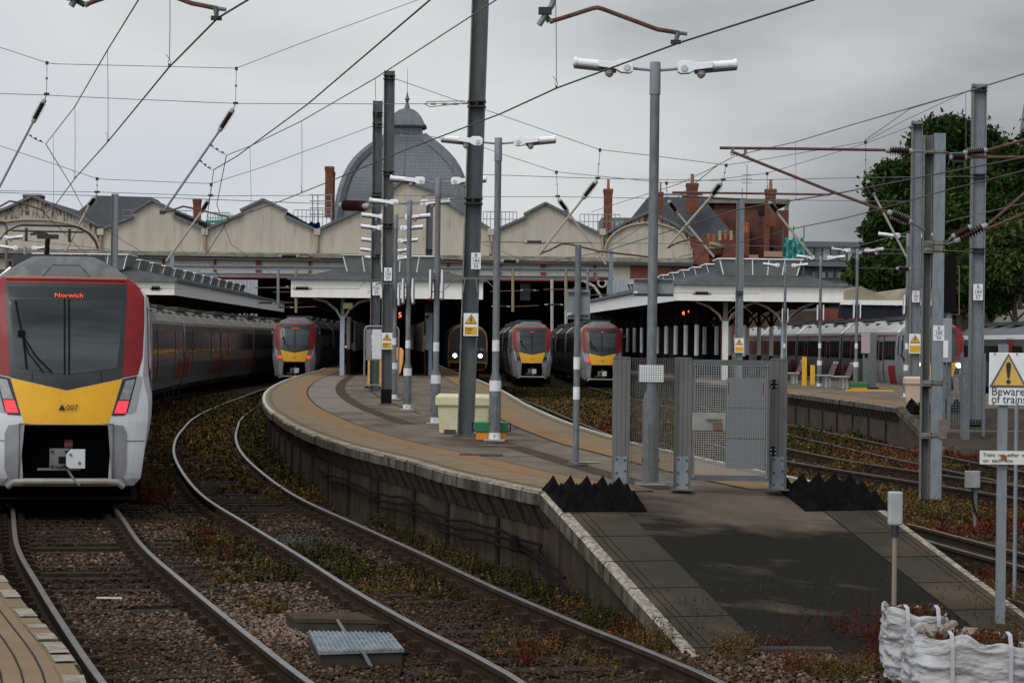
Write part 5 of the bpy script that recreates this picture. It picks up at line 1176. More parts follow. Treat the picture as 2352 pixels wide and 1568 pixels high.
# signal seen from behind
sg = thing('railway_signal', 'black backed railway signal with a railed ladder cage in front of the trees', 'signal', (W(2180, 784, 70).x, 70, ZG)); f_ = lambda u, v: W(u, v, 70)
q = MB(); q.box((f_(2180, 640).x, 70, (f_(2180, 590).z + f_(2180, 718).z) / 2), (.36, .25, f_(2180, 590).z - f_(2180, 718).z), BLACK); q.build('signal_head', sg)
q = MB(); q.tube([f_(2180, 718), Vector((f_(2180, 718).x, 70, ZG))], .09, GALV, 10); q.build('post', sg)
q = MB(); q.tube([f_(2168, 612), f_(2203, 612), f_(2203, 722), f_(2168, 722)], .025, mat('rusty_pale_rail', (.25, .17, .13), .7), 6); q.tube([f_(2168, 662), f_(2203, 662)], .02, MATS['rusty_pale_rail'], 6); q.build('ladder_cage', sg)

# ================================================================== right foreground
SP = thing('warning_sign', 'white Beware of trains sign with yellow triangle on a grey steel post', 'sign', (W(2306, 784, 24).x, 24, ZG)); S_ = lambda u, v: W(u, v, 24) - SP.location
zz = lambda v: zat(2310, v, 24) - ZG; xx = lambda u: W(u, 900, 24).x - SP.location.x
q = MB(); H = zz(790); q.box((-.0, .0, H / 2), (.085, .012, H), GALVL); q.box((-.036, .03, H / 2), (.012, .06, H), GALVL); q.box((.036, .03, H / 2), (.012, .06, H), GALVL); q.build('post', SP, world=False)
q = MB(); cx = (xx(2270) + xx(2388)) / 2; wS = xx(2388) - xx(2270); q.box((cx, -.03, (zz(810) + zz(930)) / 2), (wS, .012, zz(810) - zz(930)), WHITE); q.build('sign_board', SP, world=False, bevel=.005)
q = MB(); q.prism([(xx(2273), zz(889)), (xx(2382), zz(891)), (xx(2314), zz(812)), ], -.042, -.037, mat('grey_triangle_edge', (.10, .10, .11), .5)); q.build('triangle_border', SP, world=False) if False else None
cx3 = xx(2313.5)
q = MB(); q.prism([(cx3 - .178, zz(889)), (cx3 + .178, zz(889)), (cx3, zz(811))], -.042, -.037, mat('grey_triangle_edge', (.10, .10, .11), .5)); q.build('triangle_border', SP, world=False)
q = MB(); q.prism([(cx3 - .146, zz(884.5)), (cx3 + .146, zz(884.5)), (cx3, zz(819))], -.047, -.043, YELF); q.build('yellow_triangle', SP, world=False)
q = MB(); q.prism([(cx3 - .009, zz(868)), (cx3 + .009, zz(868)), (cx3 + .024, zz(840)), (cx3 + .018, zz(833)), (cx3, zz(831)), (cx3 - .018, zz(833)), (cx3 - .024, zz(840))], -.051, -.048, INK); q.lathe((cx3, -.048, zz(876)), (cx3, -.06, zz(876)), [(0, .021), (.004, .021)], INK, 16); q.build('exclamation_mark', SP, world=False)
GRYL = mat('grey_lettering', (.055, .06, .065), .7)
text('lettering', 'Beware', .112, SP, (xx(2275), -.038, zz(899)), GRYL, align='LEFT', sx=.93); text('lettering', 'of trains', .112, SP, (xx(2275), -.038, zz(917)), GRYL, align='LEFT', sx=.90)
q = MB()
for u, v in ((2282, 813), (2333, 813), (2280, 927), (2335, 927)): q.tube([(xx(u), -.036, zz(v)), (xx(u), -.042, zz(v))], .009, mat('rusty_bolt', (.2, .1, .06), .8), 8)
q.build('bolt', SP, world=False)
q = MB(); q.box(((xx(2250) + xx(2420)) / 2, -.05, zz(1050)), (xx(2420) - xx(2250), .012, zz(1034) - zz(1065)), mat('rust_streaked_white', (.66, .64, .60), .6, c2=(.25, .12, .06), scale=5, lo=.60, hi=.72)); q.build('small_sign_board', SP, world=False)
text('lettering', 'Trains  run  either  way', .053, SP, (xx(2257), -.058, zz(1044)), GRYL, align='LEFT', sx=.86); text('lettering', 'on  each  line', .052, SP, (xx(2257), -.058, zz(1057)), GRYL, align='LEFT')
q = MB(); q.box((xx(2249), -.035, zz(1050)), (.02, .02, zz(1034) - zz(1065)), DARKST); q.box((.0, -.062, zz(1050)), (.05, .008, .05), mat('rusty_bolt', (.2, .1, .06))); q.build('sign_clip', SP, world=False)
a = W(2337, 784, 26); q = MB(); q.tube([(a.x, 26, ZG), (a.x, 26, zat(2337, 925, 26))], .02, GALVL, 8); tag(q.build('thin_pole', origin=(a.x, 26, ZG)), 'thin pale pole just right of the warning sign post', 'pole')
# junction box posts
a = W(2061, 784, 22.2); t = thing('marker_post', 'thin rusty post with a pale grey plastic box beside the ramp', 'post', (a.x, 22.2, ZG)); z_ = lambda v: zat(2061, v, 22.2) - ZG
q = MB(); q.tube([(0, 0, 0), (0, 0, z_(1225))], .022, mat('tan_rusty_tube', (.27, .20, .13), .7, c2=(.2, .19, .17), scale=9), 10); q.build('post', t, world=False)
q = MB(); q.box((0, 0, (z_(1128) + z_(1206)) / 2), (.125, .09, z_(1128) - z_(1206)), mat('pale_grey_plastic', (.36, .375, .385), .5, c2=(.30, .31, .31), scale=7)); q.build('box', t, world=False, bevel=.018)
q = MB(); q.tube([(0, 0, z_(1206)), (0, 0, z_(1232))], .035, DARKST, 10); q.build('socket', t, world=False)
a = W(2236, 784, 38.8); t = thing('junction_box', 'small grey box on a short post with a hanging black cable', 'junction box', (a.x, 38.8, ZG)); z_ = lambda v: zat(2236, v, 38.8) - ZG
q = MB(); q.tube([(.06, 0, 0), (.06, 0, z_(1085))], .03, GALV, 8); q.build('post', t, world=False); q = MB(); q.box((0, -.05, z_(1100)), (.225, .1, .26), mat('box_grey', (.28, .29, .28), .6, c2=(.2, .21, .2), scale=8)); q.build('box', t, world=False, bevel=.01)
q = MB(); q.tube([(0, -.05, z_(1118)), (0, -.09, z_(1140)), (.03, -.1, z_(1175)), (.1, -.1, z_(1195)), (.02, -.1, z_(1160))], .012, BLACK, 6); q.build('cable', t, world=False)

# trough lids near the second track
def trough(label, corners, h, m, mside, ribs, name='trough_lid', strap=None):
    pts = [G(u, v, ZG + h) for u, v in corners]; c = sum(pts, Vector()) / 4; t = thing(name, label, 'cable box', (c.x, c.y, ZG), group='low cable boxes between the tracks')
    q = MB(); q.loft([[Vector((p_.x, p_.y, ZG + h + .012)) for p_ in pts], [Vector((p_.x, p_.y, ZG + h - .014)) for p_ in pts]], m, caps=True)
    n_ = ribs
    for i in range(n_):
        f0 = (i + .3) / n_; f1 = (i + .62) / n_; A_ = pts[0].lerp(pts[1], f0); B_ = pts[3].lerp(pts[2], f0); q.beam(A_ + Vector((0, 0, .016)), B_ + Vector((0, 0, .016)), .018, .012, m)
    q.build('lid', t)
    q = MB(); inn = [c + (p_ - c) * .965 for p_ in pts]; q.loft([[Vector((p_.x, p_.y, ZG + h - .016)) for p_ in inn], [Vector((p_.x, p_.y, ZG - .05)) for p_ in inn]], mside, caps=True); q.build('box_body', t)
    a = pts[3].lerp(pts[2], .52); q = MB(); q.beam(a + Vector((-.01, -.01, .02)), Vector((a.x + .07, a.y - .05, ZG + h * .25)), .045, .008, strap); q.build('strap', t)
CONC = mat('dirty_concrete', (.040, .037, .029), .9, c2=(.065, .058, .046), scale=5, detail=7, c3=(.05, .045, .04), scale3=3)
trough('pale blue grey ribbed steel lid on a low concrete box', [(708, 1452), (898, 1456), (928, 1493), (732, 1499)], .155, mat('blue_grey_lid', (.15, .19, .21), .6, .1, c2=(.11, .145, .18), scale=3, c3=(.25, .27, .27), scale3=9), CONC, 18, strap=GALVL)
trough('brown ribbed lid on a low concrete box behind the blue one', [(653, 1410), (826, 1410), (868, 1428), (680, 1425)], .13, mat('brown_lid', (.052, .039, .024), .85, c2=(.075, .056, .036), scale=5), CONC, 26, strap=mat('beige_strap', (.3, .27, .22), .6))
q = MB(); a = G(1790, 1480, ZG + .1); q.box((a.x, a.y, ZG + .03), (.95, .18, .1), CONC, .03); tag(q.build('concrete_kerb', origin=(a.x, a.y, ZG), bevel=.01), 'half buried concrete beam below the foot of the ramp', 'kerb')
# white stick and small litter between the rails
q = MB(); a = G(251, 1371, -.13); q.box((a.x, a.y, -.135), (.26, .03, .015), WHITE, .02); tag(q.build('white_stick', origin=tuple(a)), 'white plastic strip lying between the near rails', 'litter')

# bulk bags of rubble
BAGM = mat('woven_white_plastic', (.47, .47, .475), .75, c2=(.36, .355, .345), scale=3, detail=8, c3=(.22, .20, .175), scale3=2.6, lo3=.54, hi3=.78, bump=1.0, bscale=16, stretch=(1, 1, 2.2))
def bag(u0, u1, vt, Y, dp, label, seed, zt=None):
    r = np.random.default_rng(seed); x0 = W(u0, 784, Y).x; x1 = W(u1, 784, Y).x; zt = zat((u0 + u1) / 2, vt, Y); cx = (x0 + x1) / 2; w = (x1 - x0) / 2; d = dp / 2; n_ = 64; L_ = 44
    t = thing('rubble_bag', label, 'bulk bag', (cx, Y + d, ZG), group='white bulk bags'); q = MB(); rings = []
    for k in range(L_ + 1):
        f = k / L_; ring = []
        for j in range(n_):
            a = 2 * PI * j / n_; e = 4.0; c_, s_ = math.cos(a), math.sin(a); rr = (abs(c_) ** e + abs(s_) ** e) ** (-1 / e)
            zt_ = zt + (.10 * NZ.noise(Vector((2.1 * c_, 2.1 * s_, seed))) - .05 * c_ - .02) * 1.0
            z = ZG + (zt_ - ZG) * f; p_ = Vector((cx + c_ * rr * w, Y + d + s_ * rr * d, z))
            cr_ = abs(NZ.noise(Vector((p_.x * 3 + seed, p_.y * 3, p_.z * 9)))) * .060 + abs(NZ.noise(Vector((p_.x * 9, p_.y * 9 + seed, p_.z * 26)))) * .040 + abs(NZ.noise(Vector((p_.x * 5 + p_.z * 9, p_.y * 5 + seed, p_.z * 4)))) * .04
            wr = 1 + (.045 - cr_ * 1.6) / max(w, .3) * .6 + .05 * math.sin(f * 3.1) + .05 * NZ.noise(Vector((2 * c_, 2 * s_, f * 2.2 + seed))) - .16 * max(0, f - .75)
            ring.append((cx + c_ * rr * w * wr, Y + d + s_ * rr * d * wr, z))
        rings.append(ring)
    inner = [(cx + (x - cx) * .94, Y + d + (y - Y - d) * .94, z - .01) for x, y, z in rings[-1]]; low = [(cx + (x - cx) * .9, Y + d + (y - Y - d) * .9, z - .16) for x, y, z in rings[-3]]
    q.loft(rings + [inner, low], BAGM); q.build('bag', t, smooth=True, autosmooth=70)
    q = MB(); q.loft([low, [(cx + (x - cx) * .5, Y + d + (y - Y - d) * .5, z + .05 + random.uniform(-.03, .05)) for x, y, z in low], [(cx + (x - cx) * .02, Y + d + (y - Y - d) * .02, zt - .06) for x, y, z in low]], GM); 
    for _ in range(70):
        a = random.uniform(0, 6.28); rr = math.sqrt(random.random()); s_ = random.uniform(.03, .09); q.box((cx + math.cos(a) * rr * w * .75, Y + d + math.sin(a) * rr * d * .75, zt - .10 + random.uniform(-.02, .05)), (s_ * 1.3, s_, s_ * .8), random.choice((CONC, GM, WOOD)), rot=Matrix.Rotation(random.uniform(0, 3), 3, 'X') @ Matrix.Rotation(random.uniform(0, 3), 3, 'Z'))
    q.build('rubble', t)
    for fx in (-.45, .5):
        q = MB(); xx_ = cx + w * fx; q.loft([[(xx_ - .016, Y - .035, z), (xx_ + .016, Y - .035, z)] for z in (zt - .45, zt - .2, zt - .05)] + [[(xx_ - .02, Y - .005, zt + .04), (xx_ + .012, Y - .005, zt + .045)], [(xx_ - .03, Y + .06, zt + .065), (xx_ + .0, Y + .06, zt + .065)], [(xx_ - .05, Y + .14, zt), (xx_ - .02, Y + .14, zt)]], mat('grey_strap', (.42, .42, .43), .7), closed=False); q.build('lifting_strap', t)
    return cx, Y + d, zt, w, d
b1 = bag(2052, 2200, 1408, 20.7, .60, 'white bulk bag of rubble, the left and higher of the two', 3)
b2 = bag(2118, 2400, 1470, 19.35, .9, 'wide white bulk bag filled with sticks and rubble in the bottom right corner', 8)
for (b, n_) in ((b1, 130), (b2, 260)):
    for _ in range(n_): 
        a = random.uniform(0, 6.28); rr = math.sqrt(random.random()); TUFT[random.choice(('red', 'red', 'dry'))].append((b[0] + math.cos(a) * rr * b[3] * .75, b[1] + math.sin(a) * rr * b[4] * .75, b[2] - .1, random.uniform(.06, .17), 1))
q = MB()
for i in range(3):
    x = b2[0] + random.uniform(-.3, .35); y = b2[1] + random.uniform(-.3, .2); d_ = Vector((random.uniform(-1, 1), random.uniform(-.6, .6), random.uniform(.1, .35))).normalized() * random.uniform(.12, .24); c_ = Vector((x, y, b2[2] - .03)); q.beam(c_ - d_, c_ + d_, random.uniform(.05, .12), .03, mat('broken_board', (.28, .24, .19), .85, c2=(.18, .15, .12), scale=9))
tag(q.build('broken_boards', origin=(b2[0], b2[1], b2[2])), 'broken grey boards sticking out of the wide rubble bag', 'boards')
# cables strung along the platform wall
for i, (z0, am, y0, y1) in enumerate(((.33, .05, 26.5, 44), (.25, .06, 26.0, 42), (.16, .05, 25.5, 37))):
    q = MB(); pts = []; n_ = 60
    for k in range(n_ + 1):
        Y = y0 + (y1 - y0) * k / n_
        if Y < 27.9: t_ = (27.7 - Y) / .974; b_ = L0 + RD * max(0, t_); x = b_.x - .02; z = z0 - (27.9 - Y) * .18
        else: a = PL.off(PL.atY(Y), .10); x = a.x; z = z0
        pts.append((x, Y, z + am * .55 * math.sin(Y * 1.3 + i * .4) + .012 * math.sin(Y * 4.3 + 2 * i)))
    q.tube(pts, .017, mat('black_cable', (.010, .010, .010), .9, spec=.05), 6); tag(q.build('cable', origin=pts[0]), ('upper', 'middle', 'lowest')[i] + ' black cable sagging along the island platform wall', 'cable', 'black cables on the platform wall')
q = MB(); a = PL.off(.9, -.02); q.tube([(a.x, a.y, .30), (a.x, a.y - .12, .34), (a.x + .02, a.y - .12, .24), (a.x, a.y + .05, .22), (a.x, a.y + .08, .31)], .055, MATS['black_cable'], 8); tag(q.build('cable_coil', origin=(a.x, a.y, .3)), 'coil of black cable hung on the platform wall by the ramp', 'cable coil')
# where weeds grow
for (u, v, ru, rv, nn, k, h) in (
    (520, 1235, 90, 45, 420, 'green', .07), (640, 1310, 100, 30, 300, 'green', .09), (560, 1290, 110, 45, 200, 'dry', .06), (480, 1240, 22, 18, 22, 'red', .10), (520, 1285, 20, 12, 18, 'red', .10),
    (420, 950, 90, 30, 600, 'green', .10), (480, 985, 60, 40, 500, 'dry', .09), (470, 1040, 60, 35, 320, 'dry', .08), (370, 1000, 35, 40, 250, 'dry', .1), (400, 945, 60, 15, 160, 'red', .12),
    (480, 950, 80, 22, 500, 'green', .14), (520, 930, 70, 18, 400, 'green', .16), (380, 1075, 30, 30, 200, 'green', .09), (360, 1110, 22, 35, 180, 'dry', .1), (345, 1150, 40, 10, 130, 'red', .10),
    (640, 1030, 70, 50, 900, 'green', .22), (600, 985, 30, 40, 500, 'green', .25), (720, 1090, 90, 45, 800, 'green', .20), (830, 1120, 100, 30, 500, 'green', .18), (700, 1140, 80, 20, 300, 'dry', .12),
    (930, 1200, 70, 30, 380, 'green', .16), (1010, 1240, 70, 35, 420, 'green', .15), (1100, 1270, 70, 45, 480, 'green', .15), (1180, 1300, 60, 45, 460, 'green', .14), (1060, 1290, 80, 35, 260, 'dry', .12),
    (1240, 1330, 55, 40, 380, 'green', .14), (1330, 1370, 40, 28, 300, 'dry', .12), (1400, 1420, 60, 35, 320, 'green', .12), (1500, 1475, 60, 22, 320, 'dry', .12), (1440, 1460, 60, 20, 160, 'red', .09),
    (760, 1290, 90, 24, 200, 'green', .07), (880, 1340, 90, 28, 200, 'dry', .06), (980, 1310, 70, 22, 160, 'green', .08), (720, 1275, 60, 18, 180, 'green', .11), (830, 1325, 60, 14, 120, 'green', .1),
    (1020, 1360, 70, 24, 130, 'green', .07), (1200, 1400, 70, 22, 160, 'green', .08), (1240, 1508, 20, 12, 16, 'red', .15), (1205, 1528, 16, 12, 12, 'red', .14), (1290, 1480, 30, 8, 12, 'red', .09),
    (1330, 1500, 90, 30, 150, 'dry', .06), (1480, 1530, 120, 30, 150, 'dry', .06), (1170, 1480, 60, 30, 80, 'dry', .06), (600, 1400, 60, 14, 60, 'dry', .05), (900, 1560, 300, 14, 60, 'dry', .04),
    (1560, 1470, 40, 20, 90, 'green', .22), (1640, 1455, 60, 14, 90, 'green', .25), (1740, 1450, 60, 16, 60, 'green', .28), (1850, 1450, 80, 14, 60, 'green', .26), (1790, 1480, 60, 10, 70, 'red', .16),
    (1690, 1500, 50, 20, 220, 'dry', .10), (1880, 1472, 70, 9, 60, 'red', .17), (1960, 1468, 60, 12, 80, 'red', .18), (2010, 1480, 22, 40, 80, 'red', .24), (1820, 1535, 18, 16, 26, 'red', .20), (1930, 1545, 90, 16, 240, 'dry', .09),
    (2000, 1400, 40, 20, 90, 'green', .16), (2130, 1385, 90, 20, 280, 'dry', .16), (2100, 1355, 80, 12, 120, 'red', .15), (2230, 1395, 80, 30, 420, 'dry', .18), (2290, 1420, 60, 30, 180, 'red', .2), (2200, 1430, 60, 24, 260, 'dry', .2), (2320, 1440, 50, 30, 200, 'dry', .2),
    (2120, 1220, 40, 16, 120, 'dry', .12), (2190, 1228, 60, 8, 60, 'red', .14), (2150, 1200, 80, 10, 70, 'dry', .09), (2300, 1220, 60, 18, 90, 'red', .12), (2260, 1390, 60, 20, 60, 'green', .14), (2290, 1330, 40, 14, 60, 'red', .12),
    (1870, 1030, 70, 20, 420, 'green', .14), (1850, 1010, 60, 14, 300, 'green', .16), (1930, 1050, 60, 12, 140, 'red', .12), (2040, 1055, 70, 12, 300, 'red', .14), (2090, 1085, 60, 10, 200, 'red', .13), (1960, 1070, 60, 14, 200, 'dry', .12),
    (2200, 1050, 90, 14, 380, 'red', .14), (2280, 1035, 70, 12, 200, 'red', .12), (2180, 1075, 60, 10, 120, 'dry', .1), (2000, 1010, 70, 10, 260, 'green', .15), (2320, 1185, 50, 16, 90, 'red', .12), (2080, 1160, 60, 10, 120, 'dry', .08)):
    patch(u, v, ru, rv, nn, k, h)
# the overgrown strip between the platforms
for _ in range(19000):
    Y = 40 + 105 * random.random() ** 1.15; a = float(interpx(T3, Y)) + .75; b = float(interpx(P2, Y)) - .3
    X = random.uniform(a + .05, b); 
    if Y < 62 and abs(X - float(interpx(T4, Y))) < 1.4: continue
    s = vnoise(np.array([X]), np.array([Y * .5]), 1.6, 3)[0]; s2 = vnoise(np.array([X]), np.array([Y * .3]), 1.1, 9)[0]
    k = 'red' if s2 > .74 and Y < 90 and random.random() < .6 else ('green' if (s < .36 and Y < 80) or Y > 118 or random.random() < .12 else 'dry')
    TUFT[k].append((X, Y, ZG + .03, random.uniform(.06, .17), 1))
for _ in range(4200):      # inside and beside the curved second track, farther off
    Y = random.uniform(44, 120); X = float(interpx(T2, Y)) + random.uniform(-2.4, 1.2)
    if NZ.noise(Vector((X * .8, Y * .5, 7.0))) < -.12: continue
    TUFT[random.choice(('green', 'dry', 'dry'))].append((X, Y, ZG + .03, random.uniform(.05, .16) * (1 if Y > 60 else .7), 1))
build_tufts('weeds', 'green', 13, 'green leafy weeds growing through the ballast')
build_tufts('dry_grass', 'dry', 15, 'yellow brown dry grass and moss on the ballast')
build_tufts('red_weeds', 'red', 11, 'rust red weeds along the tracks')
# ================================================================== STATION BUILDINGS
YS = 205.0
def P2d(l, Y): return [(W(u, v, Y).x, W(u, v, Y).z) for u, v in l]
shed = thing('train_shed', 'cream gabled train shed front across the end of the station', 'train shed', (0, YS, 0))
GAB = [[(-90, 572), (-90, 520), (-40, 500), (20, 478), (75, 452), (135, 478), (232, 522), (232, 575)],
       [(234, 575), (234, 528), (307, 499), (303, 490), (350, 461), (402, 486), (398, 497), (469, 527), (469, 579)],
       [(473, 579), (473, 528), (557, 492), (552, 485), (605, 460), (660, 486), (654, 497), (727, 530), (727, 583)],
       [(731, 583), (731, 529), (884, 457), (880, 448), (927, 416), (1004, 443), (1004, 453), (1124, 526), (1124, 589)],
       [(1130, 589), (1130, 534), (1208, 500), (1203, 494), (1253, 468), (1308, 496), (1304, 503), (1382, 540), (1382, 592)],
       [(1386, 592), (1386, 541), (1440, 510), (1492, 488), (1555, 519), (1592, 544), (1590, 595)]]
BARGE = mat('grey_barge_board', (.11, .115, .13), .7, c2=(.16, .16, .17), scale=3)
for i, gpx in enumerate(GAB):
    pl_ = P2d(gpx, YS); q = MB(); q.prism(pl_, YS, YS + .3, CREAM if i not in (0, 5) else CREAMP); q.build('gable', shed)
    q = MB(); q.prism(pl_, YS + .35, YS + 60, SLATE); q.build('shed_roof', shed)
    q = MB()
    for a, b in zip(pl_[1:-1], pl_[2:-1]):
        if abs(b[0] - a[0]) > .3: q.beam((a[0], YS - .12, a[1] + .06), (b[0], YS - .12, b[1] + .06), .5, .20, BARGE)
    q.build('barge_board', shed)
    if i in (0, 5):        # blind arch under the peeling gable
        cx, w_, t_, b_ = ((75, 155, 505, 573), (1487, 100, 513, 593))[0 if i == 0 else 1]
        arc = [(cx + w_ * math.cos(a), b_ - (b_ - t_) * math.sin(a) ** .8) for a in np.linspace(PI, 0, 18)]
        q = MB(); q.prism(P2d(arc, YS), YS - .10, YS - .01, CREAM); q.build('arch_panel', shed)
        q = MB(); pa = P2d(arc, YS)
        for a, b in zip(pa, pa[1:]): q.beam((a[0], YS - .2, a[1] + .05), (b[0], YS - .2, b[1] + .05), .3, .14, mat('arch_moulding', (.40, .33, .25), .8))
        q.build('arch_moulding', shed)
    q = MB(); 
    x = pl_[0][0] + 1.1
    while x < pl_[-1][0] - .4: q.box((x, YS - .012, pl_[0][1] + 1.2), (.035, .02, 2.3), mat('cladding_seam', (.51, .475, .40), .9)); x += 1.32
    q.build('cladding_seam', shed)
for u in (232, 471, 729, 1127, 1384):      # hoppers and downpipes in the valleys
    a = W(u, 530, YS); q = MB(); q.box((a.x, YS - .2, a.z - .1), (.5, .35, .5), CREAM); q.box((a.x, YS - .2, a.z - 1.1), (.18, .18, 1.6), mat('rusty_pipe', (.24, .14, .09), .85, c2=(.4, .33, .25), scale=3)); q.build('downpipe', shed)
q = MB(); a = W(-90, 572, YS); b = W(1592, 595, YS)
q.beam((a.x, YS - .35, a.z - .15), (b.x, YS - .35, b.z - .15), .9, .35, mat('stained_cornice', (.30, .28, .23), .85, c2=(.16, .15, .12), scale=2)); q.beam((a.x, YS - .25, a.z - .48), (b.x, YS - .25, b.z - .48), .6, .22, mat('gutter_grey', (.13, .13, .12), .8)); q.build('cornice', shed)
q = MB(); a1 = W(-90, 620, YS); b1_ = W(1455, 641, YS); q.loft([[(a.x, YS, a.z - .5), (b1_.x, YS, W(1455, 592, YS).z - .5)], [(a1.x, YS, a1.z - .3), (b1_.x, YS, b1_.z - .1)]], CREAM, closed=False); q.build('cream_valance_panel', shed)
u = -60
k_ = 0
while u < 1470:
    q = MB(); a = W(u, 590 + u * .011 - 3, YS); b = W(u, 634 + u * .006 - 8, YS); q.beam((a.x, YS - .08, a.z), (a.x, YS - .08, b.z), .20 if k_ % 3 else .42, .12, mat('red_oxide_post', (.22, .05, .035), .7)); q.build('red_post', shed); u += 100 if k_ % 2 else 118; k_ += 1
q = MB(); q.beam((a1.x, YS - .1, a1.z - .35), (b1_.x, YS - .1, b1_.z - .15), .3, .16, MATS['red_oxide_post']); q.build('red_girder', shed)
q = MB(); q.box((-14, YS + 60, 6), (62, .5, 13), DARK); q.box((-44.5, YS + 30, 5.5), (.5, 60, 12), DARK); q.box((15.5, YS + 30, 5.0), (.5, 60, 11), DARK); q.box((-14, YS + 30, W(600, 628, YS).z + .35), (58, 59.5, .1), DARK); q.build('dark_backdrop_walls', shed)  # added near-black walls and ceiling that keep the shed inside dark
WCOR = mat('white_corrugated_screen', (.40, .41, .43), .7, c2=(.33, .34, .36), scale=5, stretch=(4, 1, .2))
for (u0, u1, v0, v1) in ((430, 592, 641, 726), (1395, 1512, 640, 680)):
    a = W(u0, v0, YS); b = W(u1, v1, YS); q = MB()
    q.box(((a.x + b.x) / 2, YS - .4, (a.z + b.z) / 2), (b.x - a.x, .1, a.z - b.z), WCOR)
    x = a.x
    while x < b.x: q.box((x, YS - .47, (a.z + b.z) / 2), (.09, .05, a.z - b.z), WCOR); x += .3
    q.build('white_screen', shed)
q = MB()                                   # arched spandrels over the platforms (curved iron and a ring)
for u0 in (1335,): 
    q.tube([W(u0 + dx, v, YS - 2) for dx, v in ((-18, 641), (5, 645), (30, 658), (45, 680), (50, 705))], .12, mat('pale_iron', (.40, .38, .34), .7), 8)
    c_ = W(1383, 650, YS - 2); q.tube([c_ + Vector((math.cos(a) * .32, 0, math.sin(a) * .32)) for a in np.linspace(0, 2 * PI, 14)], .09, MATS['pale_iron'], 6)
for u0 in (1300, 1268): q.tube([W(u0, 641, YS - 1), W(u0, 790, YS - 1)], .13, MATS['pale_iron'], 8)
q.build('iron_spandrel', shed)
q = MB(); 
for u0, v0, u1, v1 in ((1195, 650, 1218, 690),): a = W(u0, v0, YS + 3); b = W(u1, v1, YS + 3); q.box(((a.x + b.x) / 2, YS + 3, (a.z + b.z) / 2), (b.x - a.x, .1, a.z - b.z), mat('dim_window', (.05, .06, .055), .3))
q.build('inner_window', shed)
# brick end bay on the right of the shed
q = MB(); a = W(1415, 600, YS); b = W(1600, 700, YS); q.box(((W(1455, 0, YS).x + b.x) / 2, YS + .1, a.z / 2 - .1), (b.x - W(1455, 0, YS).x, .4, a.z), BRICK); a = W(1596, 545, YS); q.box((a.x + .4, YS + .3, a.z / 2), (1.5, .8, a.z), BRICK)
q.build('brick_bay', shed)

def hiproof(q, x0, x1, y0, y1, z0, z1, inx, iny, m):
    q.add([(x0, y0, z0), (x1, y0, z0), (x1, y1, z0), (x0, y1, z0), (x0 + inx, y0 + iny, z1), (x1 - inx, y0 + iny, z1), (x1 - inx, y1 - iny, z1), (x0 + inx, y1 - iny, z1)], [(0, 1, 5, 4), (1, 2, 6, 5), (2, 3, 7, 6), (3, 0, 4, 7), (4, 5, 6, 7), (3, 2, 1, 0)], m)

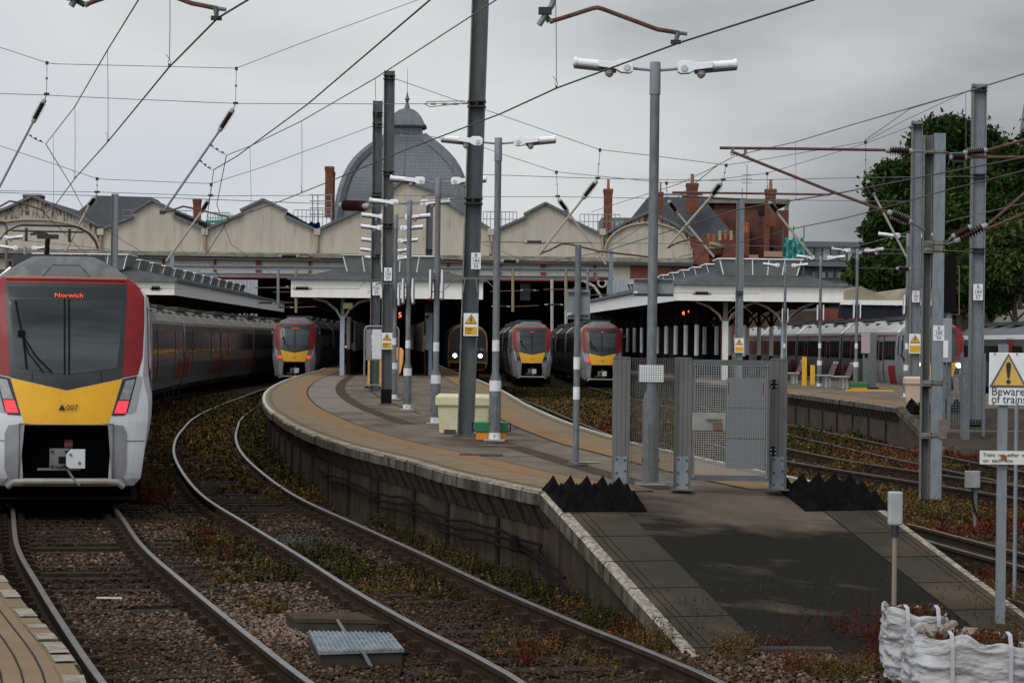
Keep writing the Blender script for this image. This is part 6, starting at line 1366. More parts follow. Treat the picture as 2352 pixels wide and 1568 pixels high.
# platform canopies
CI = mat('cast_iron_dark_red', (.022, .010, .009), .8); CIW = mat('white_column_paint', (.74, .73, .70), .6, c2=(.66, .65, .61), scale=2); BRK = mat('pale_bracket', (.33, .30, .25), .7)
def canopy(label, xl, xr, Y0, Y1, zu, zt, inset, zb, n_lan, post_rows, front_posts):
    """xl(Y), xr(Y): edges; zu underside, zt top of fascia, zb base of the rooflights"""
    t = thing('platform_canopy', label, 'canopy', ((xl(Y0) + xr(Y0)) / 2, Y0, ZP), group='hipped platform canopies')
    Ysm = [Y0 + (Y1 - Y0) * k / 10 for k in range(11)]
    q = MB(); q.loft([[(xl(Y), Y, zu + .02), (xl(Y), Y, zt)] for Y in reversed(Ysm)] + [[(xr(Y), Y, zu + .02), (xr(Y), Y, zt)] for Y in Ysm], FASCIA, closed=False)
    q.build('fascia', t)
    q = MB(); e = .05
    for k in range(10):
        for f in (xl, xr): q.beam((f(Ysm[k]), Ysm[k], zt + .07), (f(Ysm[k + 1]), Ysm[k + 1], zt + .07), .34, .15, BARGE)
    q.beam((xl(Y0) - .15, Y0 - .08, zt + .07), (xr(Y0) + .15, Y0 - .08, zt + .07), .34, .15, BARGE); q.build('gutter', t)
    q = MB(); rows = []
    for Y in Ysm: 
        i_ = inset; rows.append([(xl(Y), Y, zt + .02), (xl(Y) + i_, Y, zb), (xr(Y) - i_, Y, zb), (xr(Y), Y, zt + .02)])
    rows[0] = [(xl(Y0), Y0 + .01, zt + .02), (xl(Y0) + inset, Y0 + inset, zb), (xr(Y0) - inset, Y0 + inset, zb), (xr(Y0), Y0 + .01, zt + .02)]
    q.loft(rows, ROOFG, closed=False); q.add(rows[0], [(0, 1, 2, 3)], ROOFG); q.build('roof', t)
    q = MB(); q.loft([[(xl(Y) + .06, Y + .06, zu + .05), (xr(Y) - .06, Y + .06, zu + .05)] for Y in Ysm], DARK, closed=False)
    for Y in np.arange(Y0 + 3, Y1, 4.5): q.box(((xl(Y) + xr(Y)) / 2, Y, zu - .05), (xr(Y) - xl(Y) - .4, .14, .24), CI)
    q.build('ceiling', t)
    st = (Y1 - Y0 - inset * 2) / n_lan
    for k in range(n_lan):
        Y = Y0 + inset * .55 + k * st; a, b = xl(Y) + inset * .92 + .2, xr(Y) - inset * .92 + .1; h = .5 if k == 0 else .40; q = MB(); d_ = st * .62
        q.loft([[(a + .18, Y + .15, zb - .25), (b - .18, Y + .15, zb - .25), (b - .18, Y + d_, zb - .1), (a + .18, Y + d_, zb - .1)], [(a, Y, zb + h), (b, Y, zb + h), (b, Y + d_, zb + h), (a, Y + d_, zb + h)]], mat('dull_rooflight_glass', (.13, .14, .135), .35, c2=(.17, .18, .17), scale=1.5), caps=True); rl = q.build('rooflight', t)
        q = MB(); q.box(((a + b) / 2, Y - .03 + d_ / 2, zb + h + .03), (b - a + .12, d_ + .10, .05), WHITEL)
        nb = 6 if k == 0 else 2
        for j in range(nb):
            f = j / (nb - 1); q.beam((a + .02 + (b - a - .04) * f, Y - .02, zb + h), (a + .2 + (b - a - .4) * f, Y + .12, zb - .2), .045 if k == 0 else .025, .045 if k == 0 else .03, WHITEL)
        q.build('white_frame', rl, world=True)
    for off_, n0, stp in post_rows:
        Y = Y0 + n0
        while Y < Y1 - 2:
            x = xl(Y) + off_ if off_ > 0 else xr(Y) + off_; q = MB(); q.tube([(x, Y, ZP), (x, Y, 2.0)], .10, CI, 8); q.tube([(x, Y, 2.0), (x, Y, 3.45)], .105, CIW, 8); q.tube([(x, Y, 3.45), (x, Y, zu)], .09, CI, 8)  # dark column top: the shadow under the canopy put into the colour
            for s in (-1, 1): q.tube([(x, Y, 3.4), (x + s * .25, Y, 3.85), (x + s * .7, Y, 4.2), (x + s * 1.3, Y, zu)], .05, CI, 6)
            q.build('column', t); Y += stp
    for x, m_, w_ in front_posts:
        q = MB(); q.box((x, Y0 + 1.2, (ZP + 3.6) / 2), (w_, w_, 3.6 - ZP), m_); q.box((x, Y0 + 1.2, (3.6 + zu) / 2), (w_ * .8, w_ * .8, zu - 3.6), GALV)
        for s in (-1, 1): q.tube([(x, Y0 + 1.2, 3.4), (x + s * .3, Y0 + 1.2, 3.9), (x + s * .75, Y0 + 1.2, 4.25), (x + s * 1.35, Y0 + 1.2, zu)], .06, BRK, 6)
        q.build('front_post', t)
    return t
BLUEP = mat('pale_blue_grey_paint', (.36, .42, .48), .55, c2=(.30, .36, .41), scale=3)
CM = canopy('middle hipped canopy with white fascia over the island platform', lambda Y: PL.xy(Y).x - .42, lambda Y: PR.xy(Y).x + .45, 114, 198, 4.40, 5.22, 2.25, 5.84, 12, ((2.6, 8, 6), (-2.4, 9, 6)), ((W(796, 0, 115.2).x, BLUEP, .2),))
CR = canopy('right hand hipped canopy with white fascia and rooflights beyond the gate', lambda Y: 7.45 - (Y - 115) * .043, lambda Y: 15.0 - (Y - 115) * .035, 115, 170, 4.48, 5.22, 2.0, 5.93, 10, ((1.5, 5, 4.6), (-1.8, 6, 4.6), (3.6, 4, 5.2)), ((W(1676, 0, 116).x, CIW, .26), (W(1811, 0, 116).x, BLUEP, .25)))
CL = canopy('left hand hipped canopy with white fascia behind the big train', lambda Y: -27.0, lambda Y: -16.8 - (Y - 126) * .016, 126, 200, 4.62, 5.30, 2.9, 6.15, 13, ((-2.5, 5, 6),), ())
text('lettering', '15', .30, CR, W(1688, 690, 114.9) - CR.location + Vector((0, 0, .02)), mat('pale_grey_number', (.5, .5, .48), .7))
# notice on the middle canopy post
q = MB(); a = W(799, 702, 114.9); q.box((a.x, 114.9, a.z), (.42, .03, .26), mat('pale_yellow_notice', (.50, .50, .22), .6)); q.build('notice', CM)
q = MB(); a = W(794, 796, 114.9); q.box((a.x, 115, a.z), (.17, .06, .17), TR); q.box((a.x, 114.95, a.z), (.1, .04, .07), WHITE); q.build('red_alarm_box', CM)
q = MB(); q.lathe(W(1578, 716, 128), W(1578, 716, 128) + Vector((0, -.1, 0)), [(0, .1), (.05, .1)], ORANGL, 12); q.lathe(W(1571, 719, 126), W(1571, 719, 126) + Vector((0, -.1, 0)), [(0, .09), (.05, .09)], ORANGL, 12); q.build('warning_lamp', CR)
q = MB(); q.box((9.2, 171, 2.9), (8.6, .2, 4.4), DARK); q.box((9.9, 150, 2.2), (2.4, 30, 2.6), DARK); q.build('dark_shade_screens', CR)  # added dark screen and block, standing in for the shade under the canopy
# white-walled platform building under the middle canopy
WW = mat('dim_white_boards', (.42, .41, .38), .8, c2=(.36, .35, .32), scale=2)
for lb, x, y0, y1, s in (('white boarded building wall under the left side of the middle canopy', -7.55, 118, 150, 1), ('white boarded building wall under the right side of the middle canopy', -4.05, 119, 150, -1)):
    t = thing('platform_building', lb, 'building', (x, y0, ZP), group='white boarded platform buildings')
    d_ = -.035; q = MB(); q.loft([[(x + s * 0, y0, 2.1), (x, y0, 3.6)], [(x + d_ * (y1 - y0), y1, 2.1), (x + d_ * (y1 - y0), y1, 3.6)]], WW, closed=False); q.loft([[(x - s * .15, y0, 2.1), (x - s * .15, y0, 3.6)], [(x, y0, 2.1), (x, y0, 3.6)]], WW, closed=False); q.build('white_wall', t)
    q = MB(); q.loft([[(x + s * .03, y0 - .02, ZP), (x + s * .03, y0 - .02, 2.1)], [(x + s * .03 + d_ * (y1 - y0), y1, ZP), (x + s * .03 + d_ * (y1 - y0), y1, 2.1)]], CI, closed=False); q.box((x - s * .07, y0, 1.5), (.18, .1, 1.2), CI); q.box((x - s * .07 , y0 + .6, 3.66), (.2, 1.2, .1), CI)
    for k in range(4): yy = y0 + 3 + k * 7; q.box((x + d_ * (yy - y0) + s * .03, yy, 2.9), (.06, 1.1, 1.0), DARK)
    q.build('dado_and_openings', t)
# portal gantries over the tracks in front of the shed
PG = mat('blue_grey_gantry', (.17, .20, .235), .6, .2, c2=(.21, .24, .275), scale=4)
for i, (v0, v1, Y, u0, u1, lb) in enumerate(((613, 622, 176, 396, 1404, 'upper blue grey gantry beam across the tracks in front of the shed'), (630, 639, 188, 455, 1400, 'lower blue grey gantry beam across the tracks in front of the shed'))):
    t = thing('portal_gantry', lb, 'gantry', (W(u0, 0, Y).x, Y, ZG), group='blue grey portal gantries'); a = W(u0, v0, Y); b = W(u1, v1, Y)
    q = MB()
    for dz in (-.11, .11): q.beam(a + Vector((0, 0, dz)), b + Vector((0, 0, dz)), .20, .05, PG)
    q.beam(a + Vector((0, .08, 0)), b + Vector((0, .08, 0)), .06, .24, PG); q.build('beam', t)
    for u in (u0, u1): c_ = W(u, 575 if i == 0 else 620, Y); q = MB(); q.box((c_.x, Y, (c_.z + ZG) / 2), (.28, .28, c_.z - ZG), PG); q.build('gantry_post', t)
    for u, vb in ((639, 708), (680, 718), (1178, 716), (1300, 712), (1350, 690)) if i == 0 else ((930, 700),):
        c_ = W(u, v0 + 3, Y); d_ = W(u, vb, Y); q = MB(); q.tube([c_, d_], .10, GALVL if u in (639, 1350) else mat('yellowed_steel', (.25, .22, .12), .7), 8)
        for k, dz in enumerate((.35, 1.4)): q.tube([d_ + Vector((-1.6 if k else -.2, 0, dz)), d_ + Vector((1.8, 0, dz + .1))], .045, REDTUBE, 6)
        q.ins(d_ + Vector((-1.5, 0, .36)), d_ + Vector((-.2, 0, .36)), .10, 6); q.ins(d_ + Vector((.5, 0, 1.5)), d_ + Vector((1.6, 0, 1.5)), .10, 6); q.build('drop_tube', t)

# ------------------------------------------------------------------ dome
YD = 270; DM = bpy.data.materials.new('dome_scale_tiles'); DM.use_nodes = True
n = DM.node_tree.nodes; l = DM.node_tree.links; b = n['Principled BSDF']; b.inputs['Roughness'].default_value = .5; b.inputs['Metallic'].default_value = .2
g_ = n.new('ShaderNodeNewGeometry'); s_ = n.new('ShaderNodeSeparateXYZ'); l.new(g_.outputs['Position'], s_.inputs[0]); cb = n.new('ShaderNodeCombineXYZ'); ad = n.new('ShaderNodeMath'); l.new(s_.outputs[0], ad.inputs[0]); l.new(s_.outputs[1], ad.inputs[1]); l.new(ad.outputs[0], cb.inputs[0]); l.new(s_.outputs[2], cb.inputs[1])
br = n.new('ShaderNodeTexBrick'); l.new(cb.outputs[0], br.inputs['Vector']); br.inputs['Scale'].default_value = 1; br.inputs['Brick Width'].default_value = .5; br.inputs['Row Height'].default_value = .36; br.inputs['Mortar Size'].default_value = .045; br.inputs['Mortar Smooth'].default_value = .6
br.inputs['Color1'].default_value = (.095, .108, .120, 1); br.inputs['Color2'].default_value = (.115, .129, .142, 1); br.inputs['Mortar'].default_value = (.065, .075, .084, 1); l.new(br.outputs[0], b.inputs['Base Color'])
DZ = mat('dome_zinc', (.095, .108, .118), .6, .15, c2=(.14, .155, .165), scale=1.5, stretch=(2, 2, .4), c3=(.09, .10, .11), scale3=.8, lo3=.55, hi3=.75)
dome = thing('domed_building', 'station building with a large grey square dome and finial', 'building', (W(928, 0, YD).x, YD + 7, 0))
cxD = W(927, 400, YD).x; sc_ = YD / F; prof = [(512, 152), (496, 150), (480, 148), (460, 145), (440, 141), (422, 136), (405, 130), (386, 121), (370, 111), (355, 98), (342, 85), (330, 71), (320, 58), (312, 47), (306, 41)]
def sq(v, hw, hd=None, exp=0.0):
    z = zat(927, v, YD); h = hw * sc_; cy = YD + 148 * sc_; hd = h if hd is None else hd
    return [(cxD - h - exp, cy - hd - exp, z), (cxD + h + exp, cy - hd - exp, z), (cxD + h + exp, cy + hd + exp, z), (cxD - h - exp, cy + hd + exp, z)]
q = MB(); q.loft([sq(v, h) for v, h in prof], DM); q.build('tiled_dome', dome)
q = MB()
for c in range(4): q.tube([Vector(sq(v, h)[c]) for v, h in prof], .55, DZ, 6)
cy0 = YD + 148 * sc_
q.tube([(cxD, cy0 - h * sc_ - .02, zat(927, v, YD)) for v, h in prof], .07, DZ, 6); q.build('corner_rib', dome, smooth=True)
q = MB(); q.loft([sq(307, 41), sq(300, 36), sq(284, 36), sq(283, 41), sq(279, 46), sq(277, 46), sq(275, 42)], DZ, caps=True)
for k in range(-1, 2): zc = zat(927, 293, YD); q.box((cxD + k * 1.05, cy0 - 36 * sc_ - .04, zc), (.75, .06, .5), mat('dome_dark_panel', (.07, .085, .095), .6))
q.build('lantern_drum', dome)
q = MB(); q.loft([sq(277, 43), sq(268, 40), sq(258, 35), sq(248, 27), sq(240, 17), sq(236, 7)], DZ, caps=True); q.build('lantern_cap', dome)
zf_ = lambda v: zat(927, v, YD); q = MB(); q.lathe((cxD, cy0, zf_(238)), (cxD, cy0, zf_(238) + 1), [(0, .35), (.5, .22), (.75, .12), (.85, .22), (.95, .12), (1.1, .30), (1.35, .15), (1.75, .06), (1.8, .09), (1.85, .03), (4.5, .02)], DZ, 12); q.build('finial', dome, smooth=True)
q = MB(); q.box((cxD, cy0, zat(927, 512, YD) / 2), (300 * sc_, 300 * sc_, zat(927, 512, YD)), BRICKD); a = zat(927, 512, YD); q.box((cxD, cy0, a - .6), (312 * sc_, 312 * sc_, .5), mat('pale_stone_course', (.3, .26, .2), .85)); q.build('brick_storey', dome)
# dormer at the foot of the dome (round headed)
q = MB(); dz0 = zat(985, 465, YD); q.tube([(W(985, 0, YD).x, cy0 - 146 * sc_ - .5, dz0 + .2), (W(985, 0, YD).x, cy0 - 138 * sc_ + 2.5, dz0 + .2)], .9, DZ, 14); q.build('dormer', dome)

# ------------------------------------------------------------------ chimneys
CHR = brickmat('chimney_brick', (.23, .075, .04), (.16, .055, .04), (.12, .08, .06)); POT = mat('terracotta_pot', (.34, .12, .06), .8); SOOT = mat('sooty_cap', (.09, .06, .05), .9, c2=(.16, .11, .06), scale=3)
def chimney(u, v0, v1, wpx, Y, label, pots=0, corb=True):
    a = W(u, v0, Y); z1 = a.z; z0 = zat(u, v1, Y); w = wpx * Y / F; t = thing('chimney', label, 'chimney', (a.x, Y, z0), group='brick chimneys'); H = z1 - z0
    q = MB(); q.box((0, 0, H * .46), (w, w * 1.3, H * .92), CHR)
    for k in range(3): q.box((0, 0, H * .92 - .30 + .14 * k), (w * (1.06 + .07 * k), w * 1.36 + .05 * k, .12), CHR)
    q.build('stack', t, world=False); q = MB(); q.box((0, 0, H * .94), (w * 1.16, w * 1.45, .22), SOOT); q.build('cap', t, world=False)
    for k in range(pots): x = (k - (pots - 1) / 2) * w * .5; q = MB(); q.lathe((x, 0, H * .94), (x, 0, H * .94 + 1), [(0, w * .2), (.9, w * .16), (.95, w * .19), (1.0, w * .17)], POT, 10); q.build('chimney_pot', t, world=False)
    return t
chimney(757, 378, 500, 18, 262, 'tall plain red brick chimney at the left foot of the dome'); chimney(765, 390, 505, 9, 263.5, 'thin brick shaft joined to the tall chimney left of the dome')
chimney(453, 456, 512, 16, 240, 'short red brick chimney between the second and third gables'); chimney(78, 450, 470, 36, 240, 'low wide brown chimney behind the first arched gable')
chimney(1397, 430, 545, 19, 235, 'slender red brick chimney left of the right hand arched gable', pots=1); chimney(1517, 440, 505, 12, 238, 'red brick chimney half hidden by the tallest lamp post', pots=1)
chimney(1590, 420, 490, 24, 240, 'mossy capped red brick chimney on the right slate roof', pots=1); chimney(1770, 432, 520, 22, 236, 'mossy capped red brick chimney against the flat topped brick block', pots=1)

# ------------------------------------------------------------------ roofs and buildings behind
def bldg(name, label, u0, u1, v_eave, v_ridge, Y, dp, mwall, inx=.3, roof=SLATE, zbot=0.0):
    a = W(u0, v_eave, Y); b = W(u1, v_eave, Y); z0 = a.z; z1 = zat((u0 + u1) / 2, v_ridge, Y); t = thing(name, label, 'building', ((a.x + b.x) / 2, Y, 0))
    q = MB(); q.box(((a.x + b.x) / 2, Y + dp / 2, z0 / 2), (b.x - a.x - .3, dp - .3, z0), mwall); q.build('wall', t)
    w = b.x - a.x; q = MB(); hiproof(q, a.x, b.x, Y, Y + dp, z0, z1, w * inx, min(dp * .45, w * .3), roof); q.build('roof', t)
    return t
bldg('slate_roofed_building', 'dark slate hipped roof behind the first two gables', 140, 400, 518, 447, 236, 12, BRICKD, .26)
br2 = bldg('slate_roofed_building', 'slate hipped roof behind the right hand arched gable', 1400, 1712, 566, 447, 240, 14, BRICK, .30)
q = MB(); a = W(1497, 447, 240); b = W(1614, 447, 240); q.beam(a, b, .25, .2, mat('lead_ridge', (.22, .23, .24), .6)); q.build('ridge', br2)
# big flat topped brick block
t = thing('brick_building', 'red brick block with a flat stone parapet behind the right hand canopy', 'building', (W(1740, 0, 246).x, 246, 0)); YB_ = 246
def bx(u0, u1, v0, v1, Y, dp, m_, nm, t, z_low=None):
    a = W((u0 + u1) / 2, v0, Y); z1 = a.z; z0 = zat((u0 + u1) / 2, v1, Y) if z_low is None else z_low; w = (u1 - u0) * Y / F; q = MB(); q.box((a.x, Y + dp / 2, (z0 + z1) / 2), (w, dp, z1 - z0), m_); return q.build(nm, t)
bx(1640, 1812, 482, 0, YB_, 10, BRICKD, 'wall', t, 0.0); bx(1640, 1760, 466, 483, YB_ + .4, 9, BRICKD, 'upper_wall', t); bx(1600, 1815, 456, 467, YB_ - .2, 10.4, mat('stained_parapet_stone', (.22, .20, .16), .85, c2=(.15, .135, .11), scale=2), 'parapet', t)
bx(1803, 1812, 466, 484, YB_, .4, MATS['stained_parapet_stone'], 'parapet_pier', t)
for u0, u1, v0, v1 in ((1762, 1776, 566, 582), (1700, 1720, 515, 530), (1742, 1758, 480, 492)): bx(u0, u1, v0, v1, YB_ - .25, .3, GLASSD, 'window', t)
for u0, u1, v0, v1 in ((1755, 1800, 577, 590), (1720, 1742, 585, 594)): bx(u0, u1, v0, v1, YB_ - 3, .3, mat('sandstone_band', (.36, .26, .18), .85), 'stone_band', t)
for u0, u1, v0, v1 in ((1690, 1722, 508, 600), (1755, 1768, 498, 600)): bx(u0, u1, v0, v1, YB_ - 2.6, 2, BRICK, 'brick_pier', t, 0.0)
# lower brick range with chimney pots
t = thing('brick_building', 'low red brick range with clustered chimney pots and a mossy capped pier', 'building', (W(1640, 0, 226).x, 226, 0))
bx(1592, 1700, 562, 0, 226, 6, BRICK, 'wall', t, 0.0); bx(1655, 1702, 540, 0, 228, 3, BRICK, 'chimney_base', t, 0.0)
a = W(1633, 556, 224); q = MB(); q.lathe((a.x, 224, a.z - 3), (a.x, 224, a.z - 2), [(0, .7), (1.6, .75), (1.9, 1.1), (2.4, 1.15)], BRICKD, 14); q.build('pier_head', t); q = MB(); q.lathe((a.x, 224, a.z - .6), (a.x, 224, a.z), [(0, 1.2), (.25, 1.15), (.5, .8), (.62, .2)], mat('yellow_moss_cap', (.26, .22, .07), .9, c2=(.16, .15, .06), scale=3), 14); q.build('mossy_cap', t)
for i, (u, v0, v1, m_) in enumerate(((1599, 550, 566, POT), (1607, 549, 566, POT), (1618, 537, 560, SOOT), (1628, 537, 558, POT), (1640, 539, 560, POT), (1654, 530, 548, mat('buff_pot', (.36, .29, .17), .8)), (1667, 528, 546, POT), (1680, 530, 547, MATS['buff_pot']), (1693, 530, 547, SOOT), (1709, 510, 530, POT), (1716, 512, 530, POT))):
    a = W(u, v0, 227); z0 = zat(u, v1 + 4, 227); q = MB(); q.lathe((a.x, 227, z0), (a.x, 227, z0 + 1), [(0, .16), ((a.z - z0) * .8, .14), ((a.z - z0) * .85, .18), (a.z - z0, .16)], m_, 10); q.build('chimney_pot', t)
q = MB(); a = W(1700, 566, 222); b = W(1727, 566, 222); q.box((a.x, 222, a.z), (.1, .1, .1), BRICK); q.build('brick_fragment', t)
# modern offices
MG = mat('grey_office_cladding', (.10, .115, .125), .6, c2=(.13, .145, .155), scale=1); MGL = mat('office_glass', (.10, .13, .14), .15, spec=.8)
t = thing('office_building', 'modern grey office block with strip windows left of the trees', 'building', (W(1920, 0, 320).x, 320, 0))
bx(1822, 2030, 566, 0, 320, 20, MG, 'wall', t, 0.0); bx(1812, 2035, 555, 567, 319, 22, mat('office_roof_edge', (.12, .125, .13), .6), 'roof_slab', t); bx(1830, 2010, 601, 612, 318.4, 2, MATS['office_roof_edge'], 'floor_slab', t)
for i in range(9): bx(1834 + i * 19, 1849 + i * 19, 571, 598, 319.7, .3, MGL if i % 3 else mat('bright_window', (.32, .36, .36), .3), 'window', t)
for i in range(8): bx(1866 + i * 18, 1878 + i * 18, 625, 638, 319.7, .3, MATS['bright_window'] if i % 2 else MGL, 'window', t)
for i in range(4): bx(1826 + i * 48, 1829 + i * 48, 566, 640, 319.5, .3, MATS['office_roof_edge'], 'mullion', t)
t = thing('office_building', 'distant glazed rooftop box beside the slender chimney', 'building', (W(1430, 0, 300).x, 300, 0)); bx(1382, 1485, 500, 0, 300, 12, MG, 'wall', t, 0.0)
for i in range(7): bx(1386 + i * 13, 1396 + i * 13, 508, 530, 299.7, .3, mat('bright_window', (.32, .36, .36)), 'window', t)
# netting, tarpaulin, roof railings, spires
q = MB(); a = W(1800, 548, 238); b = W(1847, 600, 238); nx = 14
q.loft([[(a.x + (b.x - a.x) * i / nx, 238 + .25 * math.sin(i * 1.7) + .15 * math.sin(j * 2 + i), a.z + (b.z - a.z) * j / 5 + .15 * math.sin(i * 1.1)) for i in range(nx + 1)] for j in range(6)], mat('teal_debris_net', (.06, .30, .27), .8, c2=(.10, .38, .34), scale=3, stretch=(2, 1, .4)), closed=False)
for x in (a.x, (a.x + b.x) / 2, b.x): q.tube([(x, 238.4, 0), (x, 238.4, a.z + 1.2)], .06, GALV, 6)
tag(q.build('debris_netting', origin=(a.x, 238, b.z)), 'teal scaffold netting at the right end of the brick block', 'netting')
q = MB(); a = W(697, 511, 214); b = W(735, 528, 214); q.loft([[(a.x + (b.x - a.x) * i / 8, 214 + .3 * j, a.z + (b.z - a.z) * j / 3 + .12 * math.sin(i * 2 + j)) for i in range(9)] for j in range(4)], mat('blue_tarpaulin', (.02, .05, .30), .6), closed=False); tag(q.build('tarpaulin', origin=(a.x, 214, b.z)), 'crumpled blue tarpaulin in the roof valley left of the dome', 'tarpaulin')
def railing(u0, u1, v0, v1, Y, label, n_=9):
    a = W(u0, v0, Y); b = W(u1, v0 + (u1 - u0) * .0125, Y); z0 = zat(u0, v1, Y); t = thing('roof_railing', label, 'railing', (a.x, Y, z0), group='thin railings on the shed roof'); q = MB()
    for k in (0, .5): q.tube([(a.x, Y, a.z - (a.z - z0) * k), (b.x, Y, b.z - (a.z - z0) * k)], .035, GALVL, 5)
    for i in range(n_ + 1): x = a.x + (b.x - a.x) * i / n_; q.tube([(x, Y, z0 - .5), (x, Y, a.z + (b.z - a.z) * i / n_)], .03, GALVL, 5)
    q.build('rails', t)
for u0, u1, v0, v1, lb in ((283, 445, 482, 510, 'roof railing in front of the dark slate roof'), (675, 760, 482, 512, 'roof railing left of the dome'), (478, 528, 488, 512, 'roof railing around the green sheet between gables'), (1110, 1187, 486, 520, 'roof railing just right of the dome'), (1332, 1424, 492, 525, 'roof railing left of the slender chimney')): railing(u0, u1, v0, v1, 222, lb)
t = thing('ladder_frame', 'tall scaffold ladder frame beside the tall chimney', 'scaffold', (W(725, 0, 220).x, 220, 0)); q = MB()
for u in (718, 730, 762): q.tube([W(u, 448, 220), W(u, 520, 220)], .05, GALVL, 6)
for v in (448, 462, 478, 492): q.tube([W(711, v, 220), W(762, v, 220)], .05, GALVL, 6)
q.build('tubes', t)
q = MB(); a = W(484, 509, 221); q.box((a.x + .6, 221, a.z), (2.0, .4, .25), mat('green_sheet', (.05, .30, .16), .7)); q.box((a.x + 1.2, 221.3, a.z + .4), (1.4, .1, .5), mat('pale_green_sheet', (.35, .5, .42), .7)); tag(q.build('green_sheeting', origin=(a.x, 221, a.z)), 'green sheeting in the valley behind the short chimney', 'sheeting')
for (u, vt, vb, w, lb) in ((2313, 316, 420, 1.2, 'small distant spire tip between the trees'), (2353, 235, 420, 3.0, 'tall distant church spire at the right edge')):
    a = W(u, vt, 700); z0 = zat(u, vb, 700); q = MB(); q.lathe((a.x, 700, z0), (a.x, 700, z0 + 1), [(0, w), ((a.z - z0) * .6, w * .45), ((a.z - z0) * .93, w * .12), (a.z - z0, .05)], mat('grey_spire_stone', (.16, .16, .15), .8), 8); q.box((a.x, 700, z0 / 2), (w * 2.2, w * 2.2, z0), MATS['grey_spire_stone']); tag(q.build('church_spire', origin=(a.x, 700, 0)), lb, 'spire', 'distant church spires')
for i, (u, vt) in enumerate(((1716, 378), (1705, 432))):
    a = W(u, vt, 247); q = MB(); q.tube([(a.x, 247, 12), (a.x, 247, a.z)], .04, GALV, 6)
    for k in range(3): q.tube([(a.x - .5, 247, a.z - 1 - .4 * k), (a.x + .5, 247, a.z - 1 - .4 * k)], .03, GALV, 5)
    tag(q.build('aerial', origin=(a.x, 247, 12)), ('taller', 'shorter')[i] + ' thin aerial on the flat topped brick block', 'aerial', 'thin roof aerials')
# cream gabled canopy beyond, brick wall under it, white retaining wall
t = thing('platform_canopy', 'faded cream gabled canopy behind the right hand lamp posts', 'canopy', (W(2000, 0, 135).x, 135, 0), group=None)
CG = mat('faded_cream_roof', (.27, .245, .17), .85, c2=(.21, .19, .135), scale=1)
for pts in ([(1930, 690), (1930, 672), (1977, 657), (2049, 690)], [(2051, 690), (2088, 661), (2160, 664), (2160, 692)]): q = MB(); q.prism(P2d(pts, 135), 135, 165, CG); q.build('gable', t)
q = MB(); a = W(1930, 694, 134.8); b = W(2180, 697, 134.8); q.beam(a, b, .4, .25, FASCIA); q.beam(a + Vector((0, .4, -.5)), b + Vector((0, .4, -.5)), .8, .7, mat('dark_truss', (.02, .022, .03), .8)); q.build('edge_beam', t)
for u in (1950, 2040, 2130): q = MB(); x = W(u, 0, 136).x; q.tube([(x, 136, 0), (x, 136, 4.6)], .12, GALV, 8); q.build('column', t)
q = MB(); a = W(1880, 700, 190); b = W(1965, 700, 190); q.box(((a.x + b.x) / 2, 190, 2.9), (b.x - a.x, .5, 5.8), BRICK); tag(q.build('brick_wall', origin=((a.x + b.x) / 2, 190, 0)), 'orange red brick wall seen under the cream gabled canopy', 'wall')
q = MB(); a = W(2284, 710, 150); q.box((a.x + 4, 150, a.z / 2), (8, .6, a.z), mat('whitewashed_wall', (.40, .37, .32), .85, c2=(.33, .31, .27), scale=1)); tag(q.build('retaining_wall', origin=(a.x + 4, 150, 0)), 'pale whitewashed wall below the trees at the right edge', 'wall')
# dark backdrop wall behind the right platform, low boundary
q = MB(); a = W(1840, 712, 200); q.box((a.x + 22, 205, a.z / 2), (52, .5, a.z), BRICKO); tag(q.build('boundary_wall', origin=(a.x + 22, 205, 0)), 'low sooty brick boundary wall under the trees', 'wall')

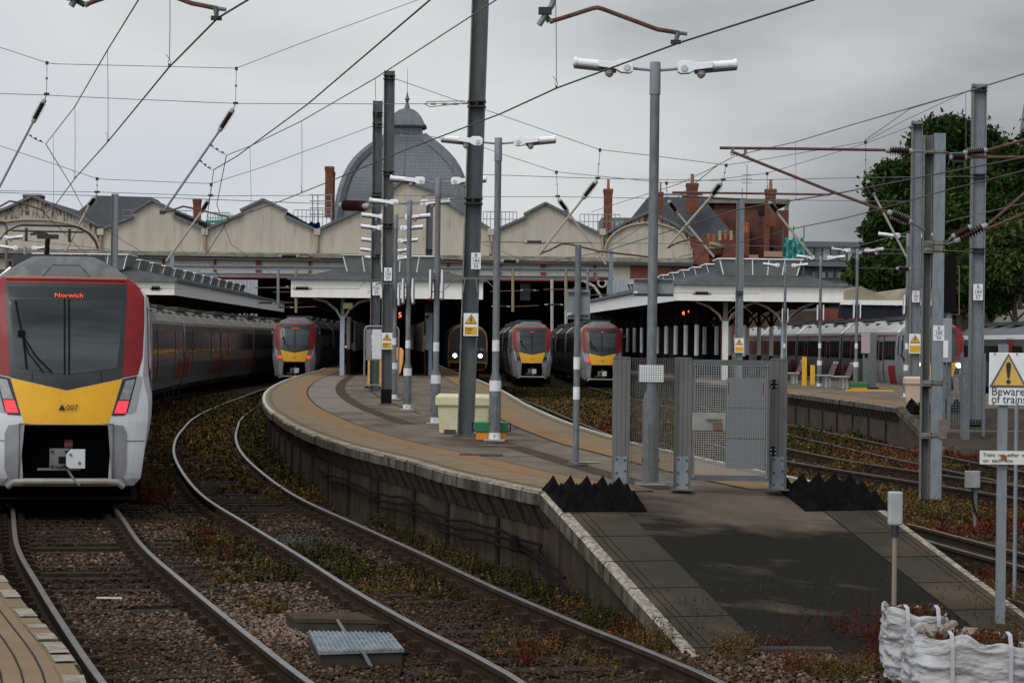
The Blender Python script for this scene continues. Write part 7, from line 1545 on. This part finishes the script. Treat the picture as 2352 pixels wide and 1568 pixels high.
# ------------------------------------------------------------------ trees
LEAF = colormat('tree_leaves', [(0, (.007, .016, .003)), (.45, (.016, .034, .005)), (.8, (.034, .060, .009)), (1, (.062, .095, .015))], .7)
LEAFL = colormat('light_tree_leaves', [(0, (.022, .032, .009)), (.5, (.045, .062, .016)), (1, (.10, .125, .035))], .6)
BARK = mat('tree_bark', (.05, .042, .03), .95, c2=(.08, .07, .05), scale=3)
def tree(u, Y, vt, wpx, label, seed, lm=LEAF, lumps=26, vb=700, leaf=.24, per=900, lean=0.0):
    r = np.random.default_rng(seed); a = W(u, vt, Y); zt = a.z; Rw = wpx * Y / F / 2; zb = max(1.5, zat(u, vb, Y)); x0 = a.x
    t = thing('tree', label, 'tree', (x0, Y, 0), group='trees behind the station'); cz = (zt + zb) / 2; Rz = (zt - zb) / 2
    cl = []
    for i in range(lumps):
        th = r.uniform(0, 2 * PI); ph = math.acos(r.uniform(-.8, 1)); k = r.uniform(.45, 1.0)
        cl.append((x0 + Rw * k * math.sin(ph) * math.cos(th) + lean * math.cos(ph), Y + Rw * .8 * k * math.sin(ph) * math.sin(th), cz + Rz * k * math.cos(ph), Rw * r.uniform(.24, .42)))
    V = []; tn = []
    for (cx, cy, cz_, rr) in cl:
        n_ = int(per * 1.5 * r.uniform(.7, 1.2)); d = r.normal(size=(n_, 3)); d /= np.linalg.norm(d, axis=1)[:, None]; rad = rr * r.uniform(.45, 1.08, (n_, 1)) ** .6; p = np.array([cx, cy, cz_]) + d * rad * np.array([1.15, 1.1, .72])
        # ragged: pull some leaves outwards in sprays
        sp = r.random((n_, 1)) < .22; p = p + sp * d * rr * r.uniform(0, .55, (n_, 1))
        a1 = r.normal(size=(n_, 3)); a1 /= np.linalg.norm(a1, axis=1)[:, None]; a2 = np.cross(a1, r.normal(size=(n_, 3))); a2 /= np.linalg.norm(a2, axis=1)[:, None]; s = leaf * r.uniform(.5, 1.2, (n_, 1))
        V.append(np.stack([p - a1 * s, p + a2 * s * .45, p + a1 * s, p - a2 * s * .45], 1).reshape(-1, 3)); tone = np.clip(r.normal(.45, .2, n_) + r.uniform(-.15, .15), 0, 1); tn.append(np.repeat(tone, 4))
    V = np.concatenate(V); tn = np.concatenate(tn); V[:, 0] -= x0; V[:, 1] -= Y
    o = np_mesh('crown', V, np.arange(len(V)).reshape(-1, 4), 4, lm, tn); o.parent = t
    q = MB(); q.tube([(x0, Y, 0), (x0 + .2, Y, zb * .6 + .5), (x0 - .1, Y, cz)], [Rw * .09, Rw * .07, Rw * .04], BARK, 8); q.build('trunk', t)
    q = MB()
    for i in range(0, lumps, 2): c_ = Vector(cl[i][:3]); s0 = Vector((x0, Y, zb * .6 + (cz - zb * .6) * r.uniform(.2, .9))); q.tube([s0, s0.lerp(c_, .5) + Vector((0, 0, -.3)), c_], [Rw * .035, Rw * .022, Rw * .008], BARK, 6)
    q.build('limbs', t)
tree(2190, 190, 276, 250, 'largest dark tree, its layered top above the tall mast on the concrete block', 1, lumps=44, per=800, vb=560)
tree(2110, 178, 330, 190, 'dark tree spreading left of the pale masts', 2, lumps=36, per=800, vb=640)
tree(2075, 172, 440, 150, 'lower dark tree hanging over the grey office block', 3, lumps=30, per=700, vb=660)
tree(2340, 168, 330, 150, 'tree at the right edge with a pale spire behind it', 4, lumps=28, vb=600)
tree(2260, 160, 400, 230, 'broad dark tree filling the gap between the masts at right', 5, lumps=44, per=800, vb=700)
tree(2330, 140, 500, 170, 'lighter green bushy tree at the right edge above the pale wall', 6, lm=LEAFL, lumps=34, per=700, vb=720, leaf=.22)
tree(2150, 150, 520, 150, 'dark bushy tree behind the double mast', 7, lumps=30, per=600, vb=710)
tree(2215, 146, 590, 110, 'low leafy bush between the double mast and the tall mast', 8, lumps=26, lm=LEAFL, per=500, vb=735, leaf=.2)
tree(1975, 200, 620, 90, 'small yellowish bush in front of the office block', 9, lm=LEAFL, lumps=16, per=350, vb=665, leaf=.22)
tree(2045, 185, 585, 90, 'low dark bush right of the office block', 10, lumps=18, per=400, vb=665)
tree(2420, 172, 300, 260, 'tall dark tree whose crown runs off the right edge', 12, lumps=46, per=700, vb=640)
tree(2290, 182, 420, 300, 'wide dark tree filling the middle of the tree group', 13, lumps=50, per=700, vb=740)
tree(2100, 165, 560, 200, 'low spreading dark tree above the cream gabled canopy', 14, lumps=36, per=600, vb=700)
tree(2235, 140, 600, 140, 'dark hedge like bush left of the pale wall', 15, lumps=30, per=500, vb=745)
tree(2400, 150, 380, 120, 'dark tree cut off by the right edge of the view', 11, lumps=24, per=500, vb=700)
# ================================================================== OVERHEAD LINE
def wire(name, label, pts, r, cat='wire', gr=None, m=WIRE):
    p = [Vector(x) for x in pts]; o = Vector(p[0]); q = MB(); q.tube(p, r, m, 5); b = q.build(name, origin=o); tag(b, label, cat, gr); return b
CW = 4.80
def onZ(u, v, z=CW): return G2(u, v, z)
def G2(u, v, z): r_, s_ = rs(u, v); Y = F * (CAM_Z - z) / s_; return Vector((r_ * Y / F, Y, z))
# contact wires (constant height), catenary wires above with droppers
c1 = [Vector((-.3, 8.5, CW))] + [onZ(u, v) for u, v in ((570, 0), (500, 42), (388, 155), (248, 325), (172, 410), (120, 480))] + [W(102, 490, 47)]
wire('contact_wire', 'thick contact wire over the first track rising to the top of the picture', c1 , .0075, gr='contact wires')
wire('contact_wire', 'contact wire continuing over the big train towards the left hand canopy', [c1[-1], W(190, 578, 66), W(262, 640, 98)], .0075, gr='contact wires')
c2_ = [Vector((1.3, 12.5, CW))] + [onZ(u, v) for u, v in ((1870, 0), (1560, 99), (1278, 203), (1149, 262), (930, 345), (742, 423), (640, 464), (524, 505))]
wire('contact_wire', 'contact wire sweeping from the upper right over the tallest lamp post', c2_, .0080, gr='contact wires')
wire('contact_wire', 'contact wire continuing over the curved second track', [c2_[-1], W(470, 590, 63), W(520, 655, 92), W(640, 700, 140)], .008, gr='contact wires')
k1 = [W(400, -140, 18), W(318, 0, 23), W(247, 115, 29.3), W(172, 245, 36.3), W(105, 331, 46)]
wire('catenary_wire', 'catenary wire above the first track, leftmost steep wire', k1, .0075, gr='catenary wires', m=WIREG)
wire('catenary_wire', 'catenary wire dropping behind the leftmost insulator towards the big train', [k1[-1], W(163, 425, 58), W(200, 496, 70), W(270, 545, 84), W(338, 586, 98)], .009, gr='catenary wires', m=WIREG)
k2 = [W(1400, -165, 20), W(1140, 0, 25), W(862, 180, 32.2), W(693, 278, 37.8), W(574, 336, 43), W(520, 357, 45.4)]
wire('catenary_wire', 'catenary wire passing in front of the top of mast 57', k2, .0075, gr='catenary wires', m=WIREG)
wire('catenary_wire', 'catenary wire falling from the second insulated arm to the curved track', [k2[-1], W(498, 470, 62), W(530, 560, 84), W(640, 640, 130)], .009, gr='catenary wires', m=WIREG)
k3 = [W(1180, -150, 17), W(988, 0, 22), W(706, 240, 32), W(544, 359, 41), W(491, 390, 45.5)]
wire('contact_wire', 'steep wire crossing the catenary left of the dome and ending at the second insulated arm', k3, .009, gr='contact wires')
wire('contact_wire', 'thin wire dropping from the second insulated arm to the steady arm', [k3[-1], W(480, 470, 52), W(470, 540, 60)], .007, gr='contact wires')
# right side wires
k4 = [W(2420, 150, 27), W(2352, 170, 29), W(2217, 212, 33), W(1963, 285, 42), W(1825, 327, 48), W(1747, 344, 52), W(1687, 359, 57), W(1622, 393, 62), W(1555, 424, 67), W(1360, 486, 84)]
wire('catenary_wire', 'long catenary wire running from the right edge down past the red tube arms', k4, .010, gr='catenary wires', m=WIREG)
c4 = [onZ(u, v) for u, v in ((2420, 340), (2352, 362), (2163, 398), (2017, 426), (1936, 442), (1747, 472), (1692, 482), (1511, 539), (1387, 578), (1225, 593 + 14))]
wire('contact_wire', 'contact wire over the third track passing the right hand chimneys', c4, .010, gr='contact wires')
c5 = [onZ(u, v, 4.85) for u, v in ((2420, 375), (2163, 440), (2020, 481), (1941, 501), (1823, 525), (1700, 557), (1560, 590))]
wire('contact_wire', 'lower contact wire crossing in front of the pale masts', c5, .010, gr='contact wires')
k6 = [W(2400, 255, 40), W(2200, 300, 47), W(2030, 418, 60), W(1747, 522, 84), W(1600, 560, 100)]
wire('catenary_wire', 'catenary wire sagging behind the double mast', [W(2360, 465, 50), W(2163, 512, 58), W(1990, 560, 70), W(1850, 590, 85)], .010, gr='catenary wires', m=WIREG)
wire('catenary_wire', 'catenary wire from the long arm to the right hand canopy', [W(1650, 378, 62), W(1560, 450, 74), W(1460, 530, 95), W(1330, 610, 130)], .011, gr='catenary wires', m=WIREG)
wire('catenary_wire', 'thin wire from the tall right mast to the pale masts', [W(2240, 205, 66), W(2090, 250, 66), W(1987, 322, 66)], .012, gr='catenary wires', m=WIREG)
def dropper(u, v0, u2, v1, Y, label, r=.0035):
    a = W(u, v0, Y); b = W(u2, v1, Y); q = MB(); q.tube([a, a.lerp(b, .5) + Vector((.004, 0, 0)), b + Vector((0, 0, .06))], r, WIREG, 4)
    q.tube([b + Vector((0, 0, .06)), b + Vector((-.012, 0, .035)), b + Vector((0, 0, .01)), b + Vector((.012, 0, .035)), b + Vector((0, 0, .06)), b + Vector((-.03, 0, .10))], r * .8, WIREG, 4); q.box(b + Vector((0, 0, .005)), (.018, .018, .03), DARKST)
    tag(q.build('dropper_wire', origin=b), label, 'dropper', 'thin vertical dropper wires')
for d in ((390, -40, 389, 152, 21.3, 'dropper wire coming from above the picture left of the bent steady arm'), (247, 116, 248, 324, 29.3, 'dropper between the steep wires right of the leftmost insulator'), (172, 246, 172, 409, 36.3, 'dropper on the first catenary lower down at left'), (122, 312, 123, 478, 43, 'short dropper beside the leftmost insulated rod'),
          (1275, -60, 1278, 202, 22.5, 'dropper ending on the contact wire left of the tallest lamp post'), (862, 180, 864, 372, 32.2, 'dropper passing down mast 59'), (693, 279, 693, 440, 37.8, 'dropper left of the dome'), (574, 337, 577, 487, 43, 'dropper above the third gable'),
          (2218, 212, 2218, 385, 33.5, 'dropper beside the tall right mast'), (1827, 328, 1828, 458, 48, 'dropper above the brick block'), (1504, 440, 1505, 540, 66, 'dropper behind the tallest lamp post')): dropper(*d)

# steady arms near the camera
def steady(label, reg, pts, Y, foot, rt=.017):
    t = thing('registration_arm', label, 'steady arm', W(pts[0][0], pts[0][1], Y), group='bent steady arms'); q = MB(); q.tube([W(u, v, Y) for u, v in reg], rt * 1.35, COUP, 10); q.build('registration_tube', t)
    q = MB(); q.tube([W(u, v, Y) for u, v in pts], rt, REDTUBE, 10); q.tube([W(pts[0][0], pts[0][1], Y), W(pts[0][0] + (pts[1][0] - pts[0][0]) * .35, pts[0][1] + (pts[1][1] - pts[0][1]) * .35, Y)], rt * 1.2, GALV, 10); q.build('steady_tube', t)
    qj = MB(); qj.tube([W(reg[-1][0], reg[-1][1], Y).lerp(W(reg[0][0], reg[0][1], Y), .25), W(*pts[0], Y)], rt * 1.2, DARKST, 8); qj.box(W(reg[-1][0], reg[-1][1], Y).lerp(W(reg[0][0], reg[0][1], Y), .3), (.10, .08, .05), DARKST); qj.build('swivel_joint', t)
    q = MB(); a = W(*pts[-1], Y); b = W(*foot, Y); q.tube([a + Vector((-.01, 0, 0)), b], [rt * 1.3, rt * .8], GALV, 8); q.box(b, (.075, .04, .03), DARKST); q.tube([a + Vector((.0, 0, 0)), a + Vector((.06, 0, -.008))], .014, GALV, 8); q.build('wire_clamp', t)
steady('bent red brown steady arm above the tallest lamp post', [(1285, -50), (1268, 12), (1238, 58)], [(1262, 50), (1285, 44), (1360, 20), (1372, 18), (1384, 21), (1510, 68), (1560, 76)], 19.0, (1552, 97))
steady('bent red brown steady arm cut off by the top edge at left', [(180, -60), (172, 0), (163, 15)], [(195, 12), (215, 4), (330, -36), (370, -18), (440, 8), (500, 20)], 17.9, (497, 42))

# headspan: cross wires, insulators, rods
def chain(q, a, b, r=.006):
    a = Vector(a); b = Vector(b); n_ = 4; pts = [a.lerp(b, i / 12) + Vector((0, 0, -.02 * math.sin(PI * i / 12))) for i in range(13)]; q.tube(pts, r, WIREG, 4)
    for k in (.2, .5, .8): c_ = a.lerp(b, k); q.box(c_, (.04, .03, .03), DARKST, rot=Matrix.Rotation(.6, 3, 'Y'))
def headspan(label, Y, upper, lowers, units, rw=.0065):
    t = thing('headspan', label, 'headspan', W(upper[0][0], upper[0][1], Y), group='headspan wires across the tracks')
    for l_ in [upper] + lowers: q = MB(); q.tube([W(u, v, Y if len(l_) < 9 else Y) for u, v in l_], rw, WIREG, 5); q.build('span_wire', t)
    for un in units:
        (tu, tv), (mu, mv), (iu, iv), (eu, ev), (ru, rv) = un[:5]; sc = Y / 46.0
        q = MB(); a = W(tu, tv, Y); b = W(mu, mv, Y); q.tube([a, b], rw * .8, WIREG, 4); q.box(a + Vector((0, 0, -.0)), (.05 * sc, .04, .06 * sc), DARKST); q.box(a.lerp(b, .5), (.04, .03, .03), DARKST); q.box(b, (.09 * sc, .05, .04 * sc), DARKST); q.build('hanger_wire', t)
        q = MB(); q.ins(W(iu, iv, Y), W(eu, ev, Y), .085 * sc * (un[6] if len(un) > 6 else 1), 9); q.tube([b, W(iu, iv, Y)], .012 * sc, CAP, 6); q.build('insulator', t)
        q = MB(); q.tube([W(eu, ev, Y), W(ru, rv, Y - .2)], .021 * sc, COUP if Y < 60 else BRK, 8); q.build('registration_rod', t)
        for (x0, y0, x1, y1) in (un[5] if len(un) > 5 and un[5] else ()): q = MB(); chain(q, W(x0, y0, Y), W(x1, y1, Y)); q.build('chain_link', t)
    return t
headspan('nearest headspan, two big brown insulators at upper left hung from mast 56', 45.6,
         [(-60, 88), (0, 109), (106, 144), (125, 147), (543, 157), (690, 100), (960, 0), (1115, -60)],
         [[(-60, 213), (0, 215), (108, 219), (300, 228), (543, 238), (870, 239), (1080, 238)], [(-60, 440), (100, 446), (400, 455), (770, 469)]],
         [((108, 145), (107, 216), (103, 228), (75, 282), (-30, 485), ((63, 308, 101, 328),)), ((543, 158), (541, 237), (536, 250), (503, 302), (373, 490), ((479, 330, 519, 355), (456, 366, 487, 390)))])
q = MB(); a = W(780, 471, 45.6); b = W(848, 474, 45.0); q.ins(a, b, .10, 10); q.tube([b, W(1072, 455, 43.7)], .009, WIREG, 5); q.tube([W(968, 455, 43.8), W(985, 447, 43.8), W(1040, 448, 43.8), W(1070, 458, 43.7)], .009, WIREG, 5); tag(q.build('strain_insulator', origin=a), 'brown strain insulator in front of the foot of the dome', 'insulator', 'strain insulators')
q = MB(); a = W(975, 239, 44.2); b = W(1078, 239, 43.8); q.tube([a + Vector((0, 0, -.01)), a + Vector((.05, 0, .04)), b + Vector((-.1, 0, .05)), b], .008, WIREG, 5); q.tube([a, a + Vector((.1, 0, -.05)), b + Vector((-.2, 0, -.0)), b], .008, WIREG, 5)
for k in (.2, .45, .7): q.box(a.lerp(b, k), (.09, .04, .035), COUP)
tag(q.build('turnbuckle', origin=a), 'turnbuckle and wire loops fixed to the tallest mast', 'turnbuckle')
for pts, Y, lb in (([(373, 488), (383, 487), (421, 474), (440, 478), (524, 498), (524, 506)], 45.4, 'steady arm at the foot of the second insulated rod'), ([(-10, 480), (22, 462), (50, 466), (100, 484), (103, 490)], 46.2, 'steady arm in front of the first arched gable'), ([(1242, 581), (1262, 575), (1290, 560), (1310, 561), (1375, 577), (1490, 590)], 66, 'steady arm in front of the fourth small gable'), ([(1536, 567), (1560, 556), (1585, 550), (1640, 565), (1672, 572)], 66, 'steady arm in front of the right arched gable'), ([(740, 600), (700, 584), (660, 592)], 140, 'far steady arm left of the middle canopy')):
    q = MB(); q.tube([W(u, v, Y) for u, v in pts], .017 * Y / 46, REDTUBE, 8); q.box(W(*pts[0], Y), (.09, .06, .07), DARKST); tag(q.build('steady_arm', origin=W(*pts[0], Y)), lb, 'steady arm', 'bent steady arms')
headspan('second headspan in front of the left gables, hung from mast 59', 79,
         [(-60, 312), (0, 335), (222, 410), (245, 412), (484, 422), (600, 385), (858, 289)], [[(-60, 438), (222, 441), (484, 450), (860, 448), (1156, 452), (1280, 452), (1530, 456), (1762, 459), (2090, 463)], [(-60, 540), (340, 582), (430, 584), (862, 587)]],
         [((223, 411), (223, 441), (220, 452), (203, 475), (150, 578), None, .85), ((485, 424), (484, 449), (479, 460), (463, 487), (382, 600), None, .85)], rw=.010)
headspan('wide right hand headspan with three insulators, from mast 57 to the tall right mast', 65,
         [(904, 180), (1052, 232), (1155, 266), (1378, 344), (1500, 358), (1668, 379), (1720, 372), (1987, 326), (2079, 276), (2233, 205)], [[(1110, 401), (1374, 410), (1660, 415), (1990, 408), (2235, 405)], [(1100, 556), (1200, 557), (1250, 558), (1500, 559), (2220, 577)]],
         [((1378, 345), (1373, 409), (1371, 415), (1338, 457), (1238, 585), None, .9), ((1668, 380), (1661, 413), (1657, 420), (1633, 452), (1530, 570), None, .9), ((1988, 327), (1989, 408), (1992, 415), (2008, 448), (2082, 590), None, .9)], rw=.009)
headspan('farther right hand headspan with three insulators leaning the other way', 80,
         [(868, 290), (1100, 335), (1156, 355), (1278, 395), (1400, 407), (1530, 420), (1640, 413), (1762, 398), (1987, 330), (2088, 292)], [[(1110, 560), (1203, 598), (1400, 603), (1600, 606)]],
         [((1278, 396), (1281, 451), (1283, 458), (1304, 486), (1392, 607), None, .85), ((1531, 421), (1532, 455), (1535, 461), (1556, 489), (1640, 590), None, .85), ((1762, 399), (1763, 457), (1767, 464), (1786, 490), (1866, 590), None, .85)], rw=.010)
for (u0, u1, v, Y, lb) in ((1203, 1252, 556, 72, 'strain insulator in front of the fourth small gable'), (1150, 1192, 600, 84, 'strain insulator just right of the tallest mast'), (640, 688, 588, 120, 'strain insulator below the third gable'), (673, 716, 662, 112, 'strain insulator in front of the middle canopy fascia'), (344, 372, 662, 112, 'strain insulator in front of the left canopy fascia'), (1590, 1634, 673, 104, 'strain insulator in front of the right canopy fascia'), (1972, 2016, 582, 82, 'strain insulator beside the right hand lamp heads'), (2058, 2092, 617, 70, 'strain insulator left of the pale masts')):
    q = MB(); a = W(u0, v, Y); b = W(u1, v + .6, Y); q.ins(a, b, .095 * Y / 75, 9); q.tube([W(u0 - 90, v - 2, Y), a], .008 * Y / 70, WIREG, 5); q.tube([b, W(u1 + 110, v + 1, Y)], .008 * Y / 70, WIREG, 5); tag(q.build('strain_insulator', origin=a), lb, 'insulator', 'strain insulators')

# cantilever arms
def cant(label, Y, tubes, inss, rt=.026, root=None):
    t = thing('cantilever_arm', label, 'cantilever', W(*tubes[0][0], Y), group='insulated cantilever arms')
    for tb in tubes: q = MB(); q.tube([W(u, v, Y) for u, v in tb], rt, REDTUBE, 10); q.build('tube', t)
    for (a, b, c) in inss: q = MB(); q.ins(W(*a, Y), W(*b, Y), .092, 8); q.tube([W(*b, Y), W(*c, Y)], .022, GALV, 8); q.build('insulator', t)
    return t
ca = cant('long red tube cantilever reaching left from the double mast', 43.6, [[(1653, 340), (1850, 342), (2033, 345)], [(1682, 349), (1800, 396), (1900, 436), (2046, 490)]], [((2033, 345), (2098, 348), (2122, 348)), ((2038, 486), (2096, 512), (2124, 528))])
q = MB()
for u, v in ((1683, 345), (1712, 350)): q.box(W(u, v, 43.6), (.05, .06, .09), GALV); q.tube([W(u, v, 43.6) + Vector((-.03, 0, -.02)), W(u - 4, v + 12, 43.6), W(u + 8, v + 8, 43.6)], .012, GALV, 6)
q.build('clamp', ca)
cant('second red tube cantilever reaching right from the double mast', 43.9, [[(2268, 345), (2352, 322), (2420, 303)], [(2180, 352), (2168, 352)], [(2262, 522), (2352, 445), (2400, 404)], [(2262, 528), (2420, 462)], [(2230, 361), (2420, 361)]], [((2268, 345), (2212, 352), (2172, 354)), ((2180, 362), (2222, 362), (2240, 362)), ((2268, 516), (2192, 555), (2172, 562)), ((2232, 520), (2186, 545), (2170, 560))])
cant('thin tube arm hanging in front of the right hand chimneys', 66, [[(1544, 442), (1700, 444), (1905, 447), (1915, 440)], [(1566, 451), (1640, 455), (1700, 458)]], [], rt=.030)
